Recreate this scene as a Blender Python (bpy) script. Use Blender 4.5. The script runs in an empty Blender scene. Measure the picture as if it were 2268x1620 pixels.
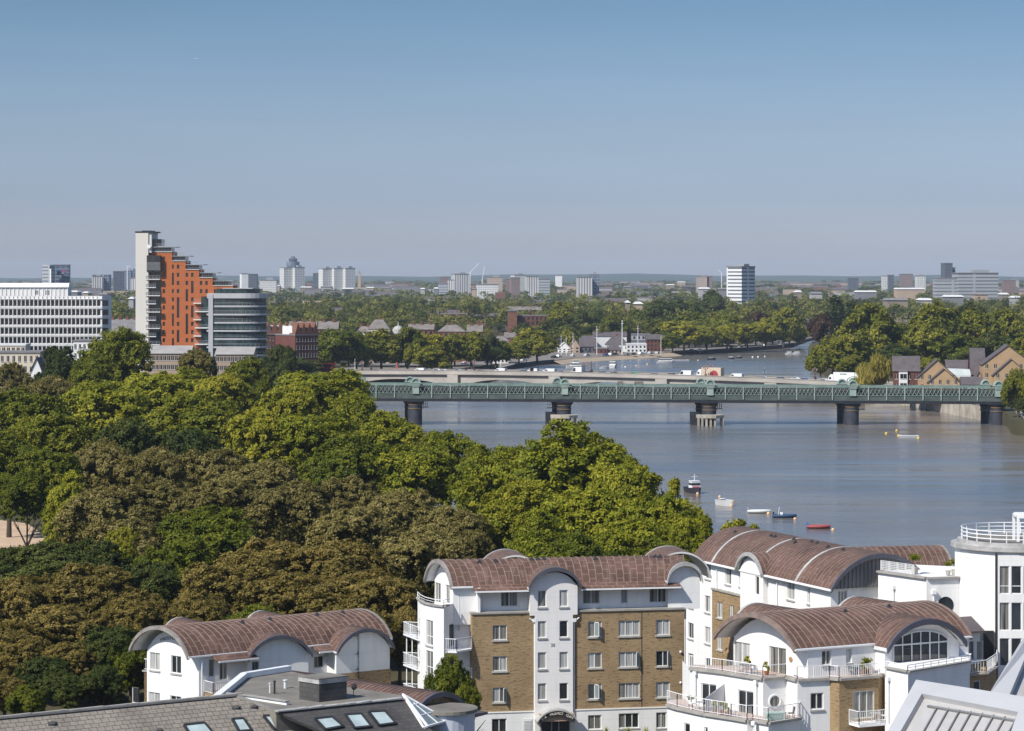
import bpy, math, random
import numpy as np
from mathutils import Vector, Matrix
R = math.radians
random.seed(7)
rng = np.random.default_rng(11)
SC = bpy.context.scene
COL = SC.collection

# ------------------------------------------------------------------ camera, world, sun, exposure
F, HX, HY, CH = 6000.0, 1134.0, 605.0, 45.0       # focal length and horizon in pixels of the 2268 wide photo, eye height
cam_d = bpy.data.cameras.new('camera')
cam = bpy.data.objects.new('camera', cam_d)
COL.objects.link(cam)
cam.location = (0, 0, CH)
cam.rotation_euler = (R(90), 0, 0)
cam_d.sensor_fit = 'HORIZONTAL'
cam_d.sensor_width = 36.0
cam_d.lens = 36.0 * F / 2268.0
cam_d.shift_y = -(810.0 - HY) / 2268.0
cam_d.clip_start = 1.0
cam_d.clip_end = 80000.0
SC.camera = cam
HAZE = 4.3e-5
SUN = Vector((-0.52, -0.48, 0.71)).normalized()   # towards the sun
W = bpy.data.worlds.new('World')
SC.world = W
W.use_nodes = True
wn, wl = W.node_tree.nodes, W.node_tree.links
wn.clear()
w_out = wn.new('ShaderNodeOutputWorld')
w_bg = wn.new('ShaderNodeBackground')
w_sky = wn.new('ShaderNodeTexSky')
w_sky.sky_type = 'NISHITA'
w_sky.sun_disc = False
w_sky.sun_elevation = math.asin(SUN.z)
w_sky.sun_rotation = math.atan2(SUN.x, SUN.y)
w_sky.air_density = 1.0
w_sky.dust_density = 1.0
w_sky.ozone_density = 2.0
w_tc = wn.new('ShaderNodeTexCoord')
w_sx = wn.new('ShaderNodeSeparateXYZ')
w_rp = wn.new('ShaderNodeValToRGB')
w_mx = wn.new('ShaderNodeMix')
w_mx.data_type = 'RGBA'
w_mx.blend_type = 'MULTIPLY'
w_mx.inputs[0].default_value = 1.0
w_no = wn.new('ShaderNodeTexNoise')               # thin high veil, far overhead
w_no.inputs['Scale'].default_value = 9.0
w_no.inputs['Detail'].default_value = 4.0
w_mp = wn.new('ShaderNodeMapping')
w_mp.inputs['Scale'].default_value = (1.0, 1.0, 7.0)
wl.new(w_tc.outputs['Generated'], w_sx.inputs[0])
wl.new(w_tc.outputs['Generated'], w_mp.inputs[0])
wl.new(w_mp.outputs[0], w_no.inputs['Vector'])
wl.new(w_sx.outputs['Z'], w_rp.inputs[0])
e = w_rp.color_ramp.elements
SKY_RAMP = [(0.0, (1.08, 1.09, 1.42)), (0.010, (0.91, 0.97, 1.36)), (0.026, (0.665, 0.77, 1.17)), (0.051, (0.60, 0.685, 0.96)), (0.10, (0.42, 0.545, 0.72)), (0.2, (0.52, 0.68, 0.9)), (0.4, (0.8, 0.95, 1.1))]
while len(e) < len(SKY_RAMP):
    e.new(0.5)
for el, (p, c) in zip(e, SKY_RAMP):
    el.position = p
    el.color = (*c, 1)
w_m2 = wn.new('ShaderNodeMix')
w_m2.data_type = 'RGBA'
w_m2.blend_type = 'MULTIPLY'
w_m2.inputs[0].default_value = 1.0
w_r2 = wn.new('ShaderNodeMapRange')
w_r2.inputs[1].default_value = 0.3
w_r2.inputs[2].default_value = 0.7
w_r2.inputs[3].default_value = 0.98
w_r2.inputs[4].default_value = 1.02
wl.new(w_no.outputs['Fac'], w_r2.inputs[0])
wl.new(w_sky.outputs[0], w_mx.inputs[6])
wl.new(w_rp.outputs[0], w_mx.inputs[7])
wl.new(w_mx.outputs[2], w_m2.inputs[6])
wl.new(w_r2.outputs[0], w_m2.inputs[7])
wl.new(w_m2.outputs[2], w_bg.inputs[0])
w_bg.inputs[1].default_value = 0.10
wl.new(w_bg.outputs[0], w_out.inputs[0])
sd = bpy.data.lights.new('sun', 'SUN')
sd.energy = 4.6
sd.angle = R(0.53)
sd.color = (1.0, 0.955, 0.88)
so = bpy.data.objects.new('sun', sd)
COL.objects.link(so)
so.rotation_euler = SUN.to_track_quat('Z', 'Y').to_euler()
so.location = SUN * 300
SC.view_settings.view_transform = 'Standard'
SC.view_settings.look = 'None'
SC.view_settings.exposure = 0.25
SC.view_settings.gamma = 1.0
SC.cycles.use_denoising = True
SC.cycles.max_bounces = 6
SC.cycles.diffuse_bounces = 3
SC.cycles.volume_bounces = 0
SC.cycles.transparent_max_bounces = 6
SC.cycles.caustics_reflective = False
SC.cycles.caustics_refractive = False


# ------------------------------------------------------------------ photo pixel -> place
def PY(px, py, Y):
    return Vector(((px - HX) / F * Y, Y, CH - (py - HY) / F * Y))


def PZ(px, py, z):
    Y = (CH - z) * F / (py - HY)
    return Vector(((px - HX) / F * Y, Y, z))


# ------------------------------------------------------------------ tagging and object helpers
ROOTM = {}


def tag(o, label=None, cat=None, group=None, kind=None):
    if label: o['label'] = label
    if cat: o['category'] = cat
    if group: o['group'] = group
    if kind: o['kind'] = kind
    return o


def thing(name, label, cat, loc=(0, 0, 0), rz=0.0, group=None):
    o = bpy.data.objects.new(name, None)
    COL.objects.link(o)
    o.empty_display_size = 0.5
    m = Matrix.Translation(Vector(loc)) @ Matrix.Rotation(rz, 4, 'Z')
    o.matrix_world = m
    o.location = loc
    o.rotation_euler = (0, 0, rz)
    ROOTM[o.name] = m
    return tag(o, label, cat, group)


def move(o, loc, rz=0.0, s=1.0):
    o.location = loc
    o.rotation_euler = (0, 0, rz)
    o.scale = (s, s, s) if not hasattr(s, '__len__') else s


def dup(root, loc, rz=0.0, s=1.0, label=None, group=None):
    r = root.copy()
    COL.objects.link(r)
    move(r, loc, rz, s)
    if label: r['label'] = label
    if group: r['group'] = group
    for ch in list(root.children):
        c = ch.copy()
        COL.objects.link(c)
        c.parent = r
        for g in list(ch.children):
            d = g.copy()
            COL.objects.link(d)
            d.parent = c
    return r


class MB:
    """collects faces in world space; build() links them as one mesh object"""
    def __init__(s):
        s.v, s.f, s.uv, s.m = [], [], [], []

    def face(s, pts, uv=None, mi=0):
        n = len(s.v)
        s.v.extend([Vector(p) for p in pts])
        s.f.append(tuple(range(n, n + len(pts))))
        s.uv.append(uv)
        s.m.append(mi)

    def hexa(s, p, mi=0):
        """8 points: bottom ring 0-3 (ccw from above), top ring 4-7"""
        for q in ((3, 2, 1, 0), (4, 5, 6, 7), (0, 1, 5, 4), (1, 2, 6, 5), (2, 3, 7, 6), (3, 0, 4, 7)):
            s.face([p[i] for i in q], None, mi)

    def box(s, c, d, rz=0.0, mi=0):
        """centre of base, (sx, sy, sz)"""
        c = Vector(c)
        M = Matrix.Rotation(rz, 3, 'Z')
        a, b, h = d[0] / 2, d[1] / 2, d[2]
        s.hexa([c + M @ Vector(q) for q in ((-a, -b, 0), (a, -b, 0), (a, b, 0), (-a, b, 0), (-a, -b, h), (a, -b, h), (a, b, h), (-a, b, h))], mi)

    def bar(s, a, b, w, h=None, mi=0, up=(0, 0, 1)):
        """square bar between two points"""
        a, b = Vector(a), Vector(b)
        h = h or w
        d = b - a
        if d.length < 1e-6: return
        d.normalize()
        u = Vector(up)
        if abs(d.dot(u)) > 0.95: u = Vector((0, 1, 0))
        x = d.cross(u).normalized() * w / 2
        y = x.cross(d).normalized() * h / 2
        s.hexa([a - x - y, a + x - y, b + x - y, b - x - y, a - x + y, a + x + y, b + x + y, b - x + y], mi)

    def tube(s, a, b, r0, r1=None, n=8, mi=0, caps=True):
        a, b = Vector(a), Vector(b)
        r1 = r0 if r1 is None else r1
        d = (b - a).normalized()
        u = Vector((0, 0, 1)) if abs(d.z) < 0.9 else Vector((1, 0, 0))
        x = d.cross(u).normalized()
        y = d.cross(x)
        A = [a + (x * math.cos(t) + y * math.sin(t)) * r0 for t in [2 * math.pi * i / n for i in range(n)]]
        B = [b + (x * math.cos(t) + y * math.sin(t)) * r1 for t in [2 * math.pi * i / n for i in range(n)]]
        for i in range(n):
            j = (i + 1) % n
            s.face([A[j], A[i], B[i], B[j]], None, mi)
        if caps:
            s.face(A, None, mi)
            s.face(B[::-1], None, mi)

    def prism(s, pts, z0, z1, mi=0, top=True, bottom=True):
        """plan polygon ccw from above"""
        n = len(pts)
        a = [Vector((p[0], p[1], z0)) for p in pts]
        b = [Vector((p[0], p[1], z1)) for p in pts]
        for i in range(n):
            j = (i + 1) % n
            s.face([a[i], a[j], b[j], b[i]], None, mi)
        if top: s.face(b, None, mi)
        if bottom: s.face(a[::-1], None, mi)

    def ball(s, c, r, n=8, sc=(1, 1, 1), mi=0):
        c = Vector(c)
        rows = max(3, n // 2)
        P = lambda i, j: c + Vector((math.sin(math.pi * i / rows) * math.cos(2 * math.pi * j / n) * sc[0], math.sin(math.pi * i / rows) * math.sin(2 * math.pi * j / n) * sc[1], math.cos(math.pi * i / rows) * sc[2])) * r
        for i in range(rows):
            for j in range(n):
                q = [P(i, j), P(i + 1, j), P(i + 1, j + 1), P(i, j + 1)]
                if i == 0: q = q[:3]
                elif i == rows - 1: q = [q[0], q[1], q[3]]
                s.face(q, None, mi)

    def build(s, name, mats, parent=None, smooth=False, label=None):
        me = bpy.data.meshes.new(name)
        inv = None
        if parent is not None:
            key = parent.name
            if key in ROOTM: inv = ROOTM[key].inverted()
        vs = [tuple(inv @ v) if inv is not None else tuple(v) for v in s.v]
        me.from_pydata(vs, [], s.f)
        if not isinstance(mats, (list, tuple)): mats = [mats]
        for m in mats: me.materials.append(m)
        if len(mats) > 1: me.polygons.foreach_set('material_index', s.m)
        uvl = me.uv_layers.new(name='UVMap')
        arr = np.zeros((len(me.loops), 2), np.float32)
        k = 0
        Z = Vector((0, 0, 1))
        for fi, f in enumerate(s.f):
            if s.uv[fi] is not None:
                for q in s.uv[fi]:
                    arr[k] = q
                    k += 1
                continue
            p = [s.v[i] for i in f]
            nn = (p[1] - p[0]).cross(p[2] - p[0])
            if len(p) > 3 and nn.length < 1e-9: nn = (p[2] - p[0]).cross(p[3] - p[0])
            if nn.length < 1e-12: nn = Z.copy()
            nn.normalize()
            t = Z.cross(nn)
            if t.length < 0.05: t = Vector((1, 0, 0))
            t.normalize()
            b = nn.cross(t)
            for q in p:
                arr[k] = (q.dot(t), q.dot(b))
                k += 1
        uvl.data.foreach_set('uv', arr.ravel())
        if smooth: me.polygons.foreach_set('use_smooth', [True] * len(me.polygons))
        me.update()
        o = bpy.data.objects.new(name, me)
        COL.objects.link(o)
        if parent is not None:
            o.parent = parent
            if parent.name in ROOTM: ROOTM[o.name] = ROOTM[parent.name]
        if label: o['label'] = label
        return o


def structure(o):
    o['kind'] = 'structure'
    return o


def np_mesh(name, V, Fq, mat, tint=None):
    """quads from numpy arrays"""
    me = bpy.data.meshes.new(name)
    me.vertices.add(len(V))
    me.vertices.foreach_set('co', np.ascontiguousarray(V, np.float32).ravel())
    n = len(Fq)
    k = Fq.shape[1]
    me.loops.add(n * k)
    me.loops.foreach_set('vertex_index', np.ascontiguousarray(Fq, np.int32).ravel())
    me.polygons.add(n)
    me.polygons.foreach_set('loop_start', np.arange(0, n * k, k, dtype=np.int32))
    me.update(calc_edges=True)
    if tint is not None:
        a = me.attributes.new('tint', 'FLOAT', 'POINT')
        a.data.foreach_set('value', np.ascontiguousarray(tint, np.float32))
    me.materials.append(mat)
    return me


# ------------------------------------------------------------------ materials
MATS = {}


def new_mat(name):
    m = bpy.data.materials.new(name)
    m.use_nodes = True
    nt = m.node_tree
    b = nt.nodes['Principled BSDF']
    MATS[name] = m
    return m, nt, b


def inp(b, k, v):
    if k in b.inputs: b.inputs[k].default_value = v


def math_node(nt, op, a, b=None, c=None):
    n = nt.nodes.new('ShaderNodeMath')
    n.operation = op
    for i, x in enumerate((a, b, c)):
        if x is None: continue
        if hasattr(x, 'is_output'): nt.links.new(x, n.inputs[i])
        else: n.inputs[i].default_value = x
    return n.outputs[0]


def mixc(nt, f, a, b, mode='MIX'):
    n = nt.nodes.new('ShaderNodeMix')
    n.data_type = 'RGBA'
    n.blend_type = mode
    for i, x in ((0, f), (6, a), (7, b)):
        if hasattr(x, 'is_output'): nt.links.new(x, n.inputs[i])
        elif i == 0: n.inputs[0].default_value = x
        else: n.inputs[i].default_value = (*x, 1) if len(x) == 3 else x
    return n.outputs[2]


def noise_n(nt, scale, stretch=(1, 1, 1), detail=4.0, coord='Object', rough=0.55):
    tc = nt.nodes.new('ShaderNodeTexCoord')
    mp = nt.nodes.new('ShaderNodeMapping')
    mp.inputs['Scale'].default_value = stretch
    nt.links.new(tc.outputs[coord], mp.inputs[0])
    n = nt.nodes.new('ShaderNodeTexNoise')
    n.inputs['Scale'].default_value = scale
    n.inputs['Detail'].default_value = detail
    n.inputs['Roughness'].default_value = rough
    nt.links.new(mp.outputs[0], n.inputs['Vector'])
    return n.outputs['Fac']


def rng_n(nt, x, a, b, c=0.0, d=1.0):
    n = nt.nodes.new('ShaderNodeMapRange')
    nt.links.new(x, n.inputs[0])
    for i, q in enumerate((a, b, c, d)): n.inputs[i + 1].default_value = q
    return n.outputs[0]


def bump_n(nt, b, h, dist, strength=0.5):
    n = nt.nodes.new('ShaderNodeBump')
    n.inputs['Distance'].default_value = dist
    n.inputs['Strength'].default_value = strength
    nt.links.new(h, n.inputs['Height'])
    nt.links.new(n.outputs[0], b.inputs['Normal'])


def plain(name, col, rough=0.6, var=0.12, scale=0.7, metal=0.0, spec=0.3, stretch=(1, 1, 1), bump=0.0, col2=None):
    """base colour with an uneven, mottled second tone"""
    m, nt, b = new_mat(name)
    c2 = col2 or tuple(x * (1 - var) for x in col)
    c1 = tuple(min(1, x * (1 + var * 0.5)) for x in col) if col2 is None else col
    f = noise_n(nt, scale, stretch)
    f2 = rng_n(nt, f, 0.35, 0.68)
    nt.links.new(mixc(nt, f2, c1, c2), b.inputs['Base Color'])
    inp(b, 'Roughness', rough)
    inp(b, 'Metallic', metal)
    inp(b, 'Specular IOR Level', spec)
    if bump: bump_n(nt, b, f, bump)
    return m


def bricky(name, c1, c2, mortar, bw, bh, ms=0.012, var=0.6, rough=0.85, clump=None, bump=0.01, offset=0.5, streak=None, dirt=0.25, dscale=0.35):
    m, nt, b = new_mat(name)
    tc = nt.nodes.new('ShaderNodeTexCoord')
    br = nt.nodes.new('ShaderNodeTexBrick')
    br.offset = offset
    br.inputs['Scale'].default_value = 1.0
    br.inputs['Brick Width'].default_value = bw
    br.inputs['Row Height'].default_value = bh
    br.inputs['Mortar Size'].default_value = ms
    br.inputs['Color1'].default_value = (*c1, 1)
    br.inputs['Color2'].default_value = (*c2, 1)
    br.inputs['Mortar'].default_value = (*mortar, 1)
    br.inputs['Bias'].default_value = 0.0
    nt.links.new(tc.outputs['UV'], br.inputs['Vector'])
    col = br.outputs['Color']
    if clump:
        mp = nt.nodes.new('ShaderNodeMapping')
        mp.inputs['Scale'].default_value = (1.0, 5.0, 1)
        nt.links.new(tc.outputs['UV'], mp.inputs[0])
        n = nt.nodes.new('ShaderNodeTexNoise')
        n.inputs['Scale'].default_value = 1.6
        n.inputs['Detail'].default_value = 5
        n.inputs['Roughness'].default_value = 0.7
        nt.links.new(mp.outputs[0], n.inputs['Vector'])
        col = mixc(nt, rng_n(nt, n.outputs['Fac'], 0.53, 0.64), col, clump)
    if streak:
        for sc_, th_, k_ in (((0.35, 2.4, 1), 0.52, 0.75), ((3.0, 3.0, 1), 0.60, 0.55)):
            mp2 = nt.nodes.new('ShaderNodeMapping')
            mp2.inputs['Scale'].default_value = sc_
            nt.links.new(tc.outputs['UV'], mp2.inputs[0])
            n3 = nt.nodes.new('ShaderNodeTexNoise')
            n3.inputs['Scale'].default_value = 1.0
            n3.inputs['Detail'].default_value = 6
            n3.inputs['Roughness'].default_value = 0.7
            nt.links.new(mp2.outputs[0], n3.inputs['Vector'])
            col = mixc(nt, rng_n(nt, n3.outputs['Fac'], th_, th_ + 0.16, 0.0, k_), col, streak)
    n2 = nt.nodes.new('ShaderNodeTexNoise')
    n2.inputs['Scale'].default_value = dscale
    n2.inputs['Detail'].default_value = 5
    nt.links.new(tc.outputs['UV'], n2.inputs['Vector'])
    g = rng_n(nt, n2.outputs['Fac'], 0.3, 0.7, 1 - dirt, 1 + dirt * 0.6)
    cm = nt.nodes.new('ShaderNodeCombineColor')
    for i in range(3): nt.links.new(g, cm.inputs[i])
    col = mixc(nt, 1.0, col, cm.outputs[0], 'MULTIPLY')
    nt.links.new(col, b.inputs['Base Color'])
    inp(b, 'Roughness', rough)
    inp(b, 'Specular IOR Level', 0.2)
    if bump: bump_n(nt, b, math_node(nt, 'SUBTRACT', 1.0, br.outputs['Fac']), bump)
    return m


def leafy(name, c_dark, c_mid, c_light, trans=0.36, rough=0.5):
    m, nt, b = new_mat(name)
    at = nt.nodes.new('ShaderNodeAttribute')
    at.attribute_name = 'tint'
    oi = nt.nodes.new('ShaderNodeObjectInfo')
    rp = nt.nodes.new('ShaderNodeValToRGB')
    e = rp.color_ramp.elements
    e.new(0.5)
    for el, p, c in zip(e, (0.05, 0.5, 0.95), (c_dark, c_mid, c_light)):
        el.position = p
        el.color = (*c, 1)
    t = math_node(nt, 'ADD', at.outputs['Fac'], math_node(nt, 'MULTIPLY', math_node(nt, 'SUBTRACT', oi.outputs['Random'], 0.5), 0.3))
    nt.links.new(t, rp.inputs[0])
    nt.links.new(rp.outputs[0], b.inputs['Base Color'])
    inp(b, 'Roughness', rough)
    inp(b, 'Specular IOR Level', 0.12)
    tr = nt.nodes.new('ShaderNodeBsdfTranslucent')
    nt.links.new(mixc(nt, 1.0, rp.outputs[0], (1.25, 1.2, 0.6), 'MULTIPLY'), tr.inputs[0])
    mx = nt.nodes.new('ShaderNodeMixShader')
    mx.inputs[0].default_value = trans
    nt.links.new(b.outputs[0], mx.inputs[1])
    nt.links.new(tr.outputs[0], mx.inputs[2])
    nt.links.new(mx.outputs[0], nt.nodes['Material Output'].inputs[0])
    return m


def glassy(name, col, rough=0.06, spec=0.6, var=0.5, st=(1, 1, 0.4)):
    m, nt, b = new_mat(name)
    oi = nt.nodes.new('ShaderNodeObjectInfo')
    f = noise_n(nt, 0.8, st)
    c = mixc(nt, rng_n(nt, f, 0.35, 0.65), tuple(x * (1 - var) for x in col), tuple(x * (1 + var) for x in col))
    nt.links.new(c, b.inputs['Base Color'])
    inp(b, 'Roughness', rough)
    inp(b, 'Specular IOR Level', spec)
    return m


white = plain('white_render', (0.80, 0.79, 0.77), 0.7, 0.05, 0.35, stretch=(1, 1, 0.35))
def rendered(name, col, jz=1.375):
    m, nt, b = new_mat(name)
    f = noise_n(nt, 1.6, (1, 1, 0.12), 5.0, rough=0.65)
    f2 = noise_n(nt, 0.25, (1, 1, 0.6), 4.0)
    c = mixc(nt, rng_n(nt, f, 0.45, 0.75, 0.0, 0.55), col, tuple(x * k for x, k in zip(col, (0.80, 0.79, 0.76))))
    c = mixc(nt, rng_n(nt, f2, 0.5, 0.75, 0.0, 0.4), c, tuple(x * 0.86 for x in col))
    tc = nt.nodes.new('ShaderNodeTexCoord')
    sx = nt.nodes.new('ShaderNodeSeparateXYZ')
    nt.links.new(tc.outputs['Object'], sx.inputs[0])
    fr = math_node(nt, 'FRACT', math_node(nt, 'DIVIDE', sx.outputs['Z'], jz))
    ln = math_node(nt, 'LESS_THAN', fr, 0.022)
    c = mixc(nt, math_node(nt, 'MULTIPLY', ln, 0.3), c, tuple(x * 0.5 for x in col))
    nt.links.new(c, b.inputs['Base Color'])
    inp(b, 'Roughness', 0.75)
    inp(b, 'Specular IOR Level', 0.25)
    return m


white = rendered('white_render_wall', (0.80, 0.79, 0.77))
white_bay = rendered('warm_white_render', (0.77, 0.745, 0.72))
white_paint = plain('white_paint', (0.80, 0.80, 0.80), 0.4, 0.05, 1.0)
offwhite = plain('off_white', (0.66, 0.66, 0.65), 0.6, 0.10, 0.5)
frame_w = plain('white_frame', (0.70, 0.70, 0.68), 0.4, 0.06, 2.0)
sill_m = plain('grey_sill', (0.42, 0.41, 0.38), 0.7, 0.15, 2.0)
stone_cap = plain('stone_coping', (0.34, 0.32, 0.29), 0.8, 0.2, 1.2)
brick_y = bricky('stock_brick', (0.385, 0.255, 0.125), (0.29, 0.188, 0.09), (0.34, 0.26, 0.165), 0.225, 0.075, clump=(0.13, 0.088, 0.052), dirt=0.2)
brick_r = bricky('red_brick', (0.21, 0.085, 0.055), (0.165, 0.07, 0.047), (0.2, 0.13, 0.09), 0.45, 0.15, dirt=0.2)
brick_o = bricky('orange_brick', (0.47, 0.135, 0.045), (0.42, 0.12, 0.04), (0.44, 0.16, 0.07), 0.45, 0.15, dirt=0.08)
brick_p = bricky('pale_brick', (0.43, 0.285, 0.16), (0.375, 0.25, 0.135), (0.41, 0.31, 0.2), 0.45, 0.15, dirt=0.1)
brick_d = bricky('dark_red_brick', (0.16, 0.055, 0.045), (0.13, 0.05, 0.04), (0.14, 0.08, 0.06), 0.45, 0.15, dirt=0.2)
copper = bricky('aged_copper_roof', (0.15, 0.084, 0.063), (0.113, 0.065, 0.05), (0.215, 0.158, 0.132), 1.15, 0.62, ms=0.03, clump=None, bump=0.0, offset=0.5, dirt=0.4, rough=0.7, streak=(0.24, 0.155, 0.115))
copper_b = bricky('spotted_copper_roof', (0.15, 0.084, 0.063), (0.113, 0.065, 0.05), (0.285, 0.20, 0.16), 0.95, 0.62, ms=0.028, clump=None, bump=0.0, offset=0.5, dirt=0.4, rough=0.7, streak=(0.27, 0.18, 0.14))
copper_rib = plain('copper_seam', (0.235, 0.175, 0.15), 0.6, 0.3, 1.5)
lead = plain('lead_flashing', (0.40, 0.39, 0.375), 0.55, 0.25, 1.5)
edge_m = plain('weathered_roof_edge', (0.27, 0.245, 0.225), 0.6, 0.25, 1.5)
fascia_d = plain('slate_blue_fascia', (0.085, 0.085, 0.105), 0.5, 0.15, 1.0)
zinc = plain('zinc_cladding', (0.17, 0.165, 0.165), 0.45, 0.2, 0.8, stretch=(1, 1, 0.3))
slate = bricky('weathered_slate', (0.295, 0.26, 0.215), (0.25, 0.22, 0.185), (0.08, 0.07, 0.06), 0.62, 0.42, ms=0.022, clump=(0.16, 0.145, 0.13), bump=0.02, dirt=0.22)
slate_d = bricky('dark_slate', (0.095, 0.09, 0.086), (0.078, 0.074, 0.072), (0.05, 0.048, 0.046), 0.6, 0.36, ms=0.015, bump=0.015, dirt=0.3)
slate_p = bricky('purple_slate', (0.125, 0.105, 0.11), (0.105, 0.09, 0.095), (0.08, 0.068, 0.072), 0.6, 0.4, ms=0.02, dirt=0.2)
felt = plain('roof_felt', (0.19, 0.175, 0.15), 0.9, 0.25, 0.5, bump=0.01)
dark_m = plain('dark_metal', (0.035, 0.036, 0.04), 0.5, 0.2, 1.0)
grey_m = plain('grey_metal', (0.30, 0.31, 0.32), 0.4, 0.1, 1.0)
light_m = plain('pale_aluminium', (0.44, 0.44, 0.445), 0.5, 0.05, 0.5)
glass_d = glassy('dark_glass', (0.025, 0.028, 0.032))
glass_c = glassy('curtained_glass', (0.16, 0.155, 0.14), var=0.85, st=(6, 6, 0.15))
glass_l = glassy('net_curtain_glass', (0.38, 0.38, 0.37), var=0.4, st=(8, 8, 0.2))
glass_s = glassy('sky_glass', (0.20, 0.24, 0.25), rough=0.03, var=0.15)
glass_g = glassy('green_glass', (0.022, 0.045, 0.046), var=0.6)
GL = [glass_d, glass_l, glass_c, glass_l, glass_c]
terracotta = plain('terracotta', (0.27, 0.12, 0.07), 0.8)
deck_m = plain('pink_paving', (0.42, 0.32, 0.27), 0.85, 0.15, 1.5)
bridge_g = plain('pale_green_paint', (0.19, 0.26, 0.22), 0.55, 0.25, 0.35)
bridge_l = plain('light_green_paint', (0.32, 0.40, 0.345), 0.55, 0.15, 0.5)
bridge_d = plain('girder_green', (0.088, 0.105, 0.096), 0.65, 0.35, 0.25, stretch=(1, 1, 2))
iron_d = plain('dark_iron', (0.026, 0.028, 0.036), 0.7, 0.3, 0.6)
iron_p = plain('blue_black_iron', (0.045, 0.048, 0.062), 0.6, 0.3, 0.5)
granite = bricky('pale_granite', (0.40, 0.365, 0.33), (0.36, 0.33, 0.295), (0.29, 0.26, 0.235), 1.6, 0.7, ms=0.03, dirt=0.2, dscale=0.1)
concrete = plain('weathered_concrete', (0.40, 0.36, 0.295), 0.9, 0.35, 0.4, stretch=(1, 1, 0.6))
asphalt = plain('asphalt', (0.075, 0.072, 0.07), 0.9, 0.2, 0.3)
bark = plain('bark', (0.075, 0.058, 0.042), 0.9, 0.35, 2.0, stretch=(1, 1, 0.3), bump=0.03)
L_plane = leafy('plane_leaves', (0.095, 0.12, 0.010), (0.225, 0.238, 0.018), (0.395, 0.37, 0.038))
L_yell = leafy('yellowing_leaves', (0.13, 0.145, 0.012), (0.265, 0.26, 0.022), (0.42, 0.375, 0.045))
L_green = leafy('green_leaves', (0.065, 0.09, 0.01), (0.145, 0.165, 0.014), (0.27, 0.26, 0.028))
L_dark = leafy('dark_leaves', (0.036, 0.054, 0.014), (0.072, 0.093, 0.02), (0.14, 0.15, 0.032))
L_olive = leafy('olive_leaves', (0.105, 0.094, 0.026), (0.215, 0.182, 0.055), (0.36, 0.3, 0.115))
L_brown = leafy('browning_leaves', (0.10, 0.082, 0.02), (0.215, 0.17, 0.044), (0.36, 0.265, 0.08))
L_mid = leafy('mid_leaves', (0.08, 0.1, 0.012), (0.19, 0.195, 0.02), (0.34, 0.31, 0.04))
L_far = leafy('far_leaves', (0.05, 0.065, 0.014), (0.115, 0.13, 0.022), (0.22, 0.21, 0.045))
L_red = leafy('copper_beech_leaves', (0.035, 0.02, 0.015), (0.085, 0.045, 0.03), (0.14, 0.08, 0.05))
L_willow = leafy('willow_leaves', (0.14, 0.125, 0.02), (0.28, 0.24, 0.045), (0.42, 0.35, 0.09))
# ------------------------------------------------------------------ trees
def unit(v):
    return v / np.maximum(np.linalg.norm(v, axis=-1, keepdims=True), 1e-9)


def crown_np(seed, r, h, lobes, clumps, leaves, leaf, lobe_r=0.42, clump_r=0.17, droop=False, core=True, cone=0.0):
    """leaf quads spread through a lobed crown; z from 0 to h, radius r"""
    g = np.random.default_rng(seed)
    # lobes
    d = unit(g.normal(size=(lobes, 3)))
    d[:, 2] = np.where(d[:, 2] < -0.45, -d[:, 2], d[:, 2])
    rad = g.uniform(0.45, 0.72, (lobes, 1))
    Lc = d * rad
    Lc[0] = (0, 0, 0.45)
    Lr = g.uniform(lobe_r * 0.75, lobe_r * 1.15, lobes)
    # clumps on the lobes
    li = g.integers(0, lobes, clumps)
    cd = unit(g.normal(size=(clumps, 3)) + Lc[li] * 1.6 + np.array([0, 0, 0.35]))
    Cc = Lc[li] + cd * Lr[li][:, None] * g.uniform(0.7, 1.05, (clumps, 1))
    Cr = g.uniform(clump_r * 0.6, clump_r * 1.3, clumps)
    ct = g.normal(0, 0.15, clumps) + g.normal(0, 0.08, lobes)[li]
    n = clumps * leaves
    ci = np.repeat(np.arange(clumps), leaves)
    ld = unit(g.normal(size=(n, 3)) + cd[ci] * 0.9)
    P = Cc[ci] + (g.normal(size=(n, 3)) * 0.5 + ld * 0.4) * Cr[ci][:, None] * np.array([1.15, 1.15, 0.85])
    N = unit(ld * 0.35 + cd[ci] * 0.5 + g.normal(size=(n, 3)) * 0.45 + np.array([0, 0, 0.4]))
    T = 0.5 + ct[ci] + g.normal(0, 0.11, n)
    S = leaf * g.uniform(0.65, 1.35, n)
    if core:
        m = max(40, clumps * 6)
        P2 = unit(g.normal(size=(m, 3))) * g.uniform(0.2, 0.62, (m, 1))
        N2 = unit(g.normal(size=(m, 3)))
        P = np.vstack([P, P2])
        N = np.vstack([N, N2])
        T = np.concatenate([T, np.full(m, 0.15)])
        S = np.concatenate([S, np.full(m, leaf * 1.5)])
    if cone:
        k = 1 - cone * (P[:, 2:3] + 1) / 2
        P[:, :2] *= k
    P = P * np.array([r, r, h / 2]) + np.array([0, 0, h / 2])
    a = unit(np.cross(N, g.normal(size=P.shape)))
    b = np.cross(N, a)
    if droop:
        a = unit(np.array([0, 0, -1.0]) + g.normal(size=P.shape) * 0.25)
        b = unit(np.cross(a, g.normal(size=P.shape)))
        S1, S2 = S * 2.6, S * 0.5
    else:
        S1, S2 = S * 0.62, S * 0.45
    q0 = P - a * S1[:, None]
    q1 = P + b * S2[:, None] + a * (S1 * 0.1)[:, None]
    q2 = P + a * S1[:, None]
    q3 = P - b * S2[:, None] + a * (S1 * 0.1)[:, None]
    V = np.stack([q0, q1, q2, q3], 1).reshape(-1, 3)
    Q = np.arange(len(V)).reshape(-1, 4)
    return V, Q, np.repeat(np.clip(T, 0, 1), 4)


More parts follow.
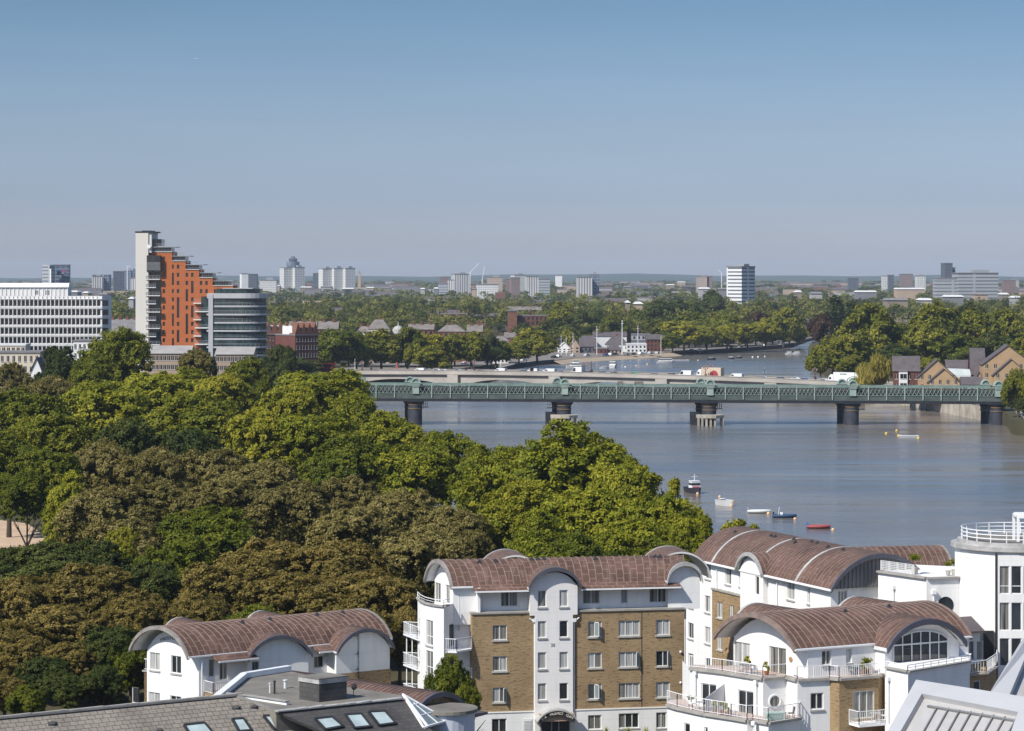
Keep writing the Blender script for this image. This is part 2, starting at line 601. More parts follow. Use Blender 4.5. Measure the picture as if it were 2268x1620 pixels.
def trunk_mesh(seed, H, r, fork):
    g = random.Random(seed)
    b = MB()
    z = 0
    p = Vector((0, 0, 0))
    q = Vector((g.uniform(-.1, .1), g.uniform(-.1, .1), fork))
    b.tube(p, q, r, r * 0.72, 9)
    for i in range(6):
        a = i * 1.05 + g.uniform(-.3, .3)
        L = g.uniform(0.5, 0.85) * (H - fork)
        e = q + Vector((math.cos(a) * L * 0.55, math.sin(a) * L * 0.55, L * 0.75))
        mid = q.lerp(e, 0.5) + Vector((g.uniform(-.3, .3), g.uniform(-.3, .3), 0.3))
        b.tube(q - Vector((0, 0, 0.2)), mid, r * 0.42, r * 0.28, 6)
        b.tube(mid, e, r * 0.28, r * 0.08, 6)
        e2 = mid + Vector((math.cos(a + 1) * L * .3, math.sin(a + 1) * L * .3, L * .35))
        b.tube(mid, e2, r * 0.2, r * 0.05, 5)
    o = b.build('trunk_tmp', bark)
    me = o.data
    bpy.data.objects.remove(o)
    me.name = 'trunk'
    return me


KIND = {}


def kind(key, mat, n, name, **kw):
    L = []
    for i in range(n):
        seed = sum(ord(c) for c in key) * 13 + i
        V, Q, T = crown_np(seed, kw['r'], kw['h'], kw['lobes'], kw['clumps'], kw['leaves'], kw['leaf'],
                           kw.get('lobe_r', 0.42), kw.get('clump_r', 0.17), kw.get('droop', False), True, kw.get('cone', 0.0))
        L.append(np_mesh('crown', V, Q, mat, T))
    KIND[key] = (L, name)


TRUNKS = [trunk_mesh(i, 14.0, 0.45, 4.5) for i in range(3)]
# near kinds, 6 m crown radius
nk = dict(r=6.0, h=11.0, lobes=20, clumps=760, leaves=66, leaf=0.25, lobe_r=0.46, clump_r=0.065)
kind('plane', L_plane, 3, 'plane_tree', **nk)
kind('yellow', L_yell, 2, 'plane_tree', **nk)
kind('green', L_green, 2, 'broadleaf_tree', **nk)
kind('dark', L_dark, 2, 'broadleaf_tree', **nk)
nk2 = dict(r=6.0, h=11.0, lobes=26, clumps=900, leaves=58, leaf=0.23, lobe_r=0.40, clump_r=0.055)
kind('olive', L_olive, 3, 'lime_tree', **nk2)
kind('brown', L_brown, 3, 'chestnut_tree', **nk2)
kind('sprig', L_yell, 1, 'young_tree', r=2.2, h=7.0, lobes=9, clumps=34, leaves=80, leaf=0.30, lobe_r=0.3, clump_r=0.14)
# mid-distance kinds
mk = dict(r=7.0, h=13.0, lobes=13, clumps=240, leaves=45, leaf=0.55, clump_r=0.10)
kind('m_plane', L_mid, 3, 'plane_tree', **mk)
kind('m_yellow', L_yell, 2, 'plane_tree', **mk)
kind('m_dark', L_dark, 2, 'broadleaf_tree', **mk)
kind('m_green', L_green, 3, 'broadleaf_tree', **mk)
kind('m_red', L_red, 1, 'copper_beech_tree', **mk)
kind('m_poplar', L_dark, 1, 'poplar_tree', r=3.0, h=22.0, lobes=12, clumps=60, leaves=50, leaf=0.9, clump_r=0.2)
kind('willow', L_willow, 1, 'willow_tree', r=7.0, h=12.0, lobes=12, clumps=90, leaves=70, leaf=0.45, clump_r=0.2, droop=True)
NT = [0]
LOW = 1.6                                    # lower ground by the boathouses


def tree(px, py, Y, wpx, kd, ratio, label, group=None, z0=4.0, cat='tree'):
    meshes, name = KIND[kd]
    NT[0] += 1
    me = meshes[NT[0] % len(meshes)]
    top = PY(px, py, Y)
    if Y > 1230 and 1100 < px < 1800: z0 = LOW
    Wd = wpx / F * Y
    dims = max(v.co.z for v in me.vertices) if False else None
    r0, h0 = {'sprig': (2.2, 7.0), 'm_poplar': (3.0, 22.0), 'willow': (7.0, 12.0)}.get(kd, (7.0, 13.0) if kd.startswith('m_') else (6.0, 11.0))
    hc = Wd * ratio * (1.45 if Y < 700 else 1.75 if 1090 < Y < 1160 and px < 1110 else 1.5)
    zb = max(top.z - hc, z0 + (0.12 if Y < 700 else 0.02) * (top.z - z0))
    if 1090 < Y < 1700 and px < 1800: Wd *= 1.2
    hc = top.z - zb
    root = thing(name, label, cat, (top.x, top.y, z0), random.uniform(0, 6.28), group)
    c = bpy.data.objects.new('crown', me)
    COL.objects.link(c)
    c.parent = root
    c.location = (0, 0, zb - z0)
    s = Wd / 2 / r0 / 1.02
    c.scale = (s, s, hc / h0 / 1.03)
    t = bpy.data.objects.new('trunk', TRUNKS[NT[0] % 3])
    COL.objects.link(t)
    t.parent = root
    H = top.z - z0
    t.scale = (max(0.5, min(1.4, s)), max(0.5, min(1.4, s)), (H * 0.8) / 14.0)
    return root


PARK = 'trees of the riverside park'
near_trees = [
    # px, py top, Y, width px, kind, height/width, label
    (262, 733, 640, 175, 'green', 1.05, 'tall dark green tree directly left of the pale tower wall'),
    (132, 770, 650, 105, 'dark', 1.0, 'dark green tree in front of the white office block'),
    (205, 790, 610, 110, 'green', 0.9, 'green tree at the left foot of the tallest tree by the tower'),
    (436, 766, 640, 95, 'olive', 0.85, 'rounded olive tree in front of the orange tower base'),
    (540, 796, 620, 120, 'green', 0.9, 'green tree below the curved glass wing of the tower'),
    (30, 795, 600, 100, 'olive', 1.1, 'olive green tree at left photo edge below the cream mansion'),
    (672, 792, 1010, 95, 'm_dark', 1.1, 'dark tree in front of the red mansion block corner'),
    (596, 800, 900, 60, 'm_dark', 1.2, 'dark tree between the glass wing foot and the mansion block'),
    (620, 757, 820, 80, 'dark', 1.25, 'very dark tree between glass wing and red mansion block'),
    (585, 835, 600, 60, 'green', 1.2, 'small green tree left of the tall plane by the bridge end'),
    (118, 828, 560, 190, 'olive', 0.7, 'olive brown tree on the crest below the white office block'),
    (370, 812, 560, 280, 'plane', 0.75, 'broad bright green plane tree below the orange tower'),
    (490, 828, 545, 150, 'yellow', 0.75, 'pale yellow green plane tree on the crest below the glass wing'),
    (230, 845, 510, 240, 'plane', 0.8, 'mid green plane tree on the crest under the tallest dark tree'),
    (60, 868, 480, 220, 'green', 0.9, 'green tree on the left crest under the olive brown tree'),
    (420, 872, 490, 260, 'green', 0.85, 'dark green tree in the hollow below the broad bright plane'),
    (560, 905, 460, 190, 'yellow', 0.95, 'yellow green plane tree in the middle of the wood'),
    (715, 812, 575, 250, 'plane', 0.85, 'tallest bright plane tree at the left end of the railway bridge'),
    (640, 850, 520, 180, 'yellow', 0.9, 'yellowish plane tree at the left shoulder of the bridge-end plane'),
    (790, 872, 520, 120, 'plane', 0.9, 'plane tree hiding the first railway bridge span'),
    (700, 905, 460, 220, 'plane', 0.8, 'plane tree below the tallest bright plane'),
    (850, 925, 470, 210, 'plane', 0.8, 'plane tree in front of the leftmost bridge pier'),
    (985, 955, 440, 170, 'plane', 0.85, 'plane tree on the water edge right of the leftmost pier'),
    (910, 985, 410, 230, 'plane', 0.75, 'broad plane tree inland of the leftmost pier'),
    (1060, 1000, 405, 150, 'plane', 0.8, 'smaller plane tree where the wood dips to the water'),
    (770, 965, 410, 220, 'green', 0.8, 'deep green tree above the olive lime belt'),
    (110, 920, 440, 220, 'green', 0.9, 'green tree at the left photo edge above the sandy path'),
    (20, 960, 420, 170, 'green', 0.7, 'green tree at the very left edge halfway down the wood'),
    (110, 1000, 390, 160, 'green', 0.78, 'green tree above the leaning trunk on the sandy path'),
    (60, 1045, 372, 125, 'green', 0.68, 'tree with its trunk bare over the sandy path'),
    (160, 1060, 365, 130, 'plane', 1.0, 'bright green tree right of the sandy path'),
    (295, 930, 430, 170, 'dark', 0.9, 'dark green tree above the left end of the olive belt'),
    (420, 940, 430, 170, 'dark', 0.8, 'dark green tree above the middle of the olive belt'),
    (228, 965, 405, 170, 'olive', 1.0, 'greyish olive lime at the upper left end of the olive belt'),
    (350, 985, 400, 190, 'olive', 0.9, 'greyish olive lime below the two dark green trees'),
    (470, 985, 400, 200, 'olive', 0.85, 'greyish olive lime at the top centre of the olive belt'),
    (590, 1008, 390, 200, 'olive', 0.8, 'greyish olive lime at the top right of the olive belt'),
    (215, 1075, 360, 190, 'olive', 0.95, 'olive lime beside the bright tree near the sandy path'),
    (345, 1060, 365, 230, 'olive', 0.8, 'olive lime flecked with orange leaves'),
    (500, 1050, 365, 250, 'olive', 0.75, 'broad olive lime at the heart of the olive belt'),
    (650, 1060, 360, 220, 'olive', 0.75, 'olive lime right of the heart of the olive belt'),
    (775, 1045, 365, 170, 'olive', 0.8, 'olive lime touching the deep green plane belt'),
    (885, 1072, 345, 190, 'olive', 0.8, 'olive lime peak under the broad inland plane'),
    (1000, 1115, 330, 190, 'olive', 0.8, 'olive lime left of the great yellow green plane'),
    (270, 1140, 325, 200, 'olive', 0.8, 'olive lime above the small yellow green tree'),
    (790, 1110, 330, 240, 'olive', 0.8, 'olive brown lime between olive belt and brown chestnuts'),
    (930, 1165, 308, 230, 'olive', 0.8, 'dark olive lime behind the six-storey brick block'),
    (1040, 1165, 308, 120, 'olive', 0.9, 'olive lime just left of the six-storey block roof hump'),
    (465, 1130, 320, 250, 'green', 0.75, 'glossy green tree under the olive belt'),
    (265, 1172, 312, 95, 'yellow', 1.1, 'small yellow green tree between dark tree and glossy green tree'),
    (100, 1195, 318, 250, 'dark', 0.8, 'dark bluish green tree right below the sandy path'),
    (215, 1200, 305, 180, 'dark', 0.9, 'dark green tree below the small yellow green tree'),
    (400, 1195, 303, 200, 'green', 1.0, 'deep green tree between the two brown chestnut groups'),
    (330, 1250, 288, 170, 'dark', 1.0, 'dark tree in the gap left of the large brown chestnut'),
    (20, 1205, 318, 110, 'dark', 1.0, 'dark bluish tree at the left edge under the sandy path'),
    (600, 1195, 300, 260, 'brown', 0.85, 'brownish olive chestnut behind the golden chestnut'),
    (745, 1185, 300, 250, 'brown', 0.85, 'brown chestnut at the top of the large brown group'),
    (510, 1225, 288, 250, 'brown', 0.95, 'golden brown chestnut left end of the large brown group'),
    (650, 1270, 278, 260, 'brown', 0.85, 'golden brown chestnut right behind the low barrel roof'),
    (830, 1250, 280, 240, 'brown', 0.9, 'olive brown chestnut left of the white rounded bay'),
    (440, 1310, 270, 170, 'brown', 0.9, 'brown chestnut touching the low barrel roof left end'),
    (560, 1345, 262, 200, 'green', 0.55, 'dark green bush-like tree just over the low barrel roof'),
    (770, 1330, 264, 200, 'brown', 0.8, 'shaded chestnut between low barrel roof and white bay'),
    (885, 1340, 266, 110, 'brown', 1.0, 'shaded chestnut beside the cantilevered white balconies'),
    (200, 1250, 285, 250, 'brown', 0.8, 'rusty brown chestnut nearest the left lower corner group'),
    (55, 1265, 282, 200, 'brown', 0.9, 'rusty chestnut at the left edge of the lower corner'),
    (300, 1310, 272, 190, 'brown', 0.95, 'chestnut left of the low barrel roof gable'),
    (130, 1340, 266, 240, 'brown', 0.9, 'green brown chestnut in the middle of the lower corner'),
    (10, 1370, 260, 170, 'brown', 1.0, 'green brown chestnut cut by the left photo edge'),
    (245, 1390, 258, 170, 'dark', 1.0, 'shaded tree beside the gable with roof lettering'),
    (95, 1450, 250, 130, 'dark', 0.9, 'dark low tree above the slate roof ridge'),
    (10, 1490, 245, 100, 'brown', 0.9, 'brown low tree at the left edge above the slate ridge'),
    (150, 1490, 247, 110, 'dark', 0.9, 'low dark tree left of the brick annex above the slate ridge'),
    (60, 1520, 243, 90, 'green', 0.8, 'low shrubby tree on the slate ridge skyline'),
    (225, 1470, 248, 110, 'dark', 1.0, 'dark tree touching the brick annex of the low block'),
    (160, 1420, 256, 160, 'brown', 1.0, 'brown green tree behind the low dark trees at lower left'),
    (60, 1410, 257, 150, 'brown', 1.0, 'brown green tree over the low trees at the left edge'),
    (290, 1420, 256, 110, 'green', 1.2, 'green tree tucked behind the low block gable'),
    (1250, 955, 365, 330, 'plane', 0.85, 'largest bright plane tree rising over the river'),
    (1130, 990, 375, 220, 'plane', 0.9, 'bright plane tree at the left flank of the largest plane'),
    (1385, 1010, 345, 190, 'plane', 1.0, 'plane tree at the right flank of the largest plane'),
    (1150, 1070, 340, 240, 'yellow', 0.85, 'yellow green plane tree in front of the largest plane'),
    (1310, 1085, 325, 290, 'plane', 0.8, 'plane tree above the middle of the six-storey roof'),
    (1470, 1085, 315, 190, 'plane', 0.95, 'plane tree beside the moored workboat'),
    (1190, 1150, 300, 220, 'plane', 0.8, 'plane tree over the left roof hump of the six-storey block'),
    (1400, 1150, 298, 230, 'plane', 0.75, 'plane tree over the right roof hump of the six-storey block'),
    (1530, 1130, 296, 110, 'plane', 1.1, 'small plane tree at the corner of the largest barrel roof'),
    (1285, 1185, 288, 220, 'green', 0.7, 'shaded tree right behind the six-storey roof ridge'),
    (1470, 1195, 285, 170, 'green', 0.7, 'shaded tree behind the roof corner of the six-storey block'),
    (1497, 1048, 330, 44, 'sprig', 1.6, 'thin sparse tree leaning out over the water by the workboat'),
    (1632, 1133, 300, 85, 'sprig', 1.3, 'sparse yellow green tree behind the largest barrel roof'),
    (1668, 1150, 298, 42, 'sprig', 1.6, 'thin sapling at right behind the largest barrel roof'),
]
for row in near_trees:
    tree(*row, group=PARK)

# embankment, far bank, park on the right
mid_trees = [
    (735, 722, 1100, 110, 'm_green', 0.95, 'dark green tree left end of the embankment row beyond the road bridge', 'trees along the embankment'),
    (790, 735, 1110, 60, 'm_green', 1.1, 'embankment tree second from the left by the bridge approach', 'trees along the embankment'),
    (845, 727, 1120, 85, 'm_plane', 1.0, 'plane tree of the embankment row in front of the domed roof', 'trees along the embankment'),
    (903, 727, 1130, 80, 'm_plane', 1.05, 'plane tree of the embankment row right of the domed roof', 'trees along the embankment'),
    (945, 735, 1140, 75, 'm_yellow', 1.0, 'yellowish plane tree in the middle of the embankment row', 'trees along the embankment'),
    (905, 765, 1105, 22, 'm_yellow', 1.4, 'small golden tree under the embankment row', 'trees along the embankment'),
    (955, 768, 1100, 75, 'm_plane', 0.65, 'low plane tree in front of the embankment row', 'trees along the embankment'),
    (1000, 736, 1150, 70, 'm_plane', 1.1, 'plane tree of the embankment row below the grey hip roof', 'trees along the embankment'),
    (1045, 733, 1150, 70, 'm_plane', 1.1, 'plane tree of the embankment row second from its right end', 'trees along the embankment'),
    (1088, 742, 1155, 50, 'm_dark', 1.2, 'darker tree at the right end of the embankment row', 'trees along the embankment'),
    (1150, 752, 1280, 60, 'm_plane', 0.9, 'smaller plane tree left of the pair by the slipway', 'trees along the embankment'),
    (1190, 724, 1290, 100, 'm_plane', 0.85, 'large plane tree alone by the slipway wall', 'trees along the embankment'),
    (1258, 728, 1480, 28, 'm_yellow', 1.2, 'small golden tree behind the boathouse roofs', 'trees behind the boathouses'),
    (1285, 688, 1600, 70, 'm_dark', 1.0, 'dark conifer-like tree behind the left boathouses', 'trees behind the boathouses'),
    (1330, 690, 1620, 60, 'm_dark', 1.1, 'second dark tree behind the left boathouses', 'trees behind the boathouses'),
    (1362, 692, 1600, 60, 'm_green', 1.0, 'green tree behind the white boathouse roof', 'trees behind the boathouses'),
    (1245, 665, 1650, 55, 'm_plane', 0.9, 'bright round tree right of the red brick flats', 'trees behind the boathouses'),
    (1450, 665, 1700, 90, 'm_dark', 0.9, 'dark green tree behind the right boathouses', 'trees behind the boathouses'),
    (1510, 662, 1750, 90, 'm_dark', 0.8, 'dark tree group left of the tall bushy dark tree', 'trees behind the boathouses'),
    (1575, 643, 1900, 90, 'm_dark', 0.8, 'tall bushy dark tree standing above the far bank', 'trees behind the boathouses'),
    (1515, 708, 1500, 95, 'm_yellow', 0.9, 'yellowing plane tree at the left of the towpath row', 'trees along the towpath'),
    (1490, 735, 1480, 50, 'm_green', 1.0, 'green tree next to the boathouse at the towpath', 'trees along the towpath'),
    (1565, 715, 1520, 60, 'm_plane', 1.1, 'plane tree second in the towpath row', 'trees along the towpath'),
    (1610, 716, 1530, 60, 'm_yellow', 1.0, 'yellow green plane tree third in the towpath row', 'trees along the towpath'),
    (1655, 714, 1540, 60, 'm_yellow', 1.0, 'yellow green plane tree in the middle of the towpath row', 'trees along the towpath'),
    (1695, 705, 1550, 60, 'm_yellow', 1.1, 'yellow plane tree fifth in the towpath row', 'trees along the towpath'),
    (1735, 678, 1580, 75, 'm_plane', 1.1, 'tall plane tree at the river bend end of the towpath row', 'trees along the towpath'),
    (1600, 690, 1600, 80, 'm_green', 0.8, 'green tree standing behind the towpath row', 'trees along the towpath'),
    (1540, 688, 1620, 90, 'm_green', 0.8, 'green tree behind the yellowing towpath plane', 'trees along the towpath'),
    (1765, 720, 1600, 40, 'm_green', 1.3, 'dark shaded tree at the river bend', 'trees along the towpath'),
    (1690, 690, 1650, 60, 'm_red', 0.9, 'purple brown beech tree behind the towpath row', 'trees along the towpath'),
    (1815, 695, 1450, 60, 'm_red', 1.1, 'copper coloured beech tree at the left edge of the far park', 'trees of the far park'),
    (1850, 656, 1600, 45, 'm_poplar', 1.5, 'tall dark upright poplar tree left of the far park', 'trees of the far park'),
    (1885, 668, 1600, 40, 'm_poplar', 1.3, 'second upright dark tree beside the tall poplar', 'trees of the far park'),
    (1845, 740, 1060, 110, 'm_plane', 0.95, 'broad plane tree overhanging the river at the far park corner', 'trees of the far park'),
    (1818, 770, 1040, 60, 'm_plane', 1.0, 'low plane tree at the water corner of the far park', 'trees of the far park'),
    (1925, 676, 1120, 140, 'm_plane', 0.9, 'tall plane tree at the left end of the far park crest', 'trees of the far park'),
    (1900, 730, 1080, 120, 'm_plane', 0.9, 'plane tree above the white lorry', 'trees of the far park'),
    (1880, 785, 1030, 80, 'm_plane', 0.75, 'bushy plane tree right behind the white lorry', 'trees of the far park'),
    (1980, 710, 1130, 130, 'm_green', 0.9, 'green tree in the dip of the far park crest', 'trees of the far park'),
    (1990, 760, 1060, 110, 'm_dark', 0.7, 'dark green tree behind the weeping willow', 'trees of the far park'),
    (2085, 665, 1150, 150, 'm_plane', 0.9, 'highest plane tree of the far park crest', 'trees of the far park'),
    (2050, 715, 1100, 120, 'm_plane', 0.9, 'plane tree above the purple roofed house', 'trees of the far park'),
    (2120, 735, 1090, 120, 'm_green', 0.9, 'green tree behind the yellow brick gables', 'trees of the far park'),
    (2165, 680, 1160, 120, 'm_plane', 0.9, 'plane tree right of the highest far park tree', 'trees of the far park'),
    (2235, 688, 1170, 120, 'm_plane', 0.9, 'plane tree at the right end of the far park crest', 'trees of the far park'),
    (2195, 735, 1100, 120, 'm_dark', 0.9, 'dark tree above the tall yellow brick gable', 'trees of the far park'),
    (2262, 740, 1080, 90, 'm_green', 1.0, 'green tree at right edge above the tall yellow gable', 'trees of the far park'),
    (2060, 790, 1010, 60, 'm_yellow', 0.7, 'yellowish bush showing over the purple roof', 'trees of the far park'),
    (2140, 780, 1030, 80, 'm_dark', 0.7, 'dark tree between purple roof and tall gable', 'trees of the far park'),
    (2150, 668, 1400, 60, 'm_dark', 0.8, 'dark tree top peeking behind the far park crest', 'trees of the far park'),
    (2255, 820, 770, 75, 'green', 1.1, 'green tree hiding the right end of the railway bridge', None),
    (2275, 880, 765, 60, 'dark', 1.1, 'dark tree overhanging the wall at the right bridge end', None),
]
for i in range(13):
    mid_trees.append((700 + i * 33 + (i * 37) % 17, 738 + (i * 29) % 13, 1170 + (i * 13) % 30, 62, ('m_green', 'm_plane', 'm_dark')[i % 3], 1.0, 'tree of the second row half hidden behind the embankment planes', 'second row of trees behind the embankment'))
for i in range(16):
    mid_trees.append((1480 + i * 19 + (i * 31) % 9, 726 - i * .6 + (i * 29) % 11, 1560 + i * 6, 50, ('m_green', 'm_plane', 'm_dark', 'm_yellow')[i % 4], 1.0, 'tree of the back row half hidden behind the towpath planes', 'back row of trees behind the towpath'))
for i in range(9):
    mid_trees.append((1225 + i * 29, 706 + (i * 23) % 12, 1600 + (i * 17) % 40, 55, ('m_dark', 'm_green', 'm_plane')[i % 3], 1.0, 'tree of the dense belt right behind the boathouse roofs', 'dense belt of trees behind the boathouses'))
for r_ in mid_trees:
    tree(*r_[:7], group=r_[7])
tree(1937, 792, 900, 80, 'willow', 0.85, 'weeping golden green willow beside the white lorry')
tree(2070, 806, 905, 45, 'willow', 0.5, 'low willow bush in front of the purple roofed house')

# row of mid trees in the belt beyond the embankment, far enough to read as one wood from here on
far_spots = []
g = np.random.default_rng(5)
VF, QF, TF = [], [], []
tmpl = [crown_np(900 + i, 1.0, 1.7, 7, 16, 17, 0.17, 0.45, 0.26, core=False) for i in range(5)]
tmpl_f = [crown_np(950 + i, 1.0, 1.5, 5, 9, 9, 0.24, 0.48, 0.3, core=False) for i in range(5)]
river_far = [(1500, 1600)]
off = 0


LB = [(1180, -60), (1222, -10), (1317, 6), (1343, 18), (1378, 29), (1438, 64), (1480, 86), (1551, 128), (1607, 155), (1656, 170), (1790, 190), (1960, 236), (2100, 260)]


def in_river(x, y):
    if y > 2050: return False
    xl = np.interp(y, [q[0] for q in LB], [q[1] for q in LB])
    if x < xl - (70 if y < 1560 else 14): return False
    if x > xl + (150 if y < 1500 else 95): return y < 1230
    return True


def open_lot(px, y):
    return 890 < px < 1245 and 1380 < y < 1720


def scatter(n, y0, y1, rmin, rmax, templ, hmin, hmax, seed):
    global off
    gg = np.random.default_rng(seed)
    k = 0
    while k < n:
        y = math.sqrt(gg.uniform(y0 * y0, y1 * y1))
        px = gg.uniform(-60, 2330)
        x = (px - HX) / F * y
        if in_river(x, y) or (open_lot(px, y) and gg.random() < .9): continue
        if math.sin(x * 0.011 + 1.3) * math.sin(y * 0.0061 + 0.7 + x * 0.002) > 0.72: continue
        k += 1
        V, Q, T = templ[gg.integers(0, len(templ))]
        r = gg.uniform(rmin, rmax)
        h = gg.uniform(hmin, hmax) / 1.7
        a = gg.uniform(0, 6.28)
        ca, sa = math.cos(a), math.sin(a)
        V2 = np.empty_like(V)
        V2[:, 0] = (V[:, 0] * ca - V[:, 1] * sa) * r + x
        V2[:, 1] = (V[:, 0] * sa + V[:, 1] * ca) * r + y
        V2[:, 2] = V[:, 2] * h + 4.0 + gg.uniform(0, 2.5)
        VF.append(V2)
        QF.append(Q + off)
        TF.append(np.clip(T * 0.8 + gg.normal(0.1, 0.27), 0, 1))
        off += len(V)


scatter(620, 1190, 1750, 4.5, 8.5, tmpl, 6, 12, 20)
scatter(1300, 1600, 2500, 5.0, 9.5, tmpl, 9, 17, 21)
scatter(1500, 2300, 4200, 7, 14, tmpl_f, 9, 17, 22)
scatter(1800, 4200, 9000, 14, 34, tmpl_f, 9, 19, 23)
me = np_mesh('far_woodland', np.vstack(VF), np.vstack(QF), L_far, np.concatenate(TF))
fw = bpy.data.objects.new('far_woodland', me)
COL.objects.link(fw)
tag(fw, 'green suburban tree canopy stretching to the horizon', 'woodland', kind='stuff')
del VF, QF, TF
# ------------------------------------------------------------------ land, water, hills
m, nt, b = new_mat('river_water')
f1 = noise_n(nt, 0.006, (1, 1.7, 1), 5.0)
f2 = noise_n(nt, 0.05, (0.35, 1.5, 1), 4.0)
cw = mixc(nt, rng_n(nt, f1, 0.42, 0.62), (0.175, 0.145, 0.115), (0.105, 0.105, 0.105))
nt.links.new(cw, b.inputs['Base Color'])
rr = rng_n(nt, math_node(nt, 'ADD', math_node(nt, 'MULTIPLY', f1, 0.5), math_node(nt, 'MULTIPLY', f2, 0.5)), 0.38, 0.62, 0.10, 0.26)
nt.links.new(rr, b.inputs['Roughness'])
inp(b, 'IOR', 1.33)
inp(b, 'Specular IOR Level', 0.5)
fb = noise_n(nt, 0.55, (0.45, 1.0, 1), 4.0, rough=0.6)
fc = noise_n(nt, 0.04, (0.5, 1.6, 1), 3.0)
hh = math_node(nt, 'ADD', fb, math_node(nt, 'MULTIPLY', fc, 4.0))
fw_ = noise_n(nt, 0.012, (0.35, 1.6, 1), 4.0)
hh = math_node(nt, 'MULTIPLY', hh, rng_n(nt, fw_, 0.40, 0.62, 0.25, 1.9))
bump_n(nt, b, hh, 0.16, 0.8)
water_m = m
grass_m = plain('park_grass', (0.05, 0.05, 0.022), 0.95, 0.3, 0.06, col2=(0.085, 0.068, 0.035))
land_far = plain('far_land', (0.055, 0.065, 0.03), 0.95, 0.3, 0.004, col2=(0.10, 0.095, 0.065))
sand_m = plain('sandy_path_gravel', (0.50, 0.36, 0.245), 0.95, 0.15, 0.2)
hill_m = plain('hill_woods', (0.035, 0.05, 0.03), 0.95, 0.3, 0.003, col2=(0.06, 0.07, 0.04))
beach_m = plain('foreshore_shingle', (0.36, 0.285, 0.20), 0.95, 0.2, 0.05)
LAND = 4.0
mb = MB()
mb.face([(-2500, -150, 0), (2500, -150, 0), (2500, 2600, 0), (-2500, 2600, 0)])
structure(mb.build('river_water', water_m))


def wz(px, py, z=LAND):
    p = PZ(px, py, z)
    return (p.x, p.y)


# left bank: follows the wood, the embankment, the slipway beach and the towpath to the bend
left_edge = [(28, 60), (34, 255), (38, 262), (40.5, 285), (30, 330), (17, 360), (9, 392), (-5, 435), (-20, 500), (-34, 560), (-58, 700),
             (-68, 810), (-78, 960), (-62, 1060), (-30, 1130), (-14, 1190), (-6, 1222)]
ground = MB()
ground.prism([(-2400, -120), (28, -120)] + left_edge + [(-2400, 1222)], -3, LAND)
structure(ground.build('ground', grass_m))
low_edge = [(-6, 1222), (1.3, 1280), (10, 1317), (20.4, 1343), (31.2, 1378), (49, 1407.6), (66.2, 1438.7), (87.8, 1479.5), (89, 1491), (107, 1508), (130.9, 1551.7), (157, 1607), (172, 1656), (196, 1790), (240, 1960)]
ground = MB()
ground.prism([(-2400, 1222)] + low_edge + [(260, 2100), (260, 2580), (-2400, 2580)], -3, LOW)
structure(ground.build('ground', grass_m))
# right bank
rb = [PZ(2240, 962, 0), PZ(2230, 945, 0), PZ(2200, 935, 0), PZ(2150, 925, 0), PZ(2050, 905, 0), PZ(1965, 890, 0), PZ(1900, 870, 0), PZ(1860, 846, 0), PZ(1800, 822, 0), PZ(1792, 800, 0), PZ(1790, 785, 0), PZ(1800, 772, 0)]
rb = [(p.x, p.y) for p in rb]
g2 = MB()
g2.prism(([(2400, 700)] + [(2400, 2580), (330, 2580), (300, 2100), (245, 1900)] + [tuple(p) for p in rb[::-1]] + [(152, 690), (400, 600)])[0:], -3, LAND)
structure(g2.build('ground', grass_m))
fl = MB()
fl.face([(-9000, 2575, LAND - 0.05), (9000, 2575, LAND - 0.05), (9000, 15500, LAND - 0.05), (-9000, 15500, LAND - 0.05)])
structure(fl.build('ground', land_far))
# far hills
hm = MB()
n = 60
rows = [[], [], []]
for i in range(n + 1):
    x = -6000 + 12000 * i / n
    h = 30 + 7 * math.sin(x * 0.0011 + 1) + 4 * math.sin(x * 0.0037) + 3 * math.sin(x * 0.009 + 2)
    rows[0].append((x, 11000, LAND - 1))
    rows[1].append((x, 13000 + 300 * math.sin(x * 0.002), h))
    rows[2].append((x, 15400, LAND - 1))
for r in range(2):
    for i in range(n):
        hm.face([rows[r][i], rows[r][i + 1], rows[r + 1][i + 1], rows[r + 1][i]])
structure(hm.build('hills', hill_m))
# sandy path glimpsed in the park at the left
pm = MB()
pts = [wz(-20, 1150), wz(60, 1160), wz(105, 1190), wz(60, 1222), wz(-20, 1230)]
pm.face([(p[0], p[1], LAND + 0.02) for p in pts][::-1])
structure(pm.build('path', sand_m))
# foreshore below the boathouses
fm = MB()
for a, c in zip(low_edge[3:8], low_edge[4:9]):
    fm.face([(a[0] + 4, a[1] - 12, 0.03), (c[0] + 4, c[1] - 12, 0.03), (c[0] - 1, c[1] + .5, LOW + .05), (a[0] - 1, a[1] + .5, LOW + .05)])
structure(fm.build('foreshore', beach_m))
em = MB()
for ep, z_ in (([(-62, 1060), (-30, 1130), (-14, 1190), (-7, 1221)], LAND + .03), (low_edge, LOW + .03)):
    for (a, c) in zip(ep[:-1], ep[1:]):
        em.face([(a[0] - 60, a[1] + 10, z_), (a[0] - 1.2, a[1], z_), (c[0] - 1.2, c[1], z_), (c[0] - 60, c[1] + 10, z_)])
structure(em.build('road', plain('embankment_road_surface', (0.20, 0.175, 0.15), 0.9, 0.2, 0.05)))
